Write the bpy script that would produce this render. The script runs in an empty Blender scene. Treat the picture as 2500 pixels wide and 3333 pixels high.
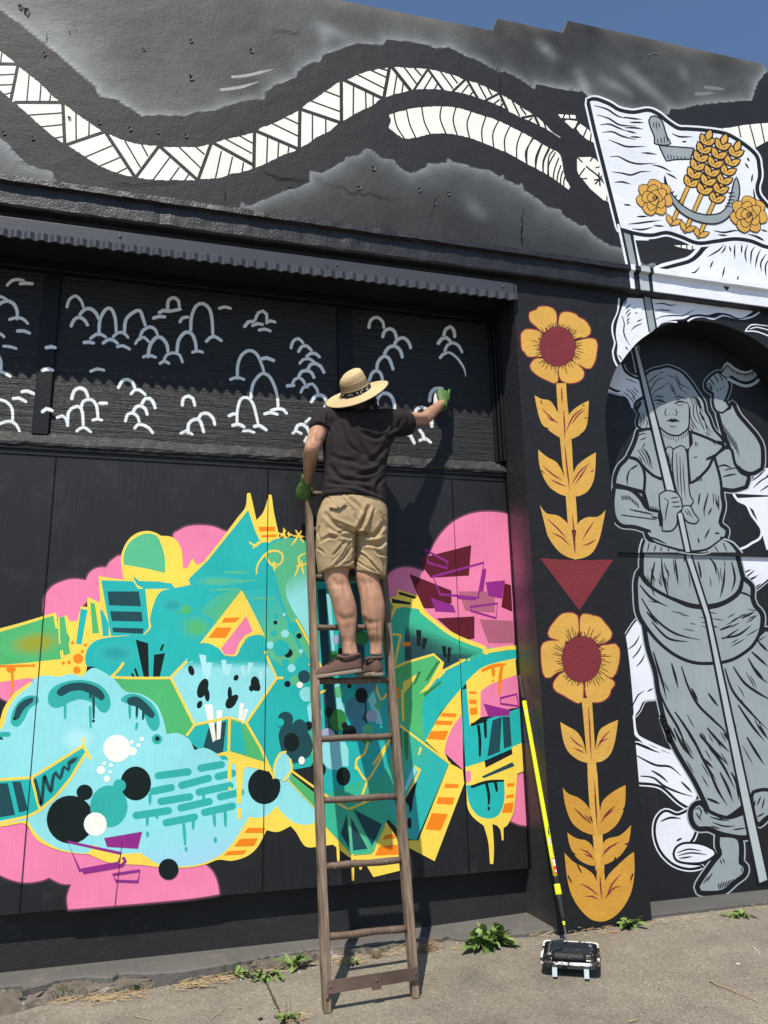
import bpy, bmesh, math, random
import numpy as np
from mathutils import Matrix, Vector
from mathutils.geometry import tessellate_polygon

random.seed(7)
rng = np.random.default_rng(7)
scene = bpy.context.scene
COL = scene.collection
rad = math.radians

# ------------------------------------------------------------------ camera
F_PX, CX, CY, CAM_H = 2510.0, 1250.0, 1666.5, 1.373
ax_x = Vector((10300 - CX, 2060 - CY, F_PX)).normalized()
ax_z = Vector((1006 - CX, -8800 - CY, F_PX))
ax_z = (ax_z - ax_x * ax_z.dot(ax_x)).normalized()
ax_y = ax_z.cross(ax_x)
ROT = Matrix((ax_x, ax_y, ax_z))          # image direction -> world direction
CAM = Vector((0, 0, CAM_H))
cam_d = bpy.data.cameras.new('camera')
cam = bpy.data.objects.new('camera', cam_d)
COL.objects.link(cam)
cr, cu, cb = ROT @ Vector((1, 0, 0)), -(ROT @ Vector((0, 1, 0))), -(ROT @ Vector((0, 0, 1)))
cam.matrix_world = Matrix(((cr.x, cu.x, cb.x, 0), (cr.y, cu.y, cb.y, 0), (cr.z, cu.z, cb.z, CAM_H), (0, 0, 0, 1)))
cam_d.sensor_fit = 'VERTICAL'
cam_d.sensor_height = 36.0
cam_d.lens = 36.0 * F_PX / 3333.0
cam_d.clip_start, cam_d.clip_end = 0.05, 500
scene.camera = cam

# ------------------------------------------------------------------ sky, sun, exposure
SUN = Vector((0.58, 1.0, -1.90)).normalized()      # direction the light travels
world = bpy.data.worlds.new('World')
scene.world = world
world.use_nodes = True
wn = world.node_tree
sky = wn.nodes.new('ShaderNodeTexSky')
sky.sky_type = 'NISHITA'
sky.sun_disc = False
sky.sun_elevation = math.asin(-SUN.z)
sky.sun_rotation = math.atan2(-SUN.x, -SUN.y)
sky.air_density, sky.dust_density, sky.ozone_density = 1.0, 0.2, 4.0
wn.nodes['Background'].inputs['Strength'].default_value = 0.118
wn.links.new(sky.outputs[0], wn.nodes['Background'].inputs['Color'])
sun_d = bpy.data.lights.new('sun', 'SUN')
sun_d.energy, sun_d.angle, sun_d.color = 5.0, rad(0.5), (1.0, 0.935, 0.835)
sun = bpy.data.objects.new('sun', sun_d)
COL.objects.link(sun)
sun.location = (-4, -6, 12)
sun.rotation_euler = SUN.to_track_quat('-Z', 'Y').to_euler()
vs = scene.view_settings
vs.view_transform, vs.look, vs.gamma, vs.exposure = 'Standard', 'None', 1.0, 0.22
vs.use_curve_mapping = False

# ------------------------------------------------------------------ picture measurements -> places
CROPS = {'A': (0, 0, 1000), 'B': (800, 0, 1000), 'C': (1500, 0, 1000), 'D': (0, 800, 1000), 'E': (800, 900, 1000),
         'F': (1600, 900, 900), 'G': (0, 1500, 1000), 'H': (800, 1500, 1000), 'I': (1600, 1600, 900),
         'J': (0, 2333, 1000), 'K': (800, 2333, 1000), 'L': (1500, 2333, 1000), 'M': (1900, 980, 600)}

def pix(c, u, v):
    x, y, s = CROPS[c]
    k = s / 1659.0
    return x + u * k, y + v * k

def ray(px, py):
    return ROT @ Vector((px - CX, py - CY, F_PX))

def on_y(px, py, y):
    d = ray(px, py)
    return CAM + d * (y / d.y)

def ground_z(x, y):
    return 0.05 * (min(max(y, 1.5), 4.9) - 3.85) + 0.03 * (min(max(x, -2.5), 2.9) - 0.95)

def on_ground(px, py):
    d = ray(px, py)
    t = 1.0
    z = 0.0
    for _ in range(12):
        t = (z - CAM_H) / d.z
        p = CAM + d * t
        z = ground_z(p.x, p.y)
    return CAM + d * t

# ------------------------------------------------------------------ object helpers
def tag(o, label=None, cat=None, group=None, kind=None):
    if label: o['label'] = label
    if cat: o['category'] = cat
    if group: o['group'] = group
    if kind: o['kind'] = kind
    return o

def empty(name, loc, label, cat, group=None):
    o = bpy.data.objects.new(name, None)
    o.empty_display_size = 0.1
    COL.objects.link(o)
    o.location = loc
    return tag(o, label, cat, group)


def world_of(o):
    if o.parent is None:
        return o.matrix_basis.copy()
    return world_of(o.parent) @ o.matrix_parent_inverse @ o.matrix_basis

def mk(name, verts, faces, mats, parent=None, midx=None, smooth=False):
    me = bpy.data.meshes.new(name)
    me.from_pydata([tuple(v) for v in verts], [], [tuple(f) for f in faces])
    if not isinstance(mats, (list, tuple)): mats = [mats]
    for m in mats: me.materials.append(m)
    if midx is not None: me.polygons.foreach_set('material_index', np.asarray(midx, dtype=np.int32))
    if smooth: me.polygons.foreach_set('use_smooth', np.ones(len(me.polygons), dtype=bool))
    me.update()
    o = bpy.data.objects.new(name, me)
    COL.objects.link(o)
    if parent is not None:
        o.parent = parent
        o.matrix_parent_inverse = world_of(parent).inverted()
    return o

def from_bm(name, bm, mats, parent=None, smooth=False):
    bmesh.ops.recalc_face_normals(bm, faces=bm.faces)
    me = bpy.data.meshes.new(name)
    bm.to_mesh(me)
    bm.free()
    if not isinstance(mats, (list, tuple)): mats = [mats]
    for m in mats: me.materials.append(m)
    if smooth: me.polygons.foreach_set('use_smooth', np.ones(len(me.polygons), dtype=bool))
    o = bpy.data.objects.new(name, me)
    COL.objects.link(o)
    if parent is not None:
        o.parent = parent
        o.matrix_parent_inverse = world_of(parent).inverted()
    return o

def bm_box(bm, x0, x1, y0, y1, z0, z1, bevel=0.0):
    vs_ = [bm.verts.new((x, y, z)) for x in (x0, x1) for y in (y0, y1) for z in (z0, z1)]
    fs = [bm.faces.new([vs_[i] for i in f]) for f in ((0, 1, 3, 2), (4, 6, 7, 5), (0, 4, 5, 1), (2, 3, 7, 6), (0, 2, 6, 4), (1, 5, 7, 3))]
    if bevel:
        es = list({e for f in fs for e in f.edges})
        bmesh.ops.bevel(bm, geom=es, offset=bevel, segments=2, affect='EDGES', profile=0.5)

def box(name, mat, parent, x0, x1, y0, y1, z0, z1, bevel=0.0):
    bm = bmesh.new()
    bm_box(bm, x0, x1, y0, y1, z0, z1, bevel)
    return from_bm(name, bm, mat, parent)

def prism(name, outline, y0, y1, mat, parent):
    """outline: list of (x, z); front at y0, back at y1"""
    n = len(outline)
    v = [(x, y0, z) for x, z in outline] + [(x, y1, z) for x, z in outline]
    tris = tessellate_polygon([[Vector((x, z, 0)) for x, z in outline]])
    f = []
    for t in tris:
        f.append(tuple(t)); f.append(tuple(i + n for i in reversed(t)))
    for i in range(n):
        j = (i + 1) % n
        f.append((i, i + n, j + n, j))
    bm = bmesh.new()
    bv = [bm.verts.new(p) for p in v]
    for q in f:
        try: bm.faces.new([bv[i] for i in q])
        except ValueError: pass
    return from_bm(name, bm, mat, parent)

def sweep_x(name, prof, x0, x1, mat, parent, n=1, jitter=0.0):
    """profile of (y, z) swept along x"""
    xs = np.linspace(x0, x1, n + 1)
    k = len(prof)
    v = []
    for x in xs:
        for y, z in prof:
            v.append((x, y + rng.normal(0, jitter) if jitter else y, z + (rng.normal(0, jitter) if jitter else 0)))
    f = []
    for i in range(n):
        for j in range(k):
            j2 = (j + 1) % k
            f.append((i * k + j, i * k + j2, (i + 1) * k + j2, (i + 1) * k + j))
    f.append(tuple(range(k))); f.append(tuple(n * k + j for j in reversed(range(k))))
    bm = bmesh.new()
    bv = [bm.verts.new(p) for p in v]
    for q in f: bm.faces.new([bv[i] for i in q])
    return from_bm(name, bm, mat, parent)

def tube(bm, pts, radii, seg=10, caps=True):
    """tapered tube along points, added to a bmesh"""
    pts = [Vector(p) for p in pts]
    rings = []
    t0 = (pts[1] - pts[0]).normalized()
    ref = Vector((0, 0, 1)) if abs(t0.z) < 0.9 else Vector((1, 0, 0))
    nrm = t0.cross(ref).normalized()
    for i, p in enumerate(pts):
        a = pts[max(i - 1, 0)]; b = pts[min(i + 1, len(pts) - 1)]
        t = (b - a).normalized()
        nrm = (nrm - t * nrm.dot(t)).normalized()
        bi = t.cross(nrm)
        r = radii[i] if hasattr(radii, '__len__') else radii
        rings.append([bm.verts.new(p + (nrm * math.cos(2 * math.pi * k / seg) + bi * math.sin(2 * math.pi * k / seg)) * r) for k in range(seg)])
    for a, b in zip(rings, rings[1:]):
        for k in range(seg):
            bm.faces.new((a[k], a[(k + 1) % seg], b[(k + 1) % seg], b[k]))
    if caps:
        bm.faces.new(list(reversed(rings[0]))); bm.faces.new(rings[-1])
    return rings

# ------------------------------------------------------------------ materials
def srgb(r, g, b):
    f = lambda c: (c / 255 / 12.92) if c / 255 <= 0.04045 else ((c / 255 + 0.055) / 1.055) ** 2.4
    return (f(r), f(g), f(b))

MATS = {}
def surf_nodes(nt, surf, strength):
    """bump height of the surface the paint lies on, in place coordinates"""
    N, L = nt.nodes, nt.links
    geo = N.new('ShaderNodeNewGeometry')
    mp = N.new('ShaderNodeMapping')
    L.new(geo.outputs['Position'], mp.inputs['Vector'])
    n1 = N.new('ShaderNodeTexNoise'); n2 = N.new('ShaderNodeTexNoise')
    for n in (n1, n2): L.new(mp.outputs[0], n.inputs['Vector'])
    mix = N.new('ShaderNodeMath'); mix.operation = 'MULTIPLY_ADD'
    L.new(n2.outputs[0], mix.inputs[0]); L.new(n1.outputs[0], mix.inputs[2])
    dist = 0.004
    if surf == 'stucco':
        mp.inputs['Scale'].default_value = (1, 1, 1)
        n1.inputs['Scale'].default_value = 75; n1.inputs['Detail'].default_value = 4
        n2.inputs['Scale'].default_value = 9; n2.inputs['Detail'].default_value = 5
        mix.inputs[1].default_value = 2.6
        dist = 0.0045
    elif surf == 'ply':
        mp.inputs['Scale'].default_value = (40, 1, 2.2)
        n1.inputs['Scale'].default_value = 3; n1.inputs['Detail'].default_value = 6
        n2.inputs['Scale'].default_value = 0.5; n2.inputs['Detail'].default_value = 3
        mix.inputs[1].default_value = 1.5
        dist = 0.0022
    elif surf == 'weathered':
        mp.inputs['Scale'].default_value = (2.6, 1, 70)
        n1.inputs['Scale'].default_value = 2.2; n1.inputs['Detail'].default_value = 8; n1.inputs['Roughness'].default_value = 0.65
        n2.inputs['Scale'].default_value = 0.6; n2.inputs['Detail'].default_value = 3
        mix.inputs[1].default_value = 1.0
        dist = 0.0065
    elif surf == 'concrete':
        n1.inputs['Scale'].default_value = 160; n1.inputs['Detail'].default_value = 4
        n2.inputs['Scale'].default_value = 14; n2.inputs['Detail'].default_value = 5
        mix.inputs[1].default_value = 1.6
        dist = 0.006
    else:
        n1.inputs['Scale'].default_value = 60; n2.inputs['Scale'].default_value = 8
        mix.inputs[1].default_value = 1.0
        dist = 0.0015
    bp = N.new('ShaderNodeBump')
    bp.inputs['Strength'].default_value = strength
    bp.inputs['Distance'].default_value = dist
    L.new(mix.outputs[0], bp.inputs['Height'])
    return bp, n1, n2, geo

def paint(name, rgb, surf='plain', rough=0.5, strength=0.6, var=0.10, spec=0.4, metal=0.0, attr=None, stain=None, grain=0.0):
    if name in MATS: return MATS[name]
    m = bpy.data.materials.new(name)
    m.use_nodes = True
    nt = m.node_tree
    N, L = nt.nodes, nt.links
    b = N['Principled BSDF']
    b.inputs['Roughness'].default_value = rough
    b.inputs['Specular IOR Level'].default_value = spec
    b.inputs['Metallic'].default_value = metal
    bp, n1, n2, geo = surf_nodes(nt, surf, strength)
    L.new(bp.outputs[0], b.inputs['Normal'])
    big = N.new('ShaderNodeTexNoise'); big.inputs['Scale'].default_value = 3.1; big.inputs['Detail'].default_value = 7; big.inputs['Roughness'].default_value = 0.62
    L.new(geo.outputs['Position'], big.inputs['Vector'])
    mr = N.new('ShaderNodeMapRange')
    mr.inputs['From Min'].default_value = 0.25; mr.inputs['From Max'].default_value = 0.75
    mr.inputs['To Min'].default_value = 1.0 - var; mr.inputs['To Max'].default_value = 1.0 + var
    L.new(big.outputs[0], mr.inputs['Value'])
    mul = N.new('ShaderNodeMix'); mul.data_type = 'RGBA'; mul.blend_type = 'MULTIPLY'; mul.inputs['Factor'].default_value = 1.0
    if attr:
        at = N.new('ShaderNodeAttribute'); at.attribute_name = attr
        L.new(at.outputs['Color'], mul.inputs['A'])
    else:
        mul.inputs['A'].default_value = (*rgb, 1)
    L.new(mr.outputs[0], mul.inputs['B'])
    out = mul.outputs['Result']
    if grain:                                   # streaks that follow the relief of the surface
        gr = N.new('ShaderNodeMapRange'); gr.inputs['From Min'].default_value = 0.28; gr.inputs['From Max'].default_value = 0.72
        gr.inputs['To Min'].default_value = 1.0 - grain; gr.inputs['To Max'].default_value = 1.0 + grain
        L.new(n1.outputs[0], gr.inputs['Value'])
        gm = N.new('ShaderNodeMix'); gm.data_type = 'RGBA'; gm.blend_type = 'MULTIPLY'; gm.inputs['Factor'].default_value = 1.0
        L.new(out, gm.inputs['A']); L.new(gr.outputs[0], gm.inputs['B'])
        out = gm.outputs['Result']
    if stain:                                   # (rgb, scale, low, high) worn patches of another colour
        st = N.new('ShaderNodeTexNoise'); st.inputs['Scale'].default_value = stain[1]; st.inputs['Detail'].default_value = 8; st.inputs['Roughness'].default_value = 0.7
        L.new(geo.outputs['Position'], st.inputs['Vector'])
        sr = N.new('ShaderNodeMapRange'); sr.inputs['From Min'].default_value = stain[2]; sr.inputs['From Max'].default_value = stain[3]
        L.new(st.outputs[0], sr.inputs['Value'])
        sm = N.new('ShaderNodeMix'); sm.data_type = 'RGBA'
        L.new(sr.outputs[0], sm.inputs['Factor']); L.new(out, sm.inputs['A']); sm.inputs['B'].default_value = (*stain[0], 1)
        out = sm.outputs['Result']
    L.new(out, b.inputs['Base Color'])
    MATS[name] = m
    return m

def soft_paint(name, rgb, base, surf='plain', rough=0.5, strength=0.5):
    """sprayed paint that thins out into the colour below towards the edge of the stroke (attribute 'cover')"""
    m = paint(name, rgb, surf, rough, strength, 0.05)
    nt = m.node_tree
    N, L = nt.nodes, nt.links
    b = N['Principled BSDF']
    src = b.inputs['Base Color'].links[0].from_socket
    at = N.new('ShaderNodeAttribute'); at.attribute_name = 'cover'
    n = N.new('ShaderNodeTexNoise'); n.inputs['Scale'].default_value = 240; n.inputs['Detail'].default_value = 2
    geo = N.new('ShaderNodeNewGeometry'); L.new(geo.outputs['Position'], n.inputs['Vector'])
    a = N.new('ShaderNodeMath'); a.operation = 'MULTIPLY_ADD'; a.inputs[1].default_value = 0.4; a.inputs[2].default_value = -0.2
    L.new(n.outputs[0], a.inputs[0])
    s = N.new('ShaderNodeMath'); s.operation = 'ADD'
    L.new(a.outputs[0], s.inputs[0]); L.new(at.outputs['Fac'], s.inputs[1])
    p = N.new('ShaderNodeMapRange'); p.interpolation_type = 'SMOOTHSTEP'
    p.inputs['From Min'].default_value = 0.15; p.inputs['From Max'].default_value = 0.90
    L.new(s.outputs[0], p.inputs['Value'])
    mx = N.new('ShaderNodeMix'); mx.data_type = 'RGBA'
    L.new(p.outputs[0], mx.inputs['Factor']); mx.inputs['A'].default_value = (*base, 1); L.new(src, mx.inputs['B'])
    L.new(mx.outputs['Result'], b.inputs['Base Color'])
    return m

# ================================================================== the building
WALL, PANEL, TRANS, ARCH, PLINTH = 4.30, 4.60, 4.62, 4.555, 4.68
BLK = (0.0095, 0.010, 0.012)
m_wall = paint('charcoal_stucco', BLK, 'stucco', 0.55, 0.6, 0.16, 0.3)
m_mist = paint('airbrushed_stucco', (1, 1, 1), 'stucco', 0.60, 0.42, 0.12, 0.30, attr='mist_sheen')
m_cornice = paint('thick_black_paint', (0.014, 0.0145, 0.018), 'stucco', 0.45, 0.7, 0.3, 0.4, stain=((0.005, 0.005, 0.006), 30, 0.60, 0.66))
m_ply = paint('black_plywood', (0.0108, 0.0113, 0.0138), 'ply', 0.5, 0.6, 0.22, 0.32, stain=((0.030, 0.030, 0.032), 4.2, 0.56, 0.80), grain=0.15)
m_trans = paint('weathered_black_plywood', (0.0105, 0.0112, 0.013), 'weathered', 0.42, 1.0, 0.25, 0.35, stain=((0.035, 0.033, 0.031), 34, 0.60, 0.70))
m_trim = paint('black_gloss_trim', (0.0045, 0.005, 0.0065), 'plain', 0.5, 0.7, 0.2, 0.25)
m_sill = paint('cracked_black_timber', (0.018, 0.018, 0.018), 'weathered', 0.5, 1.0, 0.3, 0.4, stain=((0.10, 0.095, 0.085), 22, 0.56, 0.68))
m_steel = paint('painted_steel', (0.046, 0.047, 0.050), 'plain', 0.30, 0.3, 0.16, 0.7, stain=((0.020, 0.019, 0.019), 12, 0.58, 0.70))
m_plinth = paint('black_rendered_plinth', (0.020, 0.020, 0.021), 'concrete', 0.7, 0.7, 0.2, 0.3, stain=((0.09, 0.083, 0.072), 6, 0.60, 0.85))
m_found = paint('grey_foundation', (0.095, 0.092, 0.088), 'concrete', 0.75, 0.6, 0.15, 0.3)
m_wallback = paint('bare_render_edge', (0.13, 0.115, 0.095), 'concrete', 0.8, 0.9, 0.3, 0.3)

bld = empty('painted_building', (0.8, 4.5, 0.0), 'black street-front building covered in murals behind the ladder', 'building')

# --- stepped parapet wall above the cornice: front face is a fine grid so that the airbrushed mist and the sun's sheen can be painted on it
PARA = [(-3.2, 6.09), (0.98, 6.115), (2.15, 6.15), (2.195, 6.272), (2.74, 6.277), (2.79, 6.405), (4.61, 6.434), (4.66, 6.24), (6.0, 6.24)]
outline = [(-3.2, 4.30)] + PARA + [(6.0, 4.30)]
prism('parapet_wall', outline, WALL + 0.002, WALL + 0.30, [m_wallback], bld)
box('parapet_base', m_wall, bld, -3.2, 6.0, WALL + 0.002, WALL + 0.32, 3.99, 4.298)

# dark band of the mural: upper and lower edge (traced on the wall)
def trace(s):
    """'A x,y x,y B x,y!' -> [(px, py, corner)]"""
    out, c = [], None
    for tkn in s.split():
        if tkn in CROPS: c = tkn
        else:
            k = tkn.endswith('!')
            u, v = tkn.rstrip('!').split(',')
            px, py = pix(c, float(u), float(v))
            out.append((px, py, k))
    return out

BAND_UP = """A -120,-40 0,55 120,140 230,235 330,310 430,400 510,470 540,525 620,535 700,585 770,630 850,622 1000,630 1060,605 1150,600 1250,565 1350,540 1430,540 1440,500 1490,460 1600,420 1610,385
B 340,345 400,335 420,300 520,265 600,235 740,245 760,215 860,225 960,240 1030,262 1090,255 1180,300 1260,330 1360,390 1400,388 1480,430 1560,485 1570,455 1659,475
C 520,480 600,490 660,495 700,540 900,600 1125,620 1130,592 1200,590 1270,570 1400,555 1570,545 1590,490 1610,440 1640,400 1760,330"""
BAND_LO = """A -120,660 0,745 40,770 90,830 130,870 200,905 280,925 310,985 380,1020 430,1045 820,1100 1215,1150 1290,1120 1305,1090 1350,1110 1440,1070 1520,1040 1540,1005 1590,1015
B 200,1035 215,1005 250,1020 345,985 345,920 410,935 530,870 540,845 610,835 650,800 690,810 740,855 800,860 830,900 890,935 970,905 980,880 1080,880 1090,850 1120,872 1230,900 1260,912 1310,912 1370,950 1390,942 1400,965 1470,1000 1490,985 1510,1030 1560,1060 1620,1110
C 498,1120 540,1130 560,1165 650,1220 675,1215 720,1270 800,1320 870,1340 965,1410 1000,1430 1045,1415 1075,1465 1300,1500 1760,1565"""

def wpts(s, y):
    return [on_y(a, b, y) for a, b, _ in trace(s)]

def densify(P, step):
    out = []
    for a, b in zip(P, P[1:]):
        n = max(1, int((b - a).length / step))
        out += [a.lerp(b, i / n) for i in range(n)]
    return out + [P[-1]]

def para_top(x):
    return float(np.interp(x, [p[0] for p in PARA], [p[1] for p in PARA]))

up = wpts(BAND_UP, WALL); lo = wpts(BAND_LO, WALL)
UPa = np.array([(p.x, p.z) for p in densify(up, 0.02)]); LOa = np.array([(p.x, p.z) for p in densify(lo, 0.02)])
xs = sorted(set(list(np.round(np.arange(-3.2, 6.001, 0.024), 4)) + [p[0] for p in PARA]))
NZ = 96
gv = []
for x in xs:
    zt = para_top(x)
    for j in range(NZ + 1):
        gv.append((x, WALL, 4.30 + (zt - 4.30) * j / NZ))
gv = np.array(gv)
gf = [(i * (NZ + 1) + j, (i + 1) * (NZ + 1) + j, (i + 1) * (NZ + 1) + j + 1, i * (NZ + 1) + j + 1) for i in range(len(xs) - 1) for j in range(NZ)]
pw = mk('parapet_face', gv, gf, m_mist, bld)
P2 = gv[:, [0, 2]]
def mind(P, Q):
    d = np.full(len(P), 1e9); 
    for k in range(0, len(Q), 64):
        d = np.minimum(d, np.sqrt(((P[:, None, :] - Q[None, k:k + 64, :]) ** 2).sum(2)).min(1))
    return d
du, dl = mind(P2, UPa), mind(P2, LOa)
zu = np.interp(P2[:, 0], UPa[:, 0], UPa[:, 1]); zl = np.interp(P2[:, 0], LOa[:, 0], LOa[:, 1])
fbm = np.zeros(len(P2))
for k, (fx, fz, a) in enumerate([(1.3, 2.1, 1), (2.9, 3.7, .7), (5.3, 6.1, .5), (9.1, 11, .35), (17, 19, .22)]):
    fbm += a * np.sin(fx * P2[:, 0] + 2.1 * np.sin(fz * P2[:, 1] * .7 + k) + k * 1.7) * np.sin(fz * P2[:, 1] + 1.7 * np.sin(fx * P2[:, 0] * .9 + 2 * k) + k)
above = P2[:, 1] > zu
left = np.clip((1.5 - P2[:, 0]) / 3.0, 0, 1)  # paler towards the left: sun sheen put into the wall colour
g_up = 0.036 + 0.050 * left ** 1.3 + 0.20 * np.exp(-du / 0.030) + 0.070 * np.exp(-du / 0.13) * (1 + 0.5 * fbm) + 0.015 * fbm
g_lo = 0.024 + 0.15 * np.exp(-dl / 0.034) + 0.055 * np.exp(-dl / 0.15) * (1 + 0.3 * fbm) + 0.006 * fbm + 0.05 * np.clip((0.0 - P2[:, 0]) / 1.0, 0, 1)
# loose wisps of spray in the grey
def wisp(a, b, w, amp):
    a = on_y(*pix(*a), WALL); b = on_y(*pix(*b), WALL)
    A = np.array((a.x, a.z)); B = np.array((b.x, b.z)); d = B - A
    t = np.clip(((P2 - A) @ d) / (d @ d), 0, 1)
    r = np.sqrt(((P2 - A - t[:, None] * d) ** 2).sum(1))
    return amp * np.exp(-(r / w) ** 2) * (0.4 + 0.6 * np.sin(math.pi * np.clip(t, .12, .88)))
for w in (('C', 640, 400), ('C', 690, 510), .05, .12), (('C', 770, 430), ('C', 900, 500), .045, .10), (('C', 900, 380), ('C', 1110, 560), .06, .12), (('C', 430, 240), ('C', 480, 290), .05, .08), (('C', 1195, 370), ('C', 1210, 420), .05, .06), (('B', 400, 140), ('B', 520, 190), .05, .12), (('B', 420, 170), ('B', 430, 260), .04, .09), (('B', 1600, 240), ('B', 1650, 290), .06, .07), (('A', 420, 240), ('A', 150, 60), .12, .05):
    g_up += wisp(*w)
for w in (('B', 1200, 1080), ('B', 1270, 1150), .06, .05), (('C', 60, 1120), ('C', 100, 1160), .05, .03):
    g_lo += wisp(*w)
g = np.where(above, g_up, np.where(P2[:, 1] < zl, g_lo, 0.016))
# weathered top edge of the render
top = np.array([para_top(x) for x in P2[:, 0]]) - P2[:, 1]
edge = np.exp(-top / 0.05) * np.clip(0.6 + 0.5 * fbm, 0, 1.2)
colr = np.stack([g * 0.93 + 0.07 * edge, g * 1.0 + 0.055 * edge, g * 1.03 + 0.035 * edge, np.ones_like(g)], 1)
ca = pw.data.color_attributes.new('mist_sheen', 'FLOAT_COLOR', 'POINT')
ca.data.foreach_set('color', colr.astype(np.float32).ravel())

# --- cornice, lintel, awning
CORN = [(4.318, 4.31), (4.212, 4.296), (4.210, 4.258), (4.240, 4.250), (4.240, 4.130), (4.250, 4.118), (4.318, 4.112)]
sweep_x('cornice', CORN, -3.2, 6.0, m_cornice, bld, 150, 0.0016)
box('recess_ceiling', m_trim, bld, -1.95, 2.18, WALL + 0.322, 4.78, 3.99, 4.2)
aw = box('awning_fascia', m_steel, bld, -2.0, 2.165, 4.272, 4.299, 3.978, 4.066, 0.003)
# corrugated edge: one wavy folded strip
nx = 1200
xa = np.linspace(-2.0, 2.172, nx)
ph = (xa - 2.172) / 0.0695 * 2 * math.pi
wv = 0.0082 * np.clip(1.7 * np.arcsin(np.sin(ph)) / (math.pi / 2), -1, 1)
v, f = [], []
for x, w in zip(xa, wv):
    for y, z in ((4.262 + w, 3.982), (4.262 + w, 3.936), (4.274 + w, 3.936), (4.274 + w, 3.99)):
        v.append((x, y, z))
for i in range(nx - 1):
    for j in range(4):
        f.append((i * 4 + j, i * 4 + (j + 1) % 4, i * 4 + 4 + (j + 1) % 4, i * 4 + 4 + j))
mk('corrugated_edge', v, f, m_steel, aw)
box('awning_end', m_steel, aw, 2.1665, 2.180, 4.258, 4.2985, 3.94, 4.05, 0.002)
for sx in (2.085, 0.95, -0.35):
    bm = bmesh.new(); bmesh.ops.create_uvsphere(bm, u_segments=10, v_segments=6, radius=0.009)
    bmesh.ops.translate(bm, verts=bm.verts, vec=(sx, 4.272, 4.03)); from_bm('rivet', bm, m_steel, aw, True)

# --- front wall: pillar, arch opening, wall to the right
arc = [(3.697 + 0.913 * math.cos(a), 3.068 + 0.913 * math.sin(a)) for a in np.linspace(0, math.pi, 49)]
prism('arch_wall', [(2.178, -0.1), (2.178, 4.0), (2.178, 4.116), (6.0, 4.116), (6.0, -0.1), (4.61, -0.1)] + arc + [(2.784, -0.1)], WALL, 4.78, m_wall, bld)
prism('pillar', [(-2.6, -0.2), (-2.6, 4.0), (-1.95, 4.0), (-1.95, -0.2)], WALL, 4.78, m_wall, bld)
box('arch_board', m_ply, bld, 2.786, 4.608, ARCH, ARCH + 0.02, 2.298, 4.05)
box('arch_board', m_ply, bld, 2.786, 4.608, ARCH + 0.017, ARCH + 0.037, 0.10, 2.31)
box('arch_back', m_trim, bld, 2.786, 4.608, ARCH + 0.045, ARCH + 0.1, 0.0, 4.05)
box('foundation_strip', m_found, bld, 2.786, 4.608, WALL + 0.035, 4.70, -0.1, 0.104, 0.008)

# --- doors of plywood sheets, plinth, transom
for a, b in ((-1.86, -0.650), (-0.644, 0.571), (0.577, 1.783), (1.789, 2.168)):
    box('door_panel', m_ply, bld, a, b, PANEL, PANEL + 0.022, 0.350, 2.792, 0.002)
box('door_backing', m_trim, bld, -1.95, 2.178, PANEL + 0.024, PANEL + 0.07, 0.37, 2.80)
box('panel_header', m_ply, bld, -1.95, 2.160, PANEL - 0.006, PANEL + 0.02, 2.768, 2.798, 0.002)
box('plinth', m_plinth, bld, -1.95, 2.178, PLINTH, 4.80, -0.15, 0.38)
sweep_x('sill', [(4.572, 2.838), (4.615, 2.905), (4.640, 2.905), (4.640, 2.800), (4.577, 2.822)], -1.95, 2.170, m_sill, bld, 90, 0.0022)
box('sill_moulding', m_trim, bld, -1.95, 2.165, 4.584, 4.63, 2.796, 2.824, 0.004)
for a, b in ((-1.95, -0.79), (-0.70, 1.026), (1.12, 2.115)):
    box('transom_panel', m_trans, bld, a + 0.001, b - 0.001, TRANS, TRANS + 0.02, 2.89, 3.97)
for a, b in ((-0.79, -0.70), (1.026, 1.12)):
    box('transom_post', m_trim, bld, a, b, 4.600, 4.66, 2.895, 3.93, 0.004)
box('transom_head', m_trim, bld, -1.95, 2.178, 4.57, 4.66, 3.93, 3.99, 0.006)
box('transom_back', m_trim, bld, -1.95, 2.178, 4.665, 4.70, 2.80, 3.99)
for a, b, y in ((2.112, 2.132, 4.598), (2.134, 2.152, 4.576), (2.154, 2.176, 4.560)):
    box('frame_moulding', m_trim, bld, a, b, y, 4.66, 2.90, 3.928, 0.004)
box('door_stop', m_trim, bld, 2.170, 2.1775, 4.572, 4.66, 0.36, 2.80, 0.002)

# --- side faces: overspray on the reveal left of the pillar (its own pink, purple and green cast)
mj = bpy.data.materials.new('oversprayed_reveal'); mj.use_nodes = True
nt = mj.node_tree; N, L = nt.nodes, nt.links
b = N['Principled BSDF']; b.inputs['Roughness'].default_value = 0.5
bp, n1, n2, geo = surf_nodes(nt, 'stucco', 0.7); L.new(bp.outputs[0], b.inputs['Normal'])
sep = N.new('ShaderNodeSeparateXYZ'); L.new(geo.outputs['Position'], sep.inputs[0])
rz = N.new('ShaderNodeValToRGB')
mrz = N.new('ShaderNodeMapRange'); mrz.inputs['From Min'].default_value = 0.0; mrz.inputs['From Max'].default_value = 4.0
L.new(sep.outputs['Z'], mrz.inputs['Value']); L.new(mrz.outputs[0], rz.inputs[0])
el = rz.color_ramp.elements
el[0].position = 0.0; el[0].color = (.055, .050, .044, 1)
el[1].position = 1.0; el[1].color = (.020, .021, .025, 1)
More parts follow.
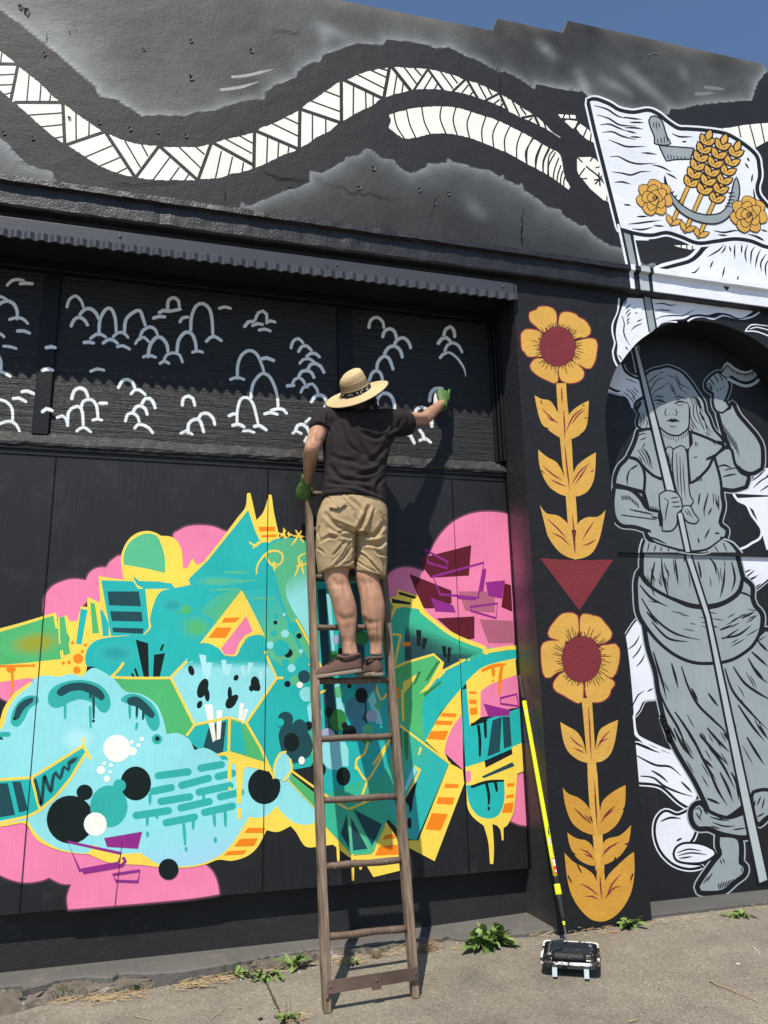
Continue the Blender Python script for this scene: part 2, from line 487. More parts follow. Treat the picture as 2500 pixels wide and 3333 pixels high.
for p, c in ((.10, (.030, .030, .031)), (.215, (.028, .024, .030)), (.29, (.085, .035, .070)), (.34, (.055, .060, .030)), (.40, (.060, .070, .030)), (.455, (.13, .035, .085)), (.50, (.16, .05, .09)), (.545, (.22, .06, .12)), (.60, (.10, .035, .06)), (.66, (.020, .021, .024))):
    e = el.new(p); e.color = (*c, 1)
ry = N.new('ShaderNodeMapRange'); ry.inputs['From Min'].default_value = 4.40; ry.inputs['From Max'].default_value = 4.56
ns = N.new('ShaderNodeMath'); ns.operation = 'MULTIPLY_ADD'; ns.inputs[1].default_value = 0.10; L.new(n2.outputs[0], ns.inputs[0]); L.new(sep.outputs['Y'], ns.inputs[2])
L.new(ns.outputs[0], ry.inputs['Value'])
mx = N.new('ShaderNodeMix'); mx.data_type = 'RGBA'; mx.inputs['A'].default_value = (.022, .022, .025, 1)
L.new(ry.outputs[0], mx.inputs['Factor']); L.new(rz.outputs[0], mx.inputs['B']); L.new(mx.outputs['Result'], b.inputs['Base Color'])
box('pillar_reveal', mj, bld, 2.1755, 2.1778, WALL + 0.003, 4.675, 0.0, 3.985)

# ================================================================== art: paint laid on the walls in thin coats
COAT = 0.00006
def spline(P, closed, step_px=9.0):
    """P [(x, y, corner)] -> smoothed [(x, y)] (Catmull-Rom, corners kept)"""
    n = len(P)
    out = []
    rngi = range(n) if closed else range(n - 1)
    for i in rngi:
        p1, p2 = P[i], P[(i + 1) % n]
        p0 = P[(i - 1) % n] if (closed or i > 0) else p1
        p3 = P[(i + 2) % n] if (closed or i + 2 < n) else p2
        if p1[2]: p0 = p1
        if p2[2]: p3 = p2
        d = math.hypot(p2[0] - p1[0], p2[1] - p1[1])
        k = max(1, int(d / step_px))
        k = min(k, 24)
        for j in range(k):
            t = j / k
            t2, t3 = t * t, t * t * t
            out.append(tuple(0.5 * ((2 * p1[a]) + (-p0[a] + p2[a]) * t + (2 * p0[a] - 5 * p1[a] + 4 * p2[a] - p3[a]) * t2 + (-p0[a] + 3 * p1[a] - 3 * p2[a] + p3[a]) * t3) for a in (0, 1)))
    if not closed: out.append((P[-1][0], P[-1][1]))
    return out

class Art:
    """one painted motif: flat coats of paint on a plane of the building, one mesh, several paints"""
    def __init__(self, plane, base=1):
        self.y, self.layer = plane, base
        self.v, self.f, self.mi, self.cov, self.mats = [], [], [], [], []
        self.soft = False
    def mid(self, m):
        if m not in self.mats: self.mats.append(m)
        return self.mats.index(m)
    def up(self, n=1): self.layer += 0.6 * n; return self
    def P(self, px, py): return on_y(px, py, self.y - COAT * self.layer)
    def fill_px(self, pts, m):
        self.layer += 0.12
        V = [self.P(a, b) for a, b in pts]
        o = len(self.v)
        tr = tessellate_polygon([[Vector((p.x, p.z, 0)) for p in V]])
        self.v += V; self.cov += [1.0] * len(V)
        k = self.mid(m)
        for t in tr:
            a, b, c = (V[i] for i in t)
            nrm = (b - a).cross(c - a)
            self.f.append(tuple(o + i for i in (t if nrm.y < 0 else reversed(t)))); self.mi.append(k)
    def fill(self, m, s, smooth=False):
        T = trace(s)
        self.fill_px(spline(T, True) if smooth else [(a, b) for a, b, _ in T], m)
        return self
    def grad(self, m, s, p0, p1, smooth=True):
        """fill that fades along the line p0 (bare) -> p1 (full cover)"""
        T = trace(s); c = s.split()[0]
        pts = spline(T, True) if smooth else [(a, b) for a, b, _ in T]
        o = len(self.v)
        self.fill_px(pts, m)
        (x0, y0), (x1, y1) = pix(c, *p0), pix(c, *p1)
        L2 = (x1 - x0) ** 2 + (y1 - y0) ** 2
        for i, (x, y) in enumerate(pts):
            self.cov[o + i] = min(0.999, max(0.0, ((x - x0) * (x1 - x0) + (y - y0) * (y1 - y0)) / L2))
        return self
    def many(self, m, s, smooth=False):
        crop = None
        for ln in s.strip().split('|'):
            ln = ln.strip()
            if not ln: continue
            if ln.split()[0] in CROPS: crop = ln.split()[0]
            else: ln = crop + ' ' + ln
            self.fill(m, ln, smooth)
        return self
    def dot(self, m, c, u, v, r, r2=None, ang=0.0, n=26, wob=0.0):
        x, y = pix(c, u, v); k = CROPS[c][2] / 1659.0
        r *= k; r2 = r2 * k if r2 else r
        pts = []
        for i in range(n):
            a = 2 * math.pi * i / n
            w = 1 + wob * math.sin(3 * a + u) + wob * .6 * math.sin(5 * a + v)
            dx, dy = r * w * math.cos(a), r2 * w * math.sin(a)
            pts.append((x + dx * math.cos(ang) - dy * math.sin(ang), y + dx * math.sin(ang) + dy * math.cos(ang)))
        self.fill_px(pts, m)
        return self
    def ribbon(self, pts, w, m, taper=(1, 1), soft=0.0, closed=False):
        """pts smoothed pixel path, w width in photo pixels, taper = relative width at both ends"""
        n = len(pts)
        if n < 2: return
        self.layer += 0.12
        k = self.mid(m)
        cum = [0]
        for a, b in zip(pts, pts[1:]): cum.append(cum[-1] + math.hypot(b[0] - a[0], b[1] - a[1]))
        tot = cum[-1] or 1
        offs = (-1, 1) if not soft else (-1 - soft, -1 + soft, 0, 1 - soft, 1 + soft)
        cv = (1, 1) if not soft else (0, 1, 1, 1, 0)
        rows = []
        path = [(p, cum[i] / tot, 1.0) for i, p in enumerate(pts)]
        for i, (p, t, c) in enumerate(path):
            if closed:
                a, b = pts[(i - 1) % n], pts[(i + 1) % n]
            else:
                a, b = pts[max(i - 1, 0)], pts[min(i + 1, n - 1)]
            dx, dy = b[0] - a[0], b[1] - a[1]
            l = math.hypot(dx, dy) or 1
            nx, ny = -dy / l, dx / l
            tw = taper[0] + (1 - taper[0]) * min(1, t / 0.35) if t < 0.35 else (taper[1] + (1 - taper[1]) * min(1, (1 - t) / 0.35) if t > 0.65 else 1)
            hw = w / 2 * tw
            row = []
            for o, cvv in zip(offs, cv):
                row.append(len(self.v)); self.v.append(self.P(p[0] + nx * hw * o, p[1] + ny * hw * o)); self.cov.append(cvv)
            rows.append(row)
        rr = rows + ([rows[0]] if closed else [])
        for a, b in zip(rr, rr[1:]):
            for j in range(len(offs) - 1):
                self.f.append((a[j], a[j + 1], b[j + 1], b[j])); self.mi.append(k)
        if not closed:                       # round ends
            for e, row, s in ((0, rows[0], -1), (n - 1, rows[-1], 1)):
                if taper[0 if e == 0 else 1] < 0.6: continue
                p = pts[e]; q = pts[1] if e == 0 else pts[-2]
                dx, dy = p[0] - q[0], p[1] - q[1]; l = math.hypot(dx, dy) or 1
                dx, dy = dx / l, dy / l
                hw = w / 2 * (taper[0] if e == 0 else taper[1])
                ang0 = math.atan2(dy, dx)
                o = len(self.v)
                self.v.append(self.P(*p)); self.cov.append(1)
                rs = ((1.0, 1.0),) if not soft else ((1 - soft, 1.0), (1 + soft, 0.0))
                m_ = 8
                for rr_, cc in rs:
                    for i in range(m_ + 1):
                        a = ang0 - math.pi / 2 + math.pi * i / m_
                        self.v.append(self.P(p[0] + hw * rr_ * math.cos(a), p[1] + hw * rr_ * math.sin(a))); self.cov.append(cc)
                for i in range(m_):
                    self.f.append((o, o + 1 + i, o + 2 + i)); self.mi.append(k)
                    if soft:
                        self.f.append((o + 1 + i, o + m_ + 2 + i, o + m_ + 3 + i, o + 2 + i)); self.mi.append(k)
    def line(self, m, w, s, taper=(1, 1), soft=0.0, closed=False, smooth=True):
        """strokes separated by |, w in crop pixels"""
        crop = None
        for ln in s.strip().split('|'):
            ln = ln.strip()
            if not ln: continue
            if ln.split()[0] in CROPS: crop = ln.split()[0]
            else: ln = crop + ' ' + ln
            T = trace(ln)
            pts = spline(T, closed) if smooth and len(T) > 2 else [(a, b) for a, b, _ in T]
            if len(T) == 2 and not closed:
                (a, b, _), (c, d, _) = T
                pts = [(a + (c - a) * t, b + (d - b) * t) for t in (0, .33, .67, 1)]
            self.ribbon(pts, w * CROPS[crop][2] / 1659.0, m, taper, soft, closed)
        return self
    def done(self, name, parent=None):
        o = mk(name, self.v, self.f, self.mats, parent or bld, self.mi)
        bm = bmesh.new(); bm.from_mesh(o.data)
        for fc in bm.faces:
            fc.normal_update()
            if fc.normal.y > 0: fc.normal_flip()
        bm.to_mesh(o.data); bm.free()
        if any(c < 1 for c in self.cov):
            a = o.data.attributes.new('cover', 'FLOAT', 'POINT')
            a.data.foreach_set('value', np.array(self.cov, dtype=np.float32))
        return o

# ================================================================== ground
m_path = bpy.data.materials.new('footpath_asphalt'); m_path.use_nodes = True
nt = m_path.node_tree; N, L = nt.nodes, nt.links
b = N['Principled BSDF']; b.inputs['Roughness'].default_value = 0.85; b.inputs['Specular IOR Level'].default_value = 0.25
geo = N.new('ShaderNodeNewGeometry')
vo = N.new('ShaderNodeTexVoronoi'); vo.inputs['Scale'].default_value = 150; L.new(geo.outputs['Position'], vo.inputs['Vector'])
r1 = N.new('ShaderNodeValToRGB'); r1.color_ramp.interpolation = 'LINEAR'
el = r1.color_ramp.elements
el[0].position = 0; el[0].color = (0.160, 0.139, 0.108, 1); el[1].position = 1; el[1].color = (0.361, 0.323, 0.260, 1)
e = el.new(.25); e.color = (0.206, 0.181, 0.141, 1); e = el.new(.65); e.color = (0.231, 0.204, 0.161, 1); e = el.new(.92); e.color = (0.269, 0.239, 0.192, 1)
sepc = N.new('ShaderNodeSeparateColor'); L.new(vo.outputs['Color'], sepc.inputs[0]); L.new(sepc.outputs[0], r1.inputs[0])
n2 = N.new('ShaderNodeTexNoise'); n2.inputs['Scale'].default_value = 2.2; n2.inputs['Detail'].default_value = 9; n2.inputs['Roughness'].default_value = 0.65
L.new(geo.outputs['Position'], n2.inputs['Vector'])
mr = N.new('ShaderNodeMapRange'); mr.inputs['From Min'].default_value = .3; mr.inputs['From Max'].default_value = .7; mr.inputs['To Min'].default_value = .74; mr.inputs['To Max'].default_value = 1.16
L.new(n2.outputs[0], mr.inputs['Value'])
mu = N.new('ShaderNodeMix'); mu.data_type = 'RGBA'; mu.blend_type = 'MULTIPLY'; mu.inputs['Factor'].default_value = 1
L.new(r1.outputs[0], mu.inputs['A']); L.new(mr.outputs[0], mu.inputs['B'])
n4 = N.new('ShaderNodeTexNoise'); n4.inputs['Scale'].default_value = 0.9; n4.inputs['Detail'].default_value = 10; n4.inputs['Roughness'].default_value = 0.72
L.new(geo.outputs['Position'], n4.inputs['Vector'])
m4 = N.new('ShaderNodeMapRange'); m4.inputs['From Min'].default_value = .52; m4.inputs['From Max'].default_value = .68; m4.inputs['To Min'].default_value = 1.0; m4.inputs['To Max'].default_value = .70
L.new(n4.outputs[0], m4.inputs['Value'])
v5 = N.new('ShaderNodeTexVoronoi'); v5.inputs['Scale'].default_value = 9.0; L.new(geo.outputs['Position'], v5.inputs['Vector'])
m5 = N.new('ShaderNodeMapRange'); m5.inputs['From Min'].default_value = .06; m5.inputs['From Max'].default_value = .10; m5.inputs['To Min'].default_value = .66; m5.inputs['To Max'].default_value = 1.0
L.new(v5.outputs['Distance'], m5.inputs['Value'])
t45 = N.new('ShaderNodeMath'); t45.operation = 'MULTIPLY'; L.new(m4.outputs[0], t45.inputs[0]); L.new(m5.outputs[0], t45.inputs[1])
mu2 = N.new('ShaderNodeMix'); mu2.data_type = 'RGBA'; mu2.blend_type = 'MULTIPLY'; mu2.inputs['Factor'].default_value = 1
L.new(mu.outputs['Result'], mu2.inputs['A']); L.new(t45.outputs[0], mu2.inputs['B'])
L.new(mu2.outputs['Result'], b.inputs['Base Color'])
n3 = N.new('ShaderNodeTexNoise'); n3.inputs['Scale'].default_value = 150; n3.inputs['Detail'].default_value = 3
L.new(geo.outputs['Position'], n3.inputs['Vector'])
ad = N.new('ShaderNodeMath'); ad.operation = 'ADD'; L.new(n3.outputs[0], ad.inputs[0]); L.new(vo.outputs['Distance'], ad.inputs[1])
bp = N.new('ShaderNodeBump'); bp.inputs['Distance'].default_value = .004; bp.inputs['Strength'].default_value = .8
L.new(ad.outputs[0], bp.inputs['Height']); L.new(bp.outputs[0], b.inputs['Normal'])

gx = sorted(set(list(np.linspace(-80, 80, 33)) + list(np.round(np.arange(-2.6, 6.2, 0.1), 3))))
gy = sorted(set(list(np.linspace(-80, 0, 17)) + list(np.round(np.arange(0, 4.9, 0.1), 3)) + [4.9, 5.5, 20, 80]))
v = [(x, y, ground_z(x, y) + (0.004 * math.sin(3.1 * x + 1.3 * y) * math.sin(2.3 * y) if -3 < x < 7 and 0 < y < 4.9 else 0)) for x in gx for y in gy]
ny_ = len(gy)
f = [(i * ny_ + j, (i + 1) * ny_ + j, (i + 1) * ny_ + j + 1, i * ny_ + j + 1) for i in range(len(gx) - 1) for j in range(ny_ - 1)]
gnd = tag(mk('footpath', v, f, m_path, None, smooth=True), kind='structure')

# ================================================================== paints
BK = (0.010, 0.0105, 0.013)
def set_of(surf, rough, st):
    d = {}
    for n, c in dict(white=srgb(236, 236, 226), cool=srgb(222, 226, 236), black=BK, grey=(0.285, 0.330, 0.350), lgrey=(0.41, 0.46, 0.48), gold=(0.63, 0.355, 0.072), ochre=(0.56, 0.285, 0.042), maroon=(0.185, 0.027, 0.034),
                     yellow=(0.88, 0.645, 0.085), teal=(0.018, 0.43, 0.41), aqua=(0.27, 0.69, 0.72), sky=(0.29, 0.63, 0.74), pink=(0.80, 0.21, 0.38), dpink=(0.62, 0.16, 0.30), green=(0.075, 0.44, 0.15), lgreen=(0.095, 0.46, 0.24), ink=(0.004, 0.011, 0.011), dteal=(0.012, 0.062, 0.075),
                     orange=(0.85, 0.225, 0.010), magenta=(0.26, 0.022, 0.22), wine=(0.105, 0.008, 0.018), rose=(0.42, 0.12, 0.19), seag=(0.03, 0.40, 0.36), dgreen=(0.03, 0.20, 0.05), tgreen=(0.04, 0.44, 0.27)).items():
        d[n] = paint(surf + '_paint_' + n, c, surf, rough, st, 0.10, 0.22, grain=0.035)
    return d
ST = set_of('stucco', 0.55, 0.5)       # on render
PL = set_of('ply', 0.5, 0.55)          # on plywood
m_band = paint('band_black', (0.0125, 0.013, 0.016), 'stucco', 0.60, 0.42, 0.12, 0.28)

# ================================================================== upper wall: band, serpent, flag
a = Art(WALL, 1)
T = trace(BAND_UP) + trace(BAND_LO)[::-1]
pts = [(p[0], p[1]) for p in T]
jag = []
for i, p in enumerate(pts):                    # hand-cut uneven edge
    q = pts[(i + 1) % len(pts)]
    n = max(1, int(math.hypot(q[0] - p[0], q[1] - p[1]) / 16))
    for k in range(n):
        t = k / n
        w = 0 if k == 0 else random.uniform(-2.2, 2.2)
        jag.append((p[0] + (q[0] - p[0]) * t + w, p[1] + (q[1] - p[1]) * t + random.uniform(-2.2, 2.2) * (k > 0)))
a.fill_px(jag, m_band)
a.done('painted_dark_band')

a = Art(WALL, 2)
SN_UP = """A -60,230 0,275 70,330 105,362 160,405 220,455 270,505 320,548 370,580 420,620 480,660 545,705 600,730 680,762 760,780 840,788 900,795 980,795 1060,795 1120,782 1160,770 1230,750 1300,735 1380,712 1410,690 1470,670 1550,630 1620,595
B 320,568 370,535 430,495 510,440 550,430 600,405 680,382 760,368 800,362 900,368 980,372 1060,390 1120,405 1180,430 1260,455 1370,505 1430,540 1500,585 1560,625 1600,655 1659,715 C 540,745"""
SN_LO = """A -60,430 0,485 50,530 95,568 160,625 220,680 300,745 345,775 390,800 460,845 540,895 640,935 720,955 760,962 860,972 920,972 1050,972 1090,966 1180,962 1240,940 1300,930 1380,905 1440,880 1520,840 1600,810
B 350,765 380,740 450,710 500,665 540,645 600,610 690,565 720,540 800,510 880,490 940,480 1040,482 1100,490 1160,500 1230,520 1290,540 1390,580 1420,600 1500,640 1560,665 1640,705 1659,718"""
pts = spline(trace(SN_UP) + trace(SN_LO)[::-1], True, 7)
a.fill_px([(x + random.uniform(-1, 1), y + random.uniform(-1.3, 1.3)) for x, y in pts], ST['white'])
a.up()
a.line(m_band, 19, """A -20,345 85,347|96,358 60,535|82,553 330,553|340,562 350,780|350,785 565,712|575,722 730,958|860,788 733,958|868,795 1062,968|1140,776 1070,970|1148,770 1372,893|1375,706 1371,905|1385,708 1612,805|1620,590 1616,815
|B 298,590 510,662|516,436 517,660|530,432 735,530|776,366 745,532|790,362 893,492""")
a.line(m_band, 14, """B 985,372 903,494|984,374 1068,490|1187,428 1118,494|1193,428 1250,526|1372,503 1292,544|1373,508 1413,596|1562,622 1492,636|1553,612 1583,676""")
a.line(m_band, 8.5, """A 10,285 4,335|-10,405 80,401|-10,460 72,456|20,512 62,500|158,402 145,548|222,455 215,548|275,503 268,548|150,622 332,610|220,685 338,673|298,745 342,738|410,612 412,762|482,660 480,738|456,850 612,784|535,898 648,850|625,938 688,905|675,762 757,902|765,780 798,842|828,970 917,850|918,974 967,905|998,974 1017,945|968,794 1083,907|1058,794 1102,832|1195,818 1164,962|1255,850 1234,944|1315,880 1307,930|1222,752 1358,827|1298,736 1362,772|1445,740 1440,884|1505,768 1500,854|1560,793 1555,830|1472,668 1612,736|1537,634 1614,670
|B 360,622 360,760|432,642 432,720|352,545 508,602|428,492 508,522|582,468 580,630|647,498 650,594|688,518 688,568|602,402 748,477|678,380 758,417|728,370 772,382|815,412 799,512|850,452 844,494|858,366 922,452|912,368 947,407|1005,412 958,490|1035,452 1018,486|1053,388 1118,477|1108,402 1142,447|1200,462 1168,500|1225,498 1207,520|1258,455 1297,528|1308,478 1327,512|1370,538 1338,562|1390,558 1373,582|1438,543 1478,624|1483,578 1512,617|1545,638 1523,658|1610,660 1622,696""")
a.done('painted_serpent')

a = Art(WALL, 2)
pts = spline(trace("""B 772,690 785,655 775,620 800,612 870,592 950,580 1060,575 1150,585 1220,605 1300,630 1380,660 1450,695 1520,730 1580,765 1659,810 C 530,828 545,870 560,950 590,1010 585,1025 520,978 470,945
B 1580,915 1520,885 1460,850 1400,820 1340,795 1280,770 1210,745 1140,728 1080,720 1000,722 950,735 900,745 870,750 830,735 800,710"""), True, 7)
a.fill_px([(x + random.uniform(-1, 1), y + random.uniform(-1.2, 1.2)) for x, y in pts], ST['white'])
a.up()
a.line(m_band, 8, """B 800,608 815,680 858,750|868,590 885,670 918,744|950,578 965,660 998,728|1058,572 1050,640 1083,725|1135,580 1120,650 1142,730|1218,600 1195,670 1210,750|1298,626 1275,700 1279,774|1365,654 1335,720 1339,797|1425,686 1398,750 1401,823|1488,718 1465,780 1463,853|1548,748 1520,810 1518,888|1600,780 1575,845 1564,916|1640,805 1610,870 1606,938
|C 500,812 475,850 470,945|390,750 350,820 357,888|435,780 405,850 405,912|475,800 445,870 445,936|510,825 475,890 475,952|528,855 505,920 499,966|540,895 525,940 519,980|550,925 540,960 539,992|562,955 556,980 556,1005""")
a.done('painted_serpent_belly')
a = Art(WALL, 2)
a.many(ST['white'], 'C 525,617 618,622 622,640 540,637|560,655 575,647 630,655 610,700 590,682|625,695 640,665 690,700 715,730 720,770 680,752 645,722')
a.up()
a.line(m_band, 8, 'C 560,620 552,638|585,620 590,640|540,640 640,650|640,668 606,700|680,695 662,738|705,715 700,762')
a.done('painted_serpent_tail')
a = Art(WALL, 2)
a.fill(ST['white'], 'C 628,850 700,848 725,858 770,905 800,935 806,1060 802,1092 770,1080 700,1020 660,970 640,950 628,920')
a.up()
a.line(m_band, 8, 'C 630,850 655,875|712,850 700,870|668,910 640,950|655,965 680,965')
a.line(m_band, 9, 'C 678,900 740,950 778,995|745,935 752,1002|722,972 782,965|728,992 768,942')
a.line(m_band, 7, 'C 730,905 760,900|790,1050 788,1090')
a.done('painted_serpent_head')
for s_, l_ in (('C 1370,695 1450,690 1530,675 1600,668 1690,662 1690,745 1640,770 1580,803 1560,775 1500,735 1430,715', 'C 1412,688 1416,718|1500,680 1512,742|1560,672 1576,730 1592,792|1620,666 1642,775'), ('C 1150,1325 1290,1322 1290,1338 1240,1348 1180,1335', 'C 1190,1325 1190,1340|1220,1325 1220,1345|1250,1322 1250,1345')):
    a = Art(WALL, 2); a.fill(ST['white'], s_); a.up(); a.line(m_band, 7, l_); a.done('painted_serpent_coil')

# light spray strokes on the grey sky
a = Art(WALL, 1)
m_streak = paint('streak_grey', (0.30, 0.31, 0.31), 'stucco', 0.5, 0.5, 0.1)
m_streak2 = paint('streak_grey_dim', (0.17, 0.175, 0.175), 'stucco', 0.5, 0.5, 0.1)
for m_, w_, s_ in ((m_streak, 16, 'A 1255,415 1330,408 1475,374'), (m_streak, 16, 'A 1195,484 1300,470 1400,440'), (m_streak2, 18, 'C 1320,470 1360,475 1425,482'), (m_streak2, 18, 'C 1270,507 1310,506 1372,500')):
    a = Art(WALL, 1); a.line(m_, w_, s_, (0.9, 0.15)); a.done('painted_streak')

# --- flag
def outline(art, body, wo, wi, cw, ck):
    """light line outside, dark line inside, along a body path"""
    art.line(cw, wo, body, closed=True); art.up()
    art.line(ck, wi, body, closed=True); art.up()
FLAG = 'C 697,548! 730,545 800,572 850,602 930,617 1010,605 1060,625 1110,665 1170,702 1230,707 1300,712 1400,725 1460,747 1540,800 1590,850 1600,900 1604,950 1590,1010 1600,1060 1640,1110 1690,1160! 1690,1330! 1640,1320 1570,1292 1480,1280 1380,1292 1280,1302 1190,1268 1110,1246 1030,1260 950,1252 864,1228! 822,1060 772,860 732,700'
a = Art(WALL, 6)
# cloth behind the flag
RIB = 'C 1040,1474! 1080,1462 1150,1445 1240,1420 1290,1385 1330,1340 1390,1300! 1690,1300! 1690,1575!'
a.line(ST['cool'], 46, 'C 1052,1466 1085,1448 1150,1430 1230,1408 1275,1372 1310,1326 1360,1300')
a.up(); a.line(ST['black'], 30, 'C 1060,1466 1090,1456 1155,1438 1236,1414 1283,1378 1320,1332 1370,1304')
a.up(); a.fill(ST['cool'], RIB, True)
a.up()
a.line(ST['black'], 9, 'C 1420,1320 1395,1350 1330,1388|1430,1325 1425,1345 1405,1370|1480,1318 1478,1360 1480,1400|1518,1320 1515,1370|1550,1320 1535,1370 1545,1420|1590,1330 1570,1360 1565,1430|1620,1345 1600,1390 1590,1450|1650,1370 1620,1420 1625,1470|1362,1408 1345,1450|1290,1440 1265,1470 1220,1478|1425,1440 1412,1500|1500,1490 1490,1520|1450,1330 1460,1360|1665,1395 1645,1440 1650,1500', (.3, .15))
a.layer = 10
outline(a, FLAG, 62, 42, ST['cool'], ST['black'])
a.fill(ST['cool'], FLAG, True)
# pole under the flag
a.line(ST['cool'], 13, 'C 850,1215 903,1458|934,1290 975,1462|934,1290 1010,1292'); a.up()
a.fill(ST['black'], 'C 860,1230 930,1262 965,1462 908,1452')
a.up(); a.fill(ST['grey'], 'C 880,1256 914,1268 955,1464 922,1456')
a.up()
WAVES = """C 720,570 790,590 850,628 905,640|735,620 800,640 860,675 950,680|750,675 800,670 850,690 900,710|762,715 820,712 870,735 950,755|800,755 850,775 900,792 1000,790|805,848 850,845 900,870 960,885 1060,880|815,928 870,935 920,945 970,928 1030,925|830,985 870,982 920,995|880,632 930,640 980,645|910,660 990,662|885,690 940,690 985,698|890,705 950,720|915,738 975,742|975,825 1020,828 1060,835|1030,890 1080,900 1140,930|1110,935 1150,955 1168,968|880,1105 920,1108|950,1170 1010,1168|905,1210 960,1205 1010,1198 1080,1190|925,1235 980,1240 1040,1225|1040,1218 1100,1222|1140,720 1180,738 1250,738|1195,765 1220,765|1365,1245 1420,1255 1480,1245 1515,1250|1390,1268 1440,1272|1550,1265 1590,1275 1630,1300|1590,1270 1640,1300|1535,880 1555,910|1545,850 1560,872|1575,940 1570,985|1580,1020 1590,1080 1610,1110|1530,1290 1500,1300|1655,1250 1620,1240"""
a.line(ST['black'], 10, WAVES, (.35, .15))
# sickle
def shape(art, fillm, s, w=8, line=None, smooth=True):
    art.fill(fillm, s, smooth)
    art.up(); art.line(line or ST['black'], w, s, closed=True, smooth=smooth); art.up()
a.up()
shape(a, ST['grey'], 'C 1015,650 1025,630 1045,625 1070,635 1090,660 1105,710 1115,740 1135,775 1110,785 1060,780 1045,775 1045,740 1025,690')
shape(a, ST['grey'], 'C 1070,785! 1130,790 1260,800! 1240,860! 1160,862 1110,870! 1090,830')
a.line(ST['black'], 6, 'C 1040,660 1045,690|1055,655 1058,700|1070,660 1072,690|1062,750 1065,775|1080,740 1085,775|1098,735 1100,775|1110,735 1118,770|1118,830 1120,860|1135,835 1136,860|1150,840 1152,860|1170,842 1170,860|1190,845 1190,860|1210,845 1212,860|1140,1040 1152,1030|1155,1065 1168,1052|1170,1090 1190,1072|1190,1110 1205,1095|1260,1150 1262,1140|1290,1158 1295,1148|1330,1168 1332,1158|1480,1040 1440,1040|1485,1060 1445,1060|1480,1080 1440,1078|1470,1100 1432,1095|1460,1118 1425,1110', (.5, .3))
# wheat
def wheat(art, base, neck, tip, n=6):
    bx, by = base; nx, ny = neck; tx, ty = tip
    L_ = math.hypot(tx - nx, ty - ny); ux, uy = (tx - nx) / L_, (ty - ny) / L_; vx, vy = -uy, ux
    sx, sy = nx + 0.35 * L_ * ux, ny + 0.35 * L_ * uy
    art.line(ST['black'], 27, 'C %f,%f %f,%f' % (bx, by, sx, sy)); art.up()
    art.line(ST['gold'], 17, 'C %f,%f %f,%f' % (bx, by, sx, sy)); art.up()
    def grain(cx, cy, dx, dy, ln, wd):
        l = math.hypot(dx, dy); dx, dy = dx / l, dy / l; ex, ey = -dy, dx
        pts = []
        for t, w in ((0, 0), (.18, .62), (.45, 1), (.75, .68), (1, 0)): pts.append((cx + dx * ln * t + ex * wd * w, cy + dy * ln * t + ey * wd * w, t in (0, 1)))
        for t, w in ((.75, .68), (.45, 1), (.18, .62)): pts.append((cx + dx * ln * t - ex * wd * w, cy + dy * ln * t - ey * wd * w, False))
        return 'C ' + ' '.join('%.1f,%.1f%s' % (x, y, '!' if k else '') for x, y, k in pts)
    for i in range(n):
        t = i / n * 0.93
        cx, cy = nx + ux * L_ * t, ny + uy * L_ * t
        l0 = art.layer
        for s in (-1, 1):
            art.layer = l0
            g_ = grain(cx, cy, ux * 0.80 + s * vx * 0.72, uy * 0.80 + s * vy * 0.72, 62, 16)
            art.line(ST['black'], 16, g_, closed=True); art.up(); art.fill(ST['gold'], g_, True); art.up()
            art.line(ST['black'], 4, 'C %f,%f %f,%f' % (cx + (ux * .8 + s * vx * .72) * 10, cy + (uy * .8 + s * vy * .72) * 10, cx + (ux * .8 + s * vx * .72) * 34, cy + (uy * .8 + s * vy * .72) * 34), (.5, .2)); 
    g_ = grain(nx + ux * L_ * .86, ny + uy * L_ * .86, ux, uy, 58, 17)
    art.up(); art.line(ST['black'], 16, g_, closed=True); art.up(); art.fill(ST['gold'], g_, True); art.up()
    for s in (-1, 1):                           # small leaves at the foot
        g_ = grain(bx, by, ux * .75 + s * vx * .75, uy * .75 + s * vy * .75, 62, 13)
        art.line(ST['black'], 10, g_, closed=True); art.up(); art.fill(ST['gold'], g_, True); art.up()
wheat(a, (1138, 1212), (1235, 1005), (1345, 715))
wheat(a, (1285, 1278), (1370, 1090), (1502, 770))
wheat(a, (1212, 1248), (1305, 1045), (1430, 735))
shape(a, ST['grey'], 'C 1100,948! 1115,1000 1150,1060 1200,1110 1260,1145 1330,1160 1400,1150 1440,1110 1460,1050 1475,980 1490,955! 1505,1010 1500,1070 1470,1140 1430,1185 1380,1207 1320,1205 1250,1185 1180,1140 1130,1070 1105,1000')
a.line(ST['black'], 6, 'C 1140,1040 1152,1030|1155,1065 1168,1052|1170,1090 1190,1072|1190,1110 1205,1095|1260,1150 1262,1140|1290,1158 1295,1148|1330,1168 1332,1158|1480,1040 1440,1040|1485,1060 1445,1060|1480,1080 1440,1078|1470,1100 1432,1095|1460,1118 1425,1110', (.5, .3))
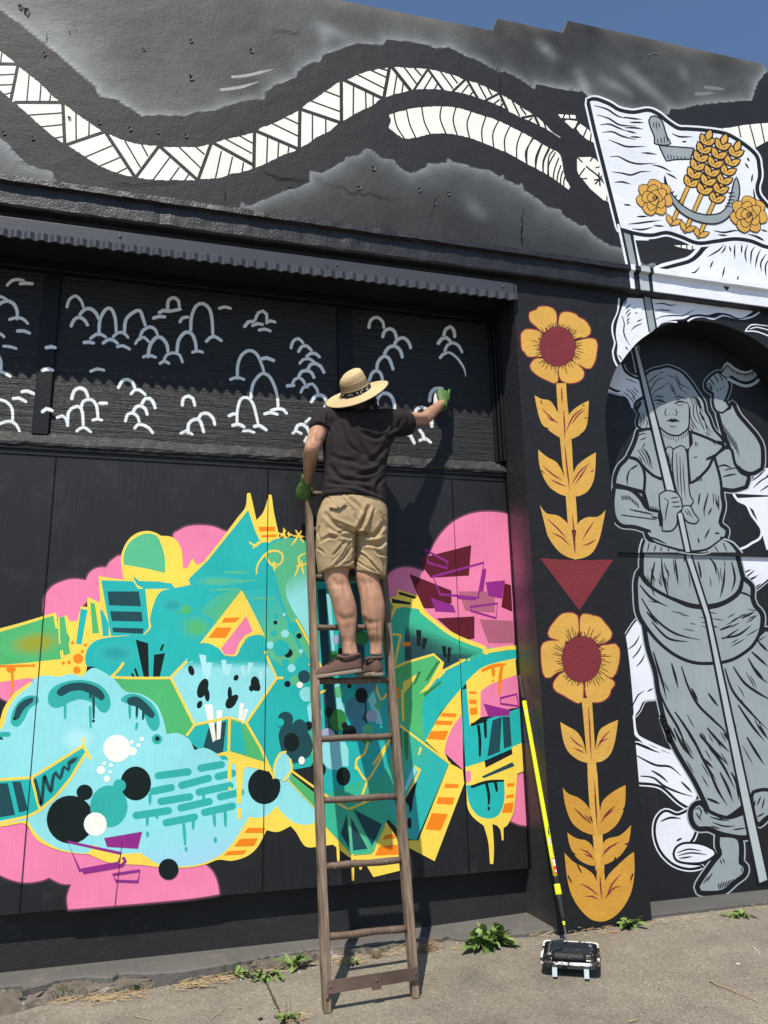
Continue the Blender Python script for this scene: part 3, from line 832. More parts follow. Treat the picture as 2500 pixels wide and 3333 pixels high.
# roses
def rose(art, c, cx, cy, r, m, blk):
    k = 9
    for ring, rr, sz, n, ph in ((0, .66, .44, 7, .2), (1, .40, .36, 5, .7), (2, .18, .26, 4, .1)):
        l0 = art.layer
        for i in range(n):
            art.layer = l0 + (i % 3) * 2
            t = 2 * math.pi * i / n + ph
            x, y = cx + r * rr * math.cos(t), cy + r * rr * math.sin(t)
            pts = []
            for j in range(12):
                b_ = 2 * math.pi * j / 12
                q = 1 + .10 * math.sin(3 * b_ + i * 2)
                lx, ly = r * sz * 1.05 * math.cos(b_) * q, r * sz * .92 * math.sin(b_) * q
                pts.append((x + lx * math.cos(t) - ly * math.sin(t), y + lx * math.sin(t) + ly * math.cos(t)))
            s = c + ' ' + ' '.join('%.1f,%.1f' % p for p in pts)
            art.line(blk, max(5, r * .10), s, closed=True); art.up(); art.fill(m, s, True); art.layer = l0 + 6
    sp = ' '.join('%.1f,%.1f' % (cx + r * .17 * (1 - t / 14) * math.cos(t), cy + r * .17 * (1 - t / 14) * math.sin(t)) for t in np.linspace(0, 11, 26))
    art.line(blk, max(3, r * .05), c + ' ' + sp); art.up()
rose(a, 'C', 1047, 1067, 88, ST['gold'], ST['black'])
rose(a, 'C', 1555, 1158, 90, ST['gold'], ST['black'])
flag = a.done('painted_flag')
flag['label'] = 'painted pale flag with sickle, wheat ears and two roses'

# cracks, pock marks and chips in the old render
m_crack = paint('render_crack', (0.006, 0.006, 0.007), 'stucco', .8, .5, .1, .1)
m_chip = paint('render_chip', (0.16, 0.15, 0.135), 'concrete', .8, .8, .2, .2)
rc = random.Random(4)
def crack(s_, w, m_=None):
    T_ = trace(s_); pts_ = []
    for (x0, y0, _), (x1, y1, _) in zip(T_, T_[1:]):
        n_ = max(2, int(math.hypot(x1 - x0, y1 - y0) / 9))
        pts_ += [(x0 + (x1 - x0) * k / n_ + rc.gauss(0, 2.0), y0 + (y1 - y0) * k / n_ + rc.gauss(0, 2.0)) for k in range(n_)]
    a_ = Art(WALL, 95); a_.ribbon(pts_, w, m_ or m_crack, (.4, .2)); a_.done('crack')
for s_ in ('A 255,170 245,230 205,205', 'A 1400,925 1450,932 1500,965 1659,972', 'B 100,925 160,950 250,965 370,975', 'B 430,990 520,1005 570,1045 600,1038 680,1045 760,1070 880,1062', 'B 1010,1130 1020,1085 1055,1030', 'B 980,1160 1040,1150', 'A 1205,1080 1225,1010', 'A 600,985 720,1000 860,985 1000,985', 'A 1290,690 1330,720', 'B 1380,395 1376,470 1382,560 1378,640', 'B 1495,1180 1490,1260 1498,1360', 'C 335,1120 330,1230 336,1350', 'C 690,235 730,238', 'C 960,300 970,310', 'A 1480,160 1640,178', 'A 80,870 150,880 190,905'):
    crack(s_, 2.0)
for s_ in ('C 1000,290 1050,292 1095,298', 'B 690,885 700,915', 'B 545,885 548,920'):
    crack(s_, 2.4, m_chip)
for c_, u_, v_, r_ in (('A', 108, 32, 16), ('A', 140, 55, 22), ('A', 240, 288, 11), ('A', 1030, 412, 18), ('A', 1030, 215, 12), ('A', 533, 657, 11), ('A', 372, 632, 11), ('A', 775, 262, 9), ('A', 1355, 268, 14), ('A', 700, 690, 13), ('A', 850, 708, 10), ('A', 1003, 730, 11), ('A', 290, 374, 4), ('A', 375, 170, 6), ('A', 410, 160, 5), ('B', 688, 905, 14), ('B', 610, 1010, 12), ('B', 940, 1020, 12), ('B', 1095, 1040, 12), ('B', 1020, 1095, 9), ('A', 175, 742, 12), ('A', 20, 712, 12), ('C', 970, 300, 5), ('C', 1515, 440, 4)):
    a_ = Art(WALL, 92); a_.dot(m_chip, c_, u_ + r_ * .25, v_ + r_ * .35, r_ * .9, r_ * .7, rc.uniform(0, 3), 12, .22); a_.dot(m_crack, c_, u_, v_, r_ * .75, r_ * .5, rc.uniform(0, 3), 11, .28); a_.done('pock_mark')

# ================================================================== graffiti on the plywood doors
def softdot(art, m, c, u, v, r, r2=None, ang=0.0, core=0.15):
    """sprayed cloud: full cover in the core, nothing at the rim"""
    x, y = pix(c, u, v); k = CROPS[c][2] / 1659.0
    r, r2 = r * k, (r2 or r) * k
    art.layer += 0.12
    n = 28
    o = len(art.v); mi = art.mid(m)
    art.v.append(art.P(x, y)); art.cov.append(1.0)
    for rr, cc in ((core, 0.95), ((1 + core) / 2, 0.5), (1.0, 0.0)):
        for i in range(n):
            a = 2 * math.pi * i / n
            dx, dy = r * rr * math.cos(a), r2 * rr * math.sin(a)
            art.v.append(art.P(x + dx * math.cos(ang) - dy * math.sin(ang), y + dx * math.sin(ang) + dy * math.cos(ang))); art.cov.append(cc)
    for i in range(n):
        j = (i + 1) % n
        art.f.append((o, o + 1 + i, o + 1 + j)); art.mi.append(mi)
        for q in (0, 1):
            a0 = o + 1 + q * n; b0 = a0 + n
            art.f.append((a0 + i, b0 + i, b0 + j, a0 + j)); art.mi.append(mi)
C_ = dict(green=(0.075, 0.44, 0.15), teal=(0.018, 0.43, 0.41), tgreen=(0.04, 0.44, 0.27), dteal=(0.012, 0.062, 0.075), aqua=(0.27, 0.69, 0.72), lgreen=(0.095, 0.46, 0.24))
SOFT = {n: soft_paint('soft_' + n, c, C_[b], 'ply', 0.5, 0.5) for n, c, b in (('olive', (0.30, 0.33, 0.02), 'green'), ('ink', (0.006, 0.03, 0.03), 'teal'), ('teal', (0.018, 0.43, 0.41), 'tgreen'), ('lgreen', (0.095, 0.46, 0.24), 'teal'), ('green', (0.075, 0.44, 0.15), 'teal'), ('sea', (0.012, 0.32, 0.33), 'teal'), ('pale', (0.40, 0.76, 0.79), 'aqua'), ('teal_aqua', (0.018, 0.43, 0.41), 'aqua'), ('dteal_tgreen', (0.008, 0.045, 0.055), 'tgreen'), ('aqua_lgreen', (0.27, 0.69, 0.72), 'lgreen'), ('sky_aqua', (0.33, 0.62, 0.80), 'aqua'), ('seag_aqua', (0.03, 0.40, 0.36), 'aqua'), ('green_teal', (0.085, 0.45, 0.17), 'teal'))}
p = PL
gname = []
TOPL = [2.0]
def G_(name, fn, base):
    art = Art(PANEL, 1.0 if base == 1 else TOPL[0])
    fn(art)
    o = art.done(name)
    TOPL[0] = max(TOPL[0], art.layer + 0.5)
    return o

# --- pink bubbles behind everything
m_halo = soft_paint('pink_overspray', (0.20, 0.055, 0.10), (0.0108, 0.0113, 0.0138), 'ply', 0.5, 0.6)
def f_(t):
    def fn(art):
        art.line(m_halo, 16, t, closed=True, soft=0.95)
        art.up(); art.fill(p['pink'], t, True)
    return fn
G_('painted_pink_bubble', f_('G 935,405 960,380 1010,355 1080,348 1150,355 1200,375 1235,410 1110,560 1000,600 970,500'), 1)
G_('painted_pink_bubble', f_('G 240,835! 235,790 245,730 280,680 340,650 400,638 465,645! 480,610 520,580 575,575! 590,550 620,525 655,512 700,570! 680,660! 560,640! 560,770! 475,755! 430,800! 420,880! 310,870!'), 1)
G_('painted_pink_bubble', f_('G -30,1180! 175,1155! 175,1225! 110,1270 50,1300 -30,1260!'), 1)
G_('painted_pink_bubble', f_('J -30,560! 110,560! 150,600 200,650 300,700 480,720 700,760 880,790 1000,795 1110,798! 1150,840 1175,900 1184,958! 1000,985 600,1021 369,1040! 363,975 385,905! 330,900 265,868! 220,885 140,895 60,880 -30,840!'), 1)
G_('painted_pink_bubble', f_('H 740,680! 760,630 800,590 850,575 900,578 960,596! 990,510 1030,430 1080,365 1140,318 1220,285 1300,275 1380,280 1416,290! 1430,500 1440,700 1448,1020! 1290,1015! 1100,940! 950,840! 800,800!'), 1)
G_('painted_pink_bubble', f_('K 1450,300! 1505,292! 1527,420 1530,588! 1480,583 1425,560!'), 1)

# --- pink bubble bricks
def bricks(art):
    for c, s in (('wine', '938,530 965,520 1218,455 1205,620 1000,632 960,580'), ('wine', '883,610 1110,700 1112,770 1010,797 955,797'), ('wine', '1398,660 1432,672 1440,815 1380,790'), ('wine', '1030,850 1235,840 1235,960 1200,965 1120,930'), ('rose', '1150,705 1345,705 1345,820 1185,810'), ('rose', '1262,855 1442,865 1445,985 1310,985'), ('magenta', '1295,655 1400,645 1385,745 1310,730'), ('magenta', '1000,740 1120,780 1135,820 1025,815')):
        art.fill(p[c], 'H ' + s)
    art.up()
    art.line(p['magenta'], 13, 'H 965,478 1090,545 1090,580 985,550', closed=True, smooth=False)
    art.line(p['magenta'], 15, 'H 1010,625 1285,550 1255,740 1050,720', closed=True, smooth=False)
    art.line(p['magenta'], 13, 'H 1210,790 1360,770 1352,850 1215,810', closed=True, smooth=False)
    art.line(p['magenta'], 18, 'H 1290,590 1275,700|1235,745 1150,738')
G_('painted_brick_marks', bricks, 3)

# --- letter shapes upper left
def upleft(a):
    a.fill(p['yellow'], 'G -30,912! 100,878 300,818! 312,850! 358,832! 380,868! 418,862! 436,785! 472,790! 472,735! 540,765! 533,622! 665,642! 720,622! 930,652! 1030,668! 945,695 870,720 840,800 830,900 780,945 600,970 500,1010 480,1060 460,1170! 300,1190 190,1185! 160,1172! -30,1200!', True)
    a.up()
    a.many(p['green'], 'G -30,932 100,895 288,835 330,1070 150,1090 -30,1105|305,850 348,838 380,1040 345,1052|488,765 512,770 536,930 500,932')
    a.many(p['teal'], 'G 436,798 474,805 440,992 411,988|540,800 556,810 588,880 588,945 556,948|546,645 720,650 745,690 785,690 805,900 775,938 600,950 588,880|713,618 752,648 922,655 945,690 780,692 740,670')
    a.up()
    a.many(p['dteal'], 'G 580,705 750,705 762,786 590,780|595,812 765,815 771,868 605,865|608,900 777,905 770,934 610,925')
    softdot(a, SOFT['olive'], 'G', 190, 985, 190, 85, -0.15)
    a.line(p['yellow'], 7, 'G 318,850 322,985|600,950 700,945')
    a.up()
    a.line(p['orange'], 14, 'G -20,1110 60,1108 185,1106|65,1110 68,1200 65,1250', (1, .8))
    a.dot(p['orange'], 'G', 62, 1268, 10); a.dot(p['orange'], 'G', 60, 1125, 26, 20)
    for u, v, r in ((422, 1068, 27), (415, 1130, 20), (445, 1030, 9), (460, 995, 9), (392, 982, 9), (373, 1088, 10), (342, 1092, 9), (182, 1105, 9)): a.dot(p['orange'], 'G', u, v, r)
G_('painted_letter_shape', upleft, 3)
def dome(a):
    a.fill(p['yellow'], 'G 668,645! 655,560 657,500 690,430 740,390 800,378 850,392 870,405 910,406 950,425 980,480 990,580! 1010,580 1040,528 1060,560 1110,540! 1120,600! 1060,610 1030,670! 925,662 720,628!', True)
    a.up(); a.fill(p['lgreen'], 'G 668,560! 670,500 700,440 750,405 800,392 845,405 870,450 890,520 892,606! 780,580', True)
G_('painted_dome', dome, 6)

# --- big teal mass with spikes
def mass(a):
    a.fill(p['yellow'], 'G 1335,175 1350,172 1362,215 1385,320! 1420,280 1440,225 1452,182 1466,184 1480,280 1510,415! 1560,440! 1440,460! 1390,440 1330,320 1130,560 1090,560 1190,430 1280,310 1325,250', True)
    a.up()
    a.fill(p['teal'], 'G 1341,265! 1375,370 1402,428! 1450,440! 1500,420 1580,415 H 330,430! 345,700! 400,1100! 350,1650! G 1470,1690! 1330,1420! 1050,1430! 920,1180! 600,1180! 560,1140 500,1110 470,1110 460,1070 475,1010 520,970 600,952 780,938! 815,900 810,850 835,760 870,705 950,685 1030,670! 1020,640 1060,598 1120,540!', True)
    a.up()
    a.fill(p['lgreen'], 'H 110,500! 130,460 180,428 260,420 340,432! 345,560 350,900 420,1140! 350,1080 280,960 200,760 160,620', True)
    a.grad(SOFT['green_teal'], 'G 1010,930! 1060,850 1150,740 1290,690! 1330,720! 1440,950! 1400,938! 1080,985! 1020,960', (950, 700), (1180, 960))
    a.grad(SOFT['lgreen'], 'H 0,700! 150,690! 250,930! 330,1110! 200,1110! 130,1060! 105,960! 60,940! 30,850!', (0, 720), (200, 1000))
    a.up()
    a.grad(SOFT['aqua_lgreen'], 'H 235,640 345,560 352,760 352,960 300,880 240,780 215,700', (215, 560), (330, 760))
    for u, v, r, r2, c in ((1060, 900, 110, 80, 'green'), (1180, 650, 150, 30, 'lgreen'), (620, 1040, 120, 60, 'sea'), (930, 780, 70, 40, 'sea')):
        softdot(a, SOFT[c], 'G', u, v, r, r2)
    a.line(SOFT['lgreen'], 12, 'G 1150,640 1300,650 1400,640|1200,600 1350,605|1130,700 1300,690|1340,740 1500,745', (.2, .2), soft=.5)
    a.up()
    for u, v, r in ((1003, 803, 26), (965, 820, 9), (1062, 800, 7), (1005, 855, 8), (978, 878, 6)): a.dot(p['green'], 'G', u, v, r)
    # yellow scribbles on the head
    a.line(p['yellow'], 11, 'H 20,440 55,460 75,445|40,470 70,440 110,435 130,440|58,610 65,560 110,500 155,485 195,500 195,545 160,575|110,500 120,540 150,570|150,545 155,590|135,560 170,555|265,620 290,560 285,520 320,500|275,570 330,555|300,540 310,610|190,410 215,375|180,390 225,415|205,365 210,420|250,455 300,380|270,375 310,440|255,405 320,410|225,395 250,400|230,385 235,410', (.6, .6))
    a.many(p['orange'], 'H 70,356 157,355 160,380 75,380|83,402 165,396 165,410 88,413')
    # yellow triangle
    a.fill(p['yellow'], 'G 1305,698! 1360,800 1432,948! 1400,938 1330,960 1290,1055! 1215,1050 1180,1012 1130,992 1078,988!', True)
    a.up()
    a.fill(p['pink'], 'G 1330,838 1365,920 1320,945 1290,985 1268,1046 1215,1046 1193,1014')
    a.many(p['orange'], 'G 1195,875 1215,848 1300,845 1270,872|1125,956 1170,900 1252,900 1220,956')
    # slashes
    a.many(p['ink'], 'G 733,965 800,985 806,1236 790,1232|832,1047 891,1038 840,1272 822,1266')
    a.line(p['ink'], 12, 'G 730,1125 755,1195|714,1152 732,1182|875,1200 868,1228|880,995 870,1020')
    for u, v, r, c in ((212, 933, 22, 'aqua'), (133, 995, 20, 'aqua'), (298, 1028, 12, 'aqua'), (247, 1120, 22, 'aqua'), (208, 830, 9, 'aqua'), (160, 873, 11, 'ink'), (288, 945, 15, 'ink'), (228, 1037, 25, 'ink'), (225, 1205, 17, 'ink'), (190, 1010, 45, 'teal'), (150, 930, 17, 'teal'), (255, 900, 30, 'teal'), (300, 1095, 38, 'teal'), (215, 1090, 22, 'teal'), (162, 840, 14, 'teal'), (268, 1185, 30, 'lgreen'), (330, 1260, 40, 'aqua'), (316, 1165, 34, 'dteal')):
        a.dot(p[c], 'H', u, v, r, wob=.02)
    a.up()
    a.dot(p['white'], 'H', 292, 1210, 17)
mass_o = G_('painted_teal_mass', mass, 5)

# --- face in the middle
def face(a):
    a.fill(p['green'], 'G 618,1178! 920,1176! 1048,1430! 1010,1478 960,1500 890,1480 870,1400 840,1330 780,1285 680,1250!', True)
    a.up()
    a.fill(p['teal'], 'G 1005,1500! 1050,1425! 1240,1385! 1330,1415! 1470,1700! 1200,1640! 1100,1580!')
    a.up()
    a.many(p['dteal'], 'G 1130,1432 1222,1405 1203,1592 1098,1546')
    a.many(p['green'], 'G 1245,1398 1328,1415 1440,1630 1238,1572')
    a.up(); a.fill(p['teal'], 'G 1255,1412 1300,1420 1330,1585 1240,1560')
    a.fill(p['aqua'], 'G 925,1172! 1010,1080! 1040,1060 1440,1060! 1496,1172! 1330,1412! 1240,1382! 1052,1422!', True)
    a.up()
    a.fill(p['teal'], 'G 1005,1095! 1030,1020 1080,985 1140,990 1195,1030 1215,1052 1275,1052 1310,990 1370,950 1420,965 1450,1060! 1440,1080 1380,1090 1300,1075 1230,1095 1150,1075 1080,1100 1040,1080', True)
    a.up()
    a.grad(SOFT['teal_aqua'], 'G 1012,1092! 1080,1078 1150,1075 1230,1078 1300,1070 1380,1072 1442,1078! 1455,1110! 1440,1140! 1000,1140! 990,1112!', (1200, 1142), (1200, 1070), False)
    m_lt = paint('ply_paint_pale_aqua', (0.40, 0.76, 0.79), 'ply', .5, .5)
    a.many(m_lt, 'G 1075,1045 1112,1050 1118,1155 1100,1160|1115,1090 1148,1090 1130,1180 1112,1180|1195,1075 1222,1075 1225,1150 1208,1150|1225,1098 1252,1098 1238,1165 1225,1165|1340,1090 1370,1090 1345,1150 1335,1150|1300,1105 1320,1105 1325,1160 1310,1160|1395,1140 1415,1140 1420,1180 1408,1180|1435,1115 1450,1115 1440,1170 1430,1170')
    for u, v, r, r2, an in ((1033, 1132, 16, 28, -.3), (1095, 1228, 27, 55, .35), (1118, 1262, 14, 38, -.1), (1078, 1316, 14, 22, .4), (1248, 1302, 26, 40, .6), (1241, 1255, 12, 36, 0), (1268, 1285, 16, 26, .5), (1275, 1171, 13, 17, .5), (1378, 1203, 24, 40, -.1), (1358, 1228, 14, 17, 0), (1393, 1222, 14, 22, 0)): a.dot(p['ink'], 'G', u, v, r, r2, an)
    a.up()
    a.many(p['white'], 'G 1103,1315 1147,1315 1166,1505 1150,1520|1170,1346 1201,1346 1190,1500 1170,1508|1295,1308 1318,1310 1306,1402 1287,1396|1320,1340 1341,1340 1316,1420 1304,1416')
    a.line(p['yellow'], 14, 'G 598,1168 690,1172 800,1173 920,1172|600,1168 640,1130 665,1095|603,1172 650,1245|920,1172 960,1130 1005,1085|925,1175 1050,1425|1010,1480 1052,1425 1240,1385 1330,1415 1495,1172 1440,1055|1495,1174 1525,1172|1240,1388 1235,1585|1330,1415 1405,1545 1475,1700|1165,1592 1240,1578 1440,1645', smooth=False)
    for u, v in ((663, 1097), (652, 1246), (1435, 1035)): a.dot(p['yellow'], 'G', u, v, 9)
face_o = G_('painted_face', face, 12)

# --- blue cloud monster lower left
MON = 'G -30,1490! 20,1425 40,1350 90,1272 160,1215 190,1172 250,1160 320,1166! 380,1150 440,1166! 500,1118 560,1140 620,1182 680,1245 760,1258 840,1310 880,1390 900,1476! 960,1470 1020,1502 1050,1562! 1100,1550 1150,1568 1200,1615! J 1240,235 1345,265 1440,262! 1500,330 1570,300! 1640,400! K 370,480! 378,560 330,583 260,570 200,520 165,480! 120,530 60,546 J 1345,540! 1310,600 1250,690 1180,752 1080,795 960,808 860,797 760,735! 700,738 600,735 510,690! 470,735 380,728 290,700 200,635 150,560! 60,570 -30,590!'
def monster(a):
    a.line(p['yellow'], 30, 'G -30,1470 12,1410 35,1340 90,1262 165,1205', (1, .7))
    a.fill(p['yellow'], 'J -30,600! 110,575! 145,585 200,665 290,712 380,735 480,742! 600,790 760,800 860,812 1000,815 1100,800 1180,772 1250,778 1330,755 1390,705 1440,612! 1500,622 1570,590! 1600,625 1650,700 K 400,700 470,690! 560,760! 680,750! 840,690! 700,480! 300,450! J 1300,450! 600,600! -30,500!', True)
    a.up(); a.fill(p['aqua'], MON, True)
    a.up()
    a.grad(SOFT['sky_aqua'], 'J 560,600! 700,560 900,600 1100,560 1340,545! 1310,600 1250,690 1180,750 1080,792 960,805 860,795 762,735! 700,735 620,730!', (900, 560), (960, 860))
    a.up()
    softdot(a, SOFT['pale'], 'J', 420, 120, 130, 90)
    a.fill(p['seag'], 'G 262,1310 268,1245 330,1200 430,1183 520,1200 580,1250 597,1320 572,1360 540,1352 505,1310 440,1288 380,1302 340,1325 300,1335', True)
    a.fill(p['seag'], 'G 60,1420 65,1360 100,1300 150,1268 205,1272 212,1300 160,1340 130,1400 95,1437', True)
    a.fill(p['seag'], 'G 652,1292 690,1260 750,1263 820,1308 856,1370 862,1430 835,1460 800,1430 765,1350 700,1318', True)
    a.line(p['seag'], 15, 'G 352,1310 352,1390|487,1330 490,1440|700,1310 702,1390|740,1420 735,1450|740,1340 738,1390', (1, .7))
    a.dot(p['seag'], 'G', 848, 1503, 28); a.line(p['seag'], 26, 'J -20,100 20,95 45,95')
    a.up()
    a.fill(p['dteal'], 'G 305,1250 340,1215 420,1197 500,1210 552,1245 566,1280 550,1296 510,1270 440,1240 380,1246 330,1272', True)
    a.fill(p['dteal'], 'G 75,1400 90,1330 135,1290 182,1277 178,1300 130,1342 98,1395', True)
    a.fill(p['dteal'], 'G 688,1285 740,1273 800,1318 837,1370 826,1391 790,1372 740,1327 695,1316', True)
    a.line(p['dteal'], 14, 'G 505,1270 506,1390|488,1260 488,1280|740,1320 738,1378|775,1350 772,1395|10,1500 -10,1495', (1, .7))
    for u, v, r in ((505, 1405, 8), (78, 1392, 9), (850, 1500, 13)): a.dot(p['ink'], 'G', u, v, r)
    # brick marks
    for i, s in enumerate(('855,318 1015,297', '1085,277 1195,258', '828,402 925,382', '982,370 1125,332', '1178,322 1258,304', '870,457 1025,432', '1075,407 1242,372', '1190,432 1300,407', '735,533 910,507', '977,492 1130,457', '1105,517 1255,482', '897,572 1050,542')):
        a.line(p['seag'] if i > 1 else p['seag'], 40, 'J ' + s)
    a.line(p['seag'], 17, 'J 795,540 795,585|992,580 998,650 1000,690|1045,560 1042,605|1155,520 1160,590|1215,500 1218,590|810,420 810,470|1100,430 1100,460|840,520 850,548', (1, .6))
    for u, v, r, r2 in ((797, 635, 9, 16), (1005, 715, 8, 13), (1163, 665, 9, 16)): a.dot(p['seag'], 'J', u, v, r, r2)
    # mouth
    a.up()
    a.fill(p['teal'], 'J -30,348 170,332 205,320 455,162 462,200 380,335 300,432 215,500 150,532 -30,565')
    softdot(a, SOFT['ink'], 'J', 390, 240, 60, 25, -.6)
    a.up(); a.line(p['yellow'], 15, 'J -30,342 170,328 300,250 452,155 452,118|455,165 490,225|462,200 380,335 300,432 215,505 150,538 -30,580|172,330 215,500', smooth=False)
    a.many(p['dteal'], 'J -30,362 42,358 82,530 -30,548|66,350 112,350 152,505 104,517')
    a.line(p['dteal'], 19, 'J 190,345 205,400 222,475 232,400 240,318 255,360 275,405 285,340 300,300 325,335 345,270 370,290 375,245', (1, .8))
    # eyes and dots
    a.dot(p['ink'], 'J', 380, 555, 128, 130); a.dot(p['ink'], 'J', 457, 408, 44, 42); a.dot(p['ink'], 'J', 733, 360, 83, 92); a.dot(p['ink'], 'J', 1427, 375, 88, 97); 
    a.up(); a.dot(p['seag'], 'J', 588, 484, 101, 113); a.dot(p['seag'], 'J', 645, 372, 35)
    a.up(); a.dot(p['white'], 'J', 515, 580, 62, 64)
    a.dot(p['white'], 'G', 632, 1553, 74, 74)
    for u, v, r in ((715, 1568, 24), (712, 1518, 11), (747, 1535, 11), (766, 1502, 12)): a.dot(p['white'], 'G', u, v, r)
    for u, v, r in ((545, 288, 23), (562, 252, 10), (600, 262, 10), (596, 298, 9), (577, 335, 17)): a.dot(p['white'], 'J', u, v, r)
    a.dot(p['ink'], 'J', 910, 823, 54, 57)
    # yellow drips
    a.fill(p['yellow'], 'J 1165,205! 1200,192 1240,186! 1440,248! 1470,300! 1330,270 1315,290! 1300,470 1282,470 1275,290 1268,255 1240,255 1225,215', True)
    a.line(p['yellow'], 20, 'J 1240,250 1240,340|1292,500 1293,545'); a.dot(p['yellow'], 'J', 1241, 388, 9)
    a.many(p['orange'], 'J 1340,600 1432,600 1422,626 1320,626|1295,660 1392,655 1372,697 1265,700|1235,725 1332,720 1312,743 1210,748')
    # purple boxes
    a.fill(p['magenta'], 'J 562,655 768,620 745,713 578,703')
    a.line(p['magenta'], 16, 'J 365,675 655,738 638,790 430,828', closed=True, smooth=False)
    a.line(p['magenta'], 18, 'J 455,838 660,800 668,765')
    a.line(p['magenta'], 14, 'J 608,852 755,830 745,890 625,886', closed=True, smooth=False)
mon_o = G_('painted_cloud_monster', monster, 20)

# --- right-hand letters
def right(a):
    a.fill(p['tgreen'], 'H 790,800! 850,790 930,790 1000,850 1100,935 1290,1008! 1460,1012! 1470,1070! 1200,1190! 1160,1240! 1050,1360! 970,1520! K 1100,250! 920,672! 860,650! 700,480! 560,500! 420,470! 400,200! H 350,1650! 345,1000! 380,650! 760,650!')
    a.up()
    a.fill(p['teal'], 'H 385,660! 760,690! 790,900! 800,1200! 790,1500! K 800,200! 740,320! 640,340! 420,420! 400,100! H 400,1100!')
    a.fill(p['green'], 'H 800,1115! 1010,1042! 1062,1095! 1180,1080! 1000,1200! 960,1320! 970,1510! 850,1410! 800,1300!')
    a.fill(p['teal'], 'H 1300,1045! 1462,1022! 1466,1068! 1290,1110 1195,1190! 1160,1235! 1050,1360 968,1515! 955,1400 960,1300 1010,1190 1120,1110', True)
    a.up()
    a.grad(SOFT['dteal_tgreen'], 'H 858,1090! 860,900! 920,880 1060,945 1180,1010 1275,1028! 1180,1075 1072,1138! 1020,1048!', (1010, 880), (960, 1010))
    a.many(p['ink'], 'H 920,912 948,915 945,1000 925,1005|955,955 982,960 965,1020 950,1015|1058,1000 1080,1000 1085,1060 1068,1060|1090,1005 1110,1008 1102,1090 1088,1090')
    a.line(p['yellow'], 22, 'H 950,812 1010,860 1080,915 1140,950 1210,980 1285,1008 1300,1035|1290,1030 1400,1012 1460,1008')
    a.line(p['yellow'], 13, 'H 860,1090 1015,1045 1065,1092 1062,1135 1180,1075|800,1118 860,1092|1070,1140 1040,1170', smooth=False)
    a.up()
    for u in (1180, 1205, 1160): a.dot(p['yellow'], 'H', u, 1074, 6)
    a.fill(p['yellow'], 'H 775,745! 815,725! 818,692! 930,728! 958,790! 1000,842! 930,800 850,788! 812,800 780,872! 795,790!')
    a.many(p['yellow'], 'H 935,1258 990,1200 1052,1085 1064,1095 1062,1135 985,1235|850,1195 935,1145 880,1225 850,1260')
    a.many(p['dgreen'], 'H 1030,1085 1045,1090 985,1185 965,1190|930,1135 948,1140 915,1210 905,1205|960,1258 1055,1185 1055,1200 965,1275')
    a.up()
    a.many(p['ink'], 'H 825,705 918,733 915,746 828,722|788,743 892,765 888,777 790,767')
    # ribs seen between the ladder rails
    a.many(p['dteal'], 'H 388,690 432,690 448,980 520,1650 440,1650 405,1000|560,660 612,660 640,1000 660,1500 600,1300')
    a.many(p['aqua'], 'H 436,720 458,720 482,1040 466,1060|480,1210 505,1200 530,1420 500,1430|690,1240 740,1420 705,1420 660,1290|520,1480 555,1560 555,1650 510,1650|330,1330 350,1300 355,1400 345,1420')
    a.line(p['yellow'], 12, 'H 345,1100 410,1130|275,860 330,960 415,1130|385,1260 430,1240|700,1210 730,1290 760,1260|836,940 770,935|836,945 800,1115|845,1240 850,1400')
    a.many(p['orange'], 'H 845,978 890,978 885,1002 845,1000|800,1225 833,1222 833,1245 800,1248|805,1258 835,1255 835,1282 805,1285|808,1300 828,1300 825,1322 806,1322|805,1355 832,1350 830,1372 806,1376')
    a.up()
    lav = paint('ply_paint_lavender', (0.36, 0.38, 0.55), 'ply', .5, .5); mid = paint('ply_paint_mid_blue', (0.05, 0.24, 0.33), 'ply', .5, .5)
    for u, v, r, r2, c in ((500, 1248, 25, 32, p['lgreen']), (515, 1335, 25, 30, p['aqua']), (590, 1340, 55, 65, mid), (650, 1215, 55, 45, mid), (680, 1378, 30, 32, lav), (718, 1322, 20, 24, p['lgreen']), (630, 958, 36, 38, p['dgreen']), (490, 965, 20, 25, lav), (478, 1055, 28, 30, p['dgreen']), (655, 1490, 36, 38, p['dgreen']), (610, 1440, 45, 50, mid), (500, 1400, 45, 60, p['dgreen']), (440, 1495, 45, 52, lav), (660, 1450, 30, 30, p['lgreen']), (370, 1550, 25, 45, p['lgreen']), (480, 1580, 75, 90, p['aqua']), (380, 1360, 30, 45, p['aqua'])): a.dot(c, 'H', u, v, r, r2)
    a.up()
    for u, v, r, r2 in ((625, 1267, 34, 42), (447, 1357, 22, 28), (510, 1028, 14, 18), (560, 1467, 38, 40), (534, 1430, 17, 20), (340, 1430, 20, 24), (560, 1215, 12, 14)): a.dot(p['ink'], 'H', u, v, r, r2)
    for u, v, r, r2 in ((395, 285, 38, 42), (527, 322, 38, 50)): a.dot(p['ink'], 'K', u, v, r, r2)
    # dark blob left of the ladder
    a.fill(p['dteal'], 'K 178,110 190,60 215,40! 180,40 182,20 215,15 250,30 262,70! 300,60 340,90 362,150 350,200 300,235 250,248 205,215', True)
    a.dot(p['dteal'], 'H', 215, 1392, 40, 38); a.dot(p['teal'], 'H', 185, 1412, 22); a.dot(p['dteal'], 'H', 290, 1455, 45, 60)
    a.up(); a.dot(p['ink'], 'K', 247, 138, 42, 51); a.dot(p['white'], 'H', 302, 1618, 17, 22)
    # lower centre: aqua lumps and green wedges
    a.fill(p['aqua'], 'K 152,330! 155,260 180,205 205,192 240,225 248,275 238,330 215,345', True)
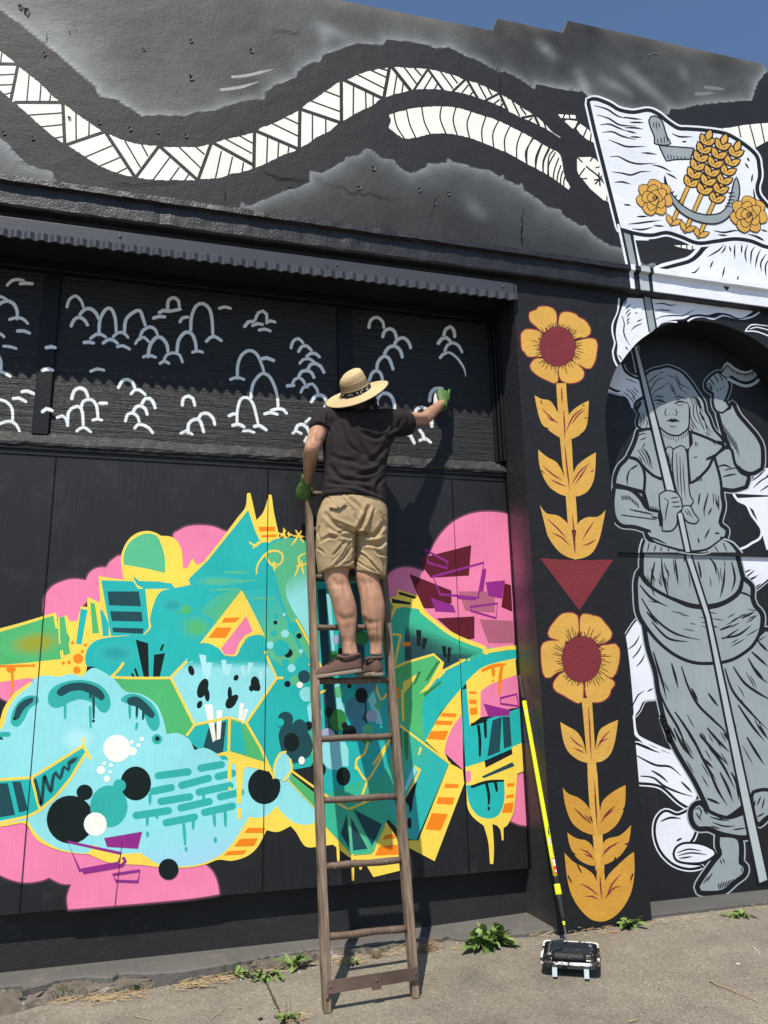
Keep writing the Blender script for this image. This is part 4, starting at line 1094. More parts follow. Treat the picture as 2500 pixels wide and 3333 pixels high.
    a.line(p['yellow'], 12, 'K 150,330 156,260 185,200 215,190|240,230 248,285 205,345|152,325 130,290|245,290 300,330 440,430 555,500|235,345 370,485|555,500 690,445 790,430|595,280 600,230 640,200 660,140|600,270 650,340 700,280 770,140|690,255 800,90 830,40|830,45 1100,250|655,350 620,450')
    a.fill(p['green'], 'K 240,305 370,410 370,488 236,345')
    a.fill(p['tgreen'], 'K 420,470 520,488 555,505 790,440 805,500 740,595 690,725 575,748 430,590')
    a.up()
    a.many(p['dteal'], 'K 513,630 545,525 566,722|580,498 736,580 684,702|565,540 668,712 580,722')
    a.line(p['lgreen'], 16, 'K 558,505 570,745 672,735 745,590|560,510 672,722', smooth=False)
    a.fill(p['yellow'], 'K 555,752! 690,742 830,688! 836,830! 690,866! 650,800!')
    a.fill(p['yellow'], 'K 640,620! 740,590! 690,720! 680,750! 560,755!') if False else None
    a.up()
    a.many(p['orange'], 'K 722,700 820,690 825,745 698,750|758,638 812,632 802,656 738,662')
    a.line(p['yellow'], 16, 'K 498,690 500,775|577,750 578,880|620,800 620,820', (1, .8))
    # diamond
    a.fill(p['tgreen'], 'K 830,60! 1095,255! 920,668! 862,640! 800,560! 750,440! 745,320! 800,180!')
    a.grad(SOFT['teal'], 'K 830,62! 1093,256! 919,665! 864,640! 802,560! 752,440! 747,320! 802,180!', (800, 150), (1000, 330), False)
    a.up()
    a.fill(p['yellow'], 'K 1100,250! 1172,288! 1180,360! 1020,780! 868,700! 878,668! 932,668!')
    a.many(p['yellow'], 'K 905,258 948,285 885,425 862,440 930,295 915,275|930,205 940,160 952,170 938,208')
    a.many(p['aqua'], 'K 885,310 905,270 925,290 868,400 855,395')
    a.fill(p['ink'], 'K 860,450 900,380 925,352 905,440 898,500 885,520 880,480', True); a.dot(p['ink'], 'K', 884, 575, 12, 32)
    a.line(p['dgreen'], 22, 'K 830,70 840,200|865,90 870,240', (1, .3))
    a.up()
    a.many(p['orange'], 'K 1080,360 1152,365 1146,386 1070,384|1040,434 1127,436 1116,476 1030,470|1005,520 1092,526 1052,615 970,608')
    # yellow ribbon with stripes
    a.fill(p['yellow'], 'H 970,1512! 1010,1440 1060,1355 1160,1232! 1166,1370! 1130,1440 1090,1530 K 1072,190! 1100,250! 965,125!', True)
    a.fill(p['pink'], 'K 1168,0! 1175,288! 1072,193! 1085,130 1120,50 H 1166,1375!', True)
    a.up()
    a.many(p['orange'], 'H 1062,1360 1140,1365 1132,1386 1048,1380|1030,1402 1120,1405 1110,1428 1016,1424|K 1000,78 1095,75 1075,126 978,120')
    # teal house at the right edge
    a.fill(p['teal'], 'H 1165,1235! 1195,1230! 1210,1430! 1330,1385! 1478,1335! K 1490,150! 1440,172! 1280,242! 1185,272! 1168,60!')
    a.up()
    a.fill(p['yellow'], 'H 1190,1192! 1270,1120 1350,1090 1456,1066! 1464,1165! 1330,1205 1268,1245! 1268,1385! 1210,1430!', True)
    a.fill(p['pink'], 'H 1268,1245! 1330,1203 1464,1155! 1478,1262! 1478,1330! 1425,1340! 1310,1378! 1268,1385!', True)
    a.up()
    a.line(p['orange'], 20, 'H 1280,1132 1330,1110 1405,1098|1385,1105 1375,1160 1370,1265|1335,1120 1338,1165', (.8, .5)); a.dot(p['orange'], 'H', 1335, 1188, 6)
    a.many(p['orange'], 'H 1205,1245 1246,1245 1246,1260 1205,1258|1207,1287 1247,1290 1247,1316 1207,1312|1210,1335 1250,1330 1250,1370 1212,1373')
    a.fill(p['magenta'], 'H 1283,1310 1425,1345 1425,1376 1310,1382'); a.line(p['magenta'], 13, 'H 1375,1282 1462,1260 1474,1325 1378,1312', closed=True, smooth=False)
    a.many(p['dteal'], 'K 1332,20 1382,0 1372,188 1305,216|1386,0 1426,0 1436,156 1394,172|')
    a.fill(p['yellow'], 'K 1185,272! 1290,240! 1295,276! 1440,202! 1436,165! 1492,140! 1505,292! 1466,308! 1460,400 1445,520 1412,588! 1393,600 1392,665 1384,670 1375,610 1358,588 1332,578! 1340,700 1336,795 1320,795 1310,680 1285,588! 1230,545 1198,490 1188,400', True)
    a.up()
    a.fill(p['teal'], 'K 1190,372! 1395,342! 1398,420 1388,485 1360,535 1310,550 1250,530 1208,470', True)
    a.fill(p['pink'], 'K 1185,298 1214,290 1217,345 1186,360')
    a.line(p['ink'], 16, 'K 1222,42 1300,18|1256,50 1264,120 1264,210|1292,30 1296,110|1222,378 1300,352 1390,345|1300,360 1312,420 1312,470|1348,355 1356,400', (1, .7))
    a.dot(p['ink'], 'K', 1312, 495, 7, 11)
    a.fill(p['dteal'], 'K 1275,322 1440,245 1452,266 1285,332')
    a.many(p['orange'], 'K 1412,360 1450,358 1450,375 1410,378|1406,425 1448,418 1448,436 1404,440|1396,470 1446,460 1440,516 1384,521')
right_o = G_('painted_right_letters', right, 9)

# joints between the sheets show through the paint; screws
m_gap = paint('sheet_joint', (0.004, 0.004, 0.005), 'plain', .9)
zt, zb = 2.79, 0.352
for x in (-0.647, 0.574, 1.786):
    y = PANEL - COAT * (TOPL[0] + 3)
    mk('sheet_joint', [(x - .0022, y, zb), (x + .0022, y, zb), (x + .0016, y, zt), (x - .0016, y, zt)], [(0, 1, 2, 3)], m_gap, bld)
y = PANEL - COAT * (TOPL[0] + 3)
mk('sheet_joint', [(-.192, y, .352), (-.189, y, .352), (-.171, y, .66), (-.173, y, .66)], [(0, 1, 2, 3)], m_gap, bld)

# ================================================================== flowers on the pillar
def flower(c, cx, cy, rx, ry, petals, name):
    art = Art(WALL, 4)
    for p in petals: art.line(ST['maroon'], 15, c + ' ' + p, closed=True)
    art.up()
    for p in petals: art.fill(ST['gold'], c + ' ' + p, True)
    art.up()
    for i in range(64):                       # dark hatching from the disc outwards
        t = 2 * math.pi * (i + random.uniform(-.3, .3)) / 64
        r0, r1 = 1.04, random.choice((1.12, 1.16, 1.22, 1.3, 1.42, 1.55))
        art.line(ST['black'], 4.5, '%s %f,%f %f,%f' % (c, cx + rx * r0 * math.cos(t), cy + ry * r0 * math.sin(t), cx + rx * r1 * math.cos(t + .03), cy + ry * r1 * math.sin(t + .03)), (.9, .1))
        if i % 6 == 0: art.line(ST['maroon'], 7, '%s %f,%f %f,%f' % (c, cx + rx * math.cos(t), cy + ry * math.sin(t), cx + rx * 1.22 * math.cos(t), cy + ry * 1.22 * math.sin(t)), (1, .2))
    art.up()
    pts = ' '.join('%f,%f' % (cx + (rx + random.uniform(-3, 4)) * math.cos(2 * math.pi * k / 60), cy + (ry + random.uniform(-3, 4)) * math.sin(2 * math.pi * k / 60)) for k in range(60))
    art.line(ST['black'], 5, c + ' ' + pts, closed=True)
    art.up(); art.fill(ST['maroon'], c + ' ' + pts, True)
    return art
def stem(art, stem_s, leaves, veins, gold='gold'):
    for s in stem_s: art.fill(ST[gold], s, True)
    art.up()
    for s in leaves: art.fill(ST[gold], s, True); art.up()
    art.line(ST['maroon'], 9, veins, (.3, .15))
    art.up()

art = flower('F', 397, 420, 106, 117, ['225,235 230,215 270,200 280,185 330,180 370,195 388,225 392,290 393,322 320,340 270,300 235,270', '405,320 408,240 430,215 470,215 510,230 520,245 555,260 575,280 595,320 590,345 570,360 530,370 490,372 450,340',
     '495,400 540,380 590,372 625,380 635,410 630,450 625,490 610,530 595,550 570,552 540,535 495,510 480,460', '415,520 480,505 540,550 555,580 550,605 520,630 470,640 430,630 408,600 402,540', '300,490 340,515 393,530 400,600 395,630 375,640 330,620 280,595 240,560 232,535 255,500',
     '180,340 200,320 240,318 290,332 310,370 310,470 260,480 215,478 200,455 185,440 178,390'], 'flower')
stem(art, ['F 388,640! 447,640! 455,760 478,960 490,1160 505,1320 515,1480 I 515,230! 460,230! F 445,1320 425,1120 410,960 395,760'],
     ['F 258,712! 300,735 350,745 390,800 410,850 428,920 440,982! 390,955 340,920 300,880 275,800', 'F 584,745! 540,765 490,800 460,840 446,900 438,980! 480,975 530,950 565,910 578,850',
      'F 280,1038! 330,1080 390,1115 430,1180 460,1250 482,1322! 420,1310 350,1265 310,1200 285,1120', 'F 626,1055! 560,1095 510,1140 484,1210 472,1320! 520,1318 575,1290 610,1230 622,1160',
      'I 290,80! 330,130 400,145 455,190 482,240 503,408! 440,385 390,345 340,270 320,200', 'I 685,110! 640,150 570,155 520,190 505,260 498,408! 560,395 610,360 645,290 665,210'],
     """F 420,665 424,760|432,800 437,880 440,970|305,795 350,840 400,885|335,840 360,862 395,870|550,790 490,840 445,935|560,800 520,830 480,888|440,1010 450,1120 470,1290|312,1140 370,1190 430,1225|360,1220 410,1245 450,1260|590,1120 530,1170 480,1250|575,1140 540,1190 500,1250
    |I 485,140 495,240 503,370|335,165 390,215 450,280|365,250 420,275 470,325|615,180 580,230 545,290|625,290 580,315 545,325""")
art.line(ST['black'], 6, 'F 295,745 305,765|325,905 345,918|560,850 575,845|535,945 550,935|545,770 560,775|300,1165 320,1180|350,1090 360,1075|430,1185 430,1160|590,1280 600,1268|600,1170 615,1160', (1, .1))
art.done('painted_flower', bld)['label'] = 'painted golden flower with maroon disc and leafy stem, upper of two'

art = Art(WALL, 4)
art.fill(ST['maroon'], 'I 292,400 510,412 730,408 527,712')
art.done('painted_triangle')

art = flower('I', 540, 1005, 117, 137, ['345,830 370,790 410,745 440,730 490,730 515,745 517,860 450,900 400,890 345,870', '535,750 570,735 610,745 650,755 680,790 705,820 722,850 715,880 690,900 640,915 600,880 537,865',
     '645,935 700,920 745,915 765,940 768,990 760,1040 745,1090 725,1115 690,1105 645,1080 640,1010', '565,1130 640,1085 690,1110 735,1140 738,1160 715,1190 710,1215 680,1250 630,1265 590,1255 568,1220', '440,1075 500,1120 545,1135 550,1210 545,1260 520,1270 480,1250 430,1220 385,1195 370,1160 390,1120',
     '300,930 330,900 390,895 440,900 438,960 438,1060 390,1085 350,1115 325,1115 310,1090 300,1020'], 'flower')
stem(art, ['I 540,1240! 602,1240! 612,1400 628,1640 L 738,320 748,480 765,640 775,830! 728,830! 712,640 695,480 685,320 I 575,1640 555,1400'],
     ['I 412,1382! 460,1410 510,1440 545,1490 565,1560 577,1628! 520,1610 460,1560 430,1490', 'I 760,1370! 700,1395 650,1430 630,1500 612,1625! 660,1620 710,1580 740,1500'], 'I 580,1290 588,1400 598,1610|470,1470 510,1510 560,1540|495,1540 530,1555 560,1568|710,1435 660,1490 630,1550|700,1480 660,1500 640,1530')
stem(art, [], ['L 550,382! 580,415 640,440 690,490 712,560 727,642! 660,620 600,570 565,480', 'L 890,368! 830,400 770,450 752,510 735,642! 790,625 850,570 885,480', 'L 575,625! 620,655 680,670 715,710 737,805! 690,800 630,765 590,700', 'L 920,585! 860,640 790,660 765,700 752,805! 800,790 860,750 905,680',
      'L 560,735! 610,785 660,810 715,850 733,890! 735,815! 772,815! 780,890! 800,850 860,790 905,750 935,730! 938,830 925,930 890,1010 840,1070 790,1100 740,1105 690,1085 630,1020 590,940 570,840'],
     'L 722,350 728,460 738,610|610,490 660,540 705,580|670,530 690,550 702,575|835,480 790,520 755,575|825,500 790,530 765,555|645,715 690,735 720,775|665,740 690,750 715,765|855,675 800,710 760,760|840,690 800,705 770,735|752,860 756,930 762,985|645,900 700,930 742,965|670,970 710,970 745,988|865,850 820,900 785,975|865,915 820,930 780,985', 'ochre')
art.line(ST['black'], 8, 'L 585,560 600,578|700,540 712,575|880,500 890,480|605,735 620,745|650,660 640,650|890,690 905,680|630,800 655,850|835,760 820,800|580,860 600,900|928,850 915,890', (1, .1))
art.done('painted_flower')['label'] = 'painted golden flower with maroon disc above bowl-shaped leaves, lower of two'

# ================================================================== woman with flag pole, painted in the arch and on the boards
def fig(art, parts, wl, wk, light, blk, fillm, thin):
    for s in parts: art.line(light, wl, s, closed=True)
    art.up()
    for s in parts: art.line(blk, wk, s, closed=True)
    art.up()
    for s in parts:
        art.fill(fillm, s, True); art.up(.4)
        art.line(blk, thin * (wk / 40.0), s, closed=True)
    art.up()
p = PL
m_edge = paint('ply_paint_edge_grey', (0.33, 0.385, 0.415), 'ply', .5, .5, .08, .22)
# cloth painted on the render round the arch
art = Art(WALL, 3)
CL = 'M 330,556! 300,480 305,400 290,300 300,200 330,100 360,20 400,-30! 900,0 1560,70! 1500,110 1430,150 1380,150 1300,115 1200,105 1120,125 1040,118 960,130 900,160 800,170 700,200 650,245! 590,290 500,355 420,440'
art.line(ST['cool'], 15, 'M 318,-20 305,100 262,200 258,280 280,380 262,450 275,530 300,580|660,232 700,195 760,182 835,188|940,178 1000,145 1080,140 1170,160 1250,130 1320,140 1420,160 1520,140 1600,85')
art.up(); art.line(ST['black'], 30, 'M 345,-20 325,100 285,200 282,290 305,385 290,460 320,560|650,225 700,185 780,165 900,165 960,138 1050,120 1130,130 1210,105 1300,118 1400,150 1480,120 1570,70')
art.up(); art.fill(ST['cool'], CL, True)
art.up()
art.line(ST['black'], 12, 'M 390,-10 360,40|420,30 370,80|415,70 375,120|425,100 385,145|410,150 385,185|410,180 390,210|485,105 460,112|525,165 475,185|525,200 460,230 425,270|345,130 365,200 360,280 385,350 425,410|375,410 400,440|315,485 345,530|640,25 720,22 780,38 850,32|640,85 700,78 800,92|645,170 700,140 800,130 900,130 960,95 1020,70', (.5, .2))
art.fill(ST['black'], 'M 528,-40 610,-40 662,238 585,285'); art.up()
art.fill(ST['grey'], 'M 542,-40 598,-40 645,245 595,275'); art.up()
art.line(ST['cool'], 11, 'M 1455,270 1490,225 1540,210 1680,225|1455,270 1560,275 1680,320'); art.line(ST['cool'], 9, 'M 1500,250 1560,235 1680,265')
art.done('painted_cloth')

UPP = ['M 545,720! 560,660 620,620 690,605 750,590 820,610 880,640 930,690 970,740 1010,800 1050,860 1085,920 1095,990 1130,1050 1150,1110 1180,1170 1230,1220 1260,1270! 1100,1250 950,1200! 900,1000! 640,1000! 610,1150! 520,1150 485,1120 480,1080 500,1020 465,960 480,910 540,870! 560,800',
       'F 1360,820! 1430,790! 1445,760 1480,830 1540,900 1590,960 1620,1020 1625,1100 1620,1150! 1560,1180 1500,1160 1450,1110 1440,1060! 1420,1000 1390,930',
       'M 1165,830! 1100,790 1100,730 1130,690 1180,650 1230,640 1270,680 1310,730 1310,790 1290,850 1275,890 1310,950! 1250,1005 1190,985 1165,920',
       'F 900,1160! 1020,1060 1200,1050 1330,1060 1400,1040! 1380,1280 1390,1380 1370,1480 1410,1520 1400,1570 1370,1585! 1300,1640 1200,1645 1050,1620 960,1595 930,1540! 940,1400 915,1290',
       'F 1330,1060! 1400,1030 1440,1040 1460,1120 1500,1180 1540,1200 1525,1260! 1450,1280 1380,1270! 1370,1200',
       'F 820,1085! 870,1100 905,1140 920,1200 915,1290! 850,1275 740,1245! 745,1200 770,1140 800,1110',
       'F 740,1265! 830,1280 890,1330 930,1390 1005,1410! 1020,1530! 960,1530 860,1500 780,1490 740,1440 730,1350',
       'F 820,1085! 860,1000 880,930! 950,915 1000,960 1020,1020! 1050,1220! 980,1200 920,1150 870,1095',
       'F 1190,930! 1260,955 1330,985 1390,1020 1330,1090 1300,1150 1230,1220 1190,1240! 1175,1050 1200,1000']
def in_upper(): return Art(ARCH, 3)
art = in_upper()
# cloth left of the pole and at the right
art.fill(p['cool'], 'M 330,550! 360,610 410,660 470,690 560,740! 560,1000! 430,960 380,880 300,845 213,825! 225,770 245,690 285,600', True)
art.fill(p['cool'], 'F 1540,1240! 1640,1150 1720,1180! 1720,1316! 1455,1302!', True)
art.fill(p['cool'], 'F 1475,1330! 1720,1318! 1720,1640! 1650,1640! 1610,1500 1570,1400!', True)
art.up()
art.line(p['lgrey'], 12, 'M 365,575 395,635 440,665 500,680|225,820 300,835 360,850 400,890 425,960')
art.line(p['black'], 24, 'M 345,560 375,630 430,672 500,705|212,838 290,862 360,868 395,905 430,985|228,775 280,805 330,812', (.9, .5))
art.line(p['black'], 8, 'M 360,820 400,850 430,880|385,790 440,840 470,900|400,800 470,870|430,800 490,860|450,780 500,830|380,700 430,715 480,740|395,840 440,900 450,930|440,860 460,900', (.8, .2))
art.line(p['black'], 9, 'F 1640,1160 1600,1200 1545,1235|1659,1200 1610,1230 1570,1270|1690,1240 1650,1262 1610,1290|1670,1180 1640,1215|1690,1200 1660,1240', (.9, .2))
art.line(p['cool'], 14, 'F 1452,1305 1480,1345 1530,1370 1560,1430 1590,1470 1620,1520 1610,1570 1560,1600 1530,1620 1480,1640'); art.up()
fig(art, UPP, 46, 33, m_edge, p['black'], p['grey'], 21)
# waist below the blouse, down to the edge of the board
art.fill(p['black'], 'F 905,1582! 1000,1600 1380,1560! 1450,1590 1500,1655! 885,1655! 890,1620', True); art.up()
art.line(p['lgrey'], 9, 'F 905,1575 892,1610 884,1654|1395,1575 1450,1595 1504,1655'); art.up()
art.fill(p['grey'], 'F 928,1575! 1000,1600 1370,1570! 1430,1605 1468,1655! 908,1655! 912,1620', True); art.up()
art.fill(p['grey'], 'F 950,1500 1360,1500 1372,1570 1300,1632 1200,1640 1060,1618 970,1590'); art.up()
art.line(p['black'], 14, 'F 935,1545 975,1590 1060,1622 1150,1645 1230,1648 1300,1632 1372,1580 1400,1560', (.6, .6))
art.line(p['black'], 7, 'F 985,1615 975,1652|1020,1625 1015,1652|1060,1632 1062,1652|1120,1642 1125,1654|1290,1645 1300,1654|1340,1620 1360,1654|1390,1600 1415,1654|945,1600 935,1652', (.8, .3))
# sickle in the hand
art.line(p['lgrey'], 26, 'M 1240,650 1290,560 1340,600 1420,640 1490,640 1545,612|1300,700 1380,740 1460,765 1530,745 1570,712')
art.up(); art.fill(p['black'], 'M 1220,650! 1288,570! 1340,615 1420,650 1490,648 1545,618! 1575,655 1545,715 1470,745 1390,730 1320,680 1280,700!', True); art.up()
art.fill(p['grey'], 'M 1240,655! 1290,585! 1340,625 1420,662 1490,660 1540,635! 1560,660 1530,700 1470,722 1400,712 1330,668 1290,690!', True)
art.line(p['black'], 6, 'M ' + '|'.join('%d,%d %d,%d' % (x, y - 2, x + 4, y + 22) for x, y in ((1330, 620), (1350, 632), (1372, 645), (1395, 655), (1420, 662), (1445, 665), (1470, 665), (1495, 660), (1518, 648))), (.8, .3))
art.up()
# knuckles
art.line(p['black'], 11, 'M 1130,690 1165,740 1180,770|1170,660 1205,715 1215,740|1215,645 1245,700 1250,725|1100,760 1130,740 1155,790 1150,810 1120,805 1098,780|1300,730 1320,790|1260,890 1270,910', (.6, .4))
for u, v in ((1203, 802), (1232, 788), (1258, 775)): art.dot(p['black'], 'M', u, v, 7)
art.line(p['black'], 5, 'M ' + '|'.join('%d,%d %d,%d' % (x, 770, x + 12, 800) for x in range(1105, 1150, 9)))
# hair strands
art.line(p['black'], 9, 'M 560,745 600,720 640,680 690,650|580,800 620,770 650,720 700,690 735,705|620,850 640,810 700,780 745,740|750,745 770,800 800,835|760,740 800,770 830,850 870,852|820,660 850,700 870,750 920,770 960,800|760,670 820,690 850,740 880,800 940,830|780,770 810,820|690,640 720,642|560,830 600,810 620,780|500,960 520,920 500,900|530,1010 545,1060 530,1120|510,1030 520,1080 505,1140|560,1060 575,1100 560,1140|960,880 990,940 985,1010 1010,1070 1050,1110|975,860 1010,920 1020,1000 1050,1080 1090,1160|990,860 1040,930 1050,1000 1090,1080 1110,1160 1150,1210|960,950 960,1040 1000,1120 1040,1170|965,1100 1000,1160|1000,870 1030,890 1060,960 1075,1010|1040,1000 1080,1060 1110,1130 1160,1190|955,1140 990,1180|1060,1100 1080,1150|1100,1180 1130,1215', (.6, .2))
art.fill(p['black'], 'M 1000,860 1040,890 1058,950 1050,975 1025,930', True); art.fill(p['black'], 'M 1045,1000 1085,1050 1095,1090 1065,1060', True)
art.fill(p['black'], 'M 470,960 500,910 520,900 505,960 480,990', True)
# face
art.up()
FACE = 'M 622,950! 640,880 690,850 735,820 752,742! 780,810 830,850 890,865 940,900! 950,960 948,1060 943,1140 890,1190 840,1210 760,1195 690,1140 650,1080 628,1010'
art.fill(p['grey'], 'M 690,1140! 760,1190 840,1200 935,1150! 960,1320! 870,1345 720,1320!'); art.up()
art.line(p['black'], 9, 'M 690,1160 700,1290|945,1160 950,1230 955,1320')
art.up(); art.fill(p['grey'], FACE, True); art.up()
art.line(p['black'], 16, 'M 630,1010 650,1080 690,1140 760,1195 840,1212 890,1190 943,1140 950,1040 946,940 925,905', (.5, .4))
art.line(p['black'], 6, 'M ' + '|'.join('%d,%d %d,%d' % (x, y, x + 2, y + 28) for x, y in ((700, 1175), (720, 1190), (740, 1203), (762, 1212), (785, 1218), (808, 1222), (830, 1240), (855, 1222), (880, 1212), (900, 1202), (918, 1190), (932, 1178))))
art.line(p['black'], 12, 'M 625,870 660,855 700,860 730,866|810,870 850,862 890,870 920,890', (.3, .3))
art.line(p['black'], 17, 'M 630,895 660,890 700,900 745,920|815,928 850,905 890,905 925,918', (.5, .3))
art.line(p['black'], 8, 'M 650,920 680,922 700,924|835,932 870,938 895,928|665,880 700,880 720,900|830,895 860,882', (.4, .4))
art.line(p['black'], 11, 'M 745,965 730,1000 735,1025 755,1033|820,970 840,1000 835,1028 820,1030|770,1018 780,1020|800,1020 810,1018', (.4, .4))
art.fill(p['black'], 'M 735,1082! 770,1065 790,1056 805,1062 820,1056 845,1070 872,1084! 830,1086 800,1092 770,1082', True)
art.line(p['black'], 9, 'M 770,1122 800,1132 840,1125', (.4, .4))
# shawl hatching, torso folds (F)
art.up()
art.line(p['black'], 5.5, 'F 880,1040 910,1090 930,1130|895,1035 925,1080 945,1140|910,1030 940,1080 955,1150|925,1040 950,1090 965,1160|885,1080 905,1110|870,960 910,940 930,945|895,980 930,965|920,1000 905,1030|1330,995 1345,1010|1345,990 1365,1010|1360,985 1380,1005|1225,990 1220,1020|1235,995 1232,1020|1215,1085 1235,1080|1110,1450 1115,1500', (.7, .3))
art.line(p['black'], 10, 'F 1290,1090 1330,1075 1400,1040|1285,1100 1330,1085|830,1160 815,1200 815,1250|875,1130 830,1160|1000,1215 1040,1220|1360,1140 1400,1130 1440,1150|1390,1200 1430,1190 1470,1185|1300,1300 1275,1400 1280,1440|1250,1300 1240,1370|1320,1390 1300,1430|1350,1340 1365,1400|1280,1570 1300,1530 1310,1510|960,1440 1000,1450|940,1560 1000,1580 1050,1605|1340,1540 1370,1540|1240,1570 1245,1600', (.5, .2))
art.line(p['black'], 5.5, 'F ' + '|'.join('%d,%d %d,%d' % (a_, b_, a_ + c_, b_ + d_) for a_, b_, c_, d_ in [(780 + 9 * i, 1295 + int(4 * abs(i - 5)) + 4 * i, 4, 26) for i in range(12)] + [(945 + 10 * i, 1375 + 2 * i, -4, 34) for i in range(6)] + [(1030 + 10 * i, 1500 - 2 * i, -3, 26) for i in range(7)] + [(1110 + 14 * i, 1340, 2, 60) for i in range(5)] + [(1230 + 10 * i, 1200, 0, 30) for i in range(4)] + [(1330 + 16 * i, 1300 + 8 * i, 3, 70) for i in range(3)] + [(1380 + 14 * i, 870 + 20 * i, 24, 90) for i in range(7)] + [(1400 + 30 * i, 1160 - 6 * i, 40, -8) for i in range(3)] + [(780 + 30 * i, 1430 + 4 * i, 60, 8) for i in range(6)] + [(830 + 30 * i, 1395 + 6 * i, 50, 16) for i in range(4)]), (.7, .2))
# ties
art.up()
for s in ('F 1045,1050 1070,1025 1092,1040 1092,1285! 1060,1200', 'F 1092,1040! 1140,1018 1165,1050 1175,1150 1185,1300 1208,1350 1195,1370 1145,1372! 1110,1280 1090,1150', 'F 1145,1385 1190,1380 1210,1420 1240,1460 1225,1478 1180,1470 1150,1430'):
    art.line(p['black'], 16, s, closed=True); art.up(); art.fill(p['grey'], s, True); art.up()
art.line(p['black'], 6, 'F 1110,1060 1115,1200 1125,1330|1130,1080 1135,1220 1145,1350|1148,1120 1155,1230 1165,1340|1060,1060 1070,1140|1075,1090 1078,1200|1160,1400 1185,1440|1175,1395 1205,1450', (.6, .2))
# pole, then the hand round it
art.line(p['lgrey'], 10, 'M 425,430 470,640|490,400 545,690')
art.fill(p['black'], 'M 432,425 488,395 F 1118,1300 1042,1300'); art.up()
art.fill(p['lgrey'], 'M 455,412 478,400 F 1100,1300 1055,1300'); art.up()
art.fill(p['black'], 'F 1105,1420 1152,1420 1203,1652 1155,1652'); art.up(); art.fill(p['lgrey'], 'F 1117,1420 1142,1420 1191,1652 1166,1652'); art.up()
HAND = 'F 1010,1310! 1050,1288 1105,1300 1132,1335 1140,1395 1110,1420 1110,1480 1080,1520 1028,1522! 1028,1450 1015,1390'
art.line(p['black'], 17, HAND, closed=True); art.up(); art.fill(p['grey'], HAND, True); art.up()
art.line(p['black'], 8, 'F 1075,1330 1120,1325|1078,1355 1130,1352|1085,1382 1138,1380|1035,1330 1060,1345 1050,1400 1040,1470|1030,1450 1005,1455 1000,1420', (.5, .3))
o = art.done('painted_woman')
o['label'] = 'painted grey woodcut woman raising a sickle, holding the pole'

# lower board
art = Art(ARCH + 0.017, 3)
for s in ('I 1478,372! 1720,396! 1720,470! 1640,540 1575,592! 1540,540 1500,500', 'I 1480,20! 1560,95 1600,130 1640,210 1610,270 1560,300 1530,330 1475,372! 1720,380! 1720,0!',
          'I 806,870! 850,800 898,745! 960,800! 1010,1100! 1010,1240! 920,1250 885,1310 853,1350! 850,1280 835,1100 818,950', 'L 945,150! 1050,190 1150,205 1200,260 1250,330 1280,380 1270,440 1245,492! 1180,455 1080,370 962,352!',
          'L 1055,640 1062,560 1105,515 1170,535 1240,505! 1265,600 1230,680 1160,710 1148,765 1200,795 1300,805! 1230,815 1150,790 1085,725'):
    art.line(p['cool'], 44 if s[0] == 'L' else 30, s, closed=True)
    art.up(.3); art.line(p['black'], 30 if s[0] == 'L' else 22, s, closed=True); art.up(.3); art.fill(p['cool'], s, True); art.up(.3)
art.fill(p['black'], 'I 1400,-10! 1478,-10! 1500,40 1590,90 1640,180 1640,220 1610,275 1560,300 1530,335 1470,385! 1440,330 1400,280!', True); art.up()
art.line(p['cool'], 14, 'I 1455,0 1500,50 1550,80 1590,110 1625,180 1605,250 1560,275 1535,320 1470,355')
art.line(p['cool'], 14, 'I 848,1365 900,1260 985,1240|855,1360 865,1440 900,1490 980,1545 1130,1600'); art.line(p['cool'], 16, 'L 935,40 950,100 1040,150 1170,205')
art.up()
art.line(p['black'], 9, 'I 845,1000 880,960 905,910|870,1050 905,1010 920,970|820,945 860,915 890,860|845,1290 880,1220 920,1195|935,1200 970,1180|1510,490 1560,465|1520,520 1580,470|1540,540 1600,500|1500,560 1575,510|1560,590 1620,550|1659,240 1600,330|1670,200 1640,250|1600,40 1640,80', (.5, .15))
art.line(p['black'], 12, 'L 950,210 1050,260 1130,270 1190,320|1030,290 1080,320 1120,355|970,320 1040,330 1100,375 1180,410 1250,430|1190,350 1250,410|1080,565 1130,545 1190,550|1165,670 1195,655', (.5, .2))
art.up()
LOW = ['I 925,285! 1000,320 1100,350 1220,362 1310,345 1370,290! 1440,330 1470,385 1505,520! 1480,600 1400,660 1300,685 1200,680 1080,640 980,600 905,500! 905,400',
       'I 915,770! 1000,890 1100,960 1210,1010 1340,1010 1450,980 1560,900 1640,830! 1740,840! L 1740,420! 1640,470 1560,460! 1540,470 1430,545 1340,510! 1310,440 1260,340 1200,240 1150,150 1090,0 I 1080,1500 1030,1330 1000,1180 985,1080 940,930',
       'I 885,475! 920,540 1000,600 1100,650 1200,690 1320,695 1420,660 1490,600 1505,520! 1560,570 1562,640 1580,690! 1620,740 1617,820 1590,890 1540,950 1440,1010 1330,1030 1210,1025 1100,980 1000,900 920,800 880,720 870,610 870,540',
       'L 1390,640! 1500,660 1510,790! 1535,810 1530,850 1480,890 1420,940 1350,950 1290,945 1280,920 1300,880 1370,780 1402,740 1390,700',
       'L 1248,500 1290,468 1340,510 1440,545 1540,520 1562,560 1555,640 1500,648 1400,628 1340,602 1280,600 1250,560',
       'L 1570,430 1600,400 1659,395 1740,420! 1740,520! 1659,540 1600,575', 'L 1160,720 1200,690 1280,690 1340,710 1370,740 1300,782 1200,782 1160,760']
l0 = art.layer
fig(art, LOW[:6], 52, 37, m_edge, p['black'], p['grey'], 22)
art.line(p['black'], 26, LOW[6], closed=True); art.up(.4); art.fill(p['cool'], LOW[6], True); art.up(.4)
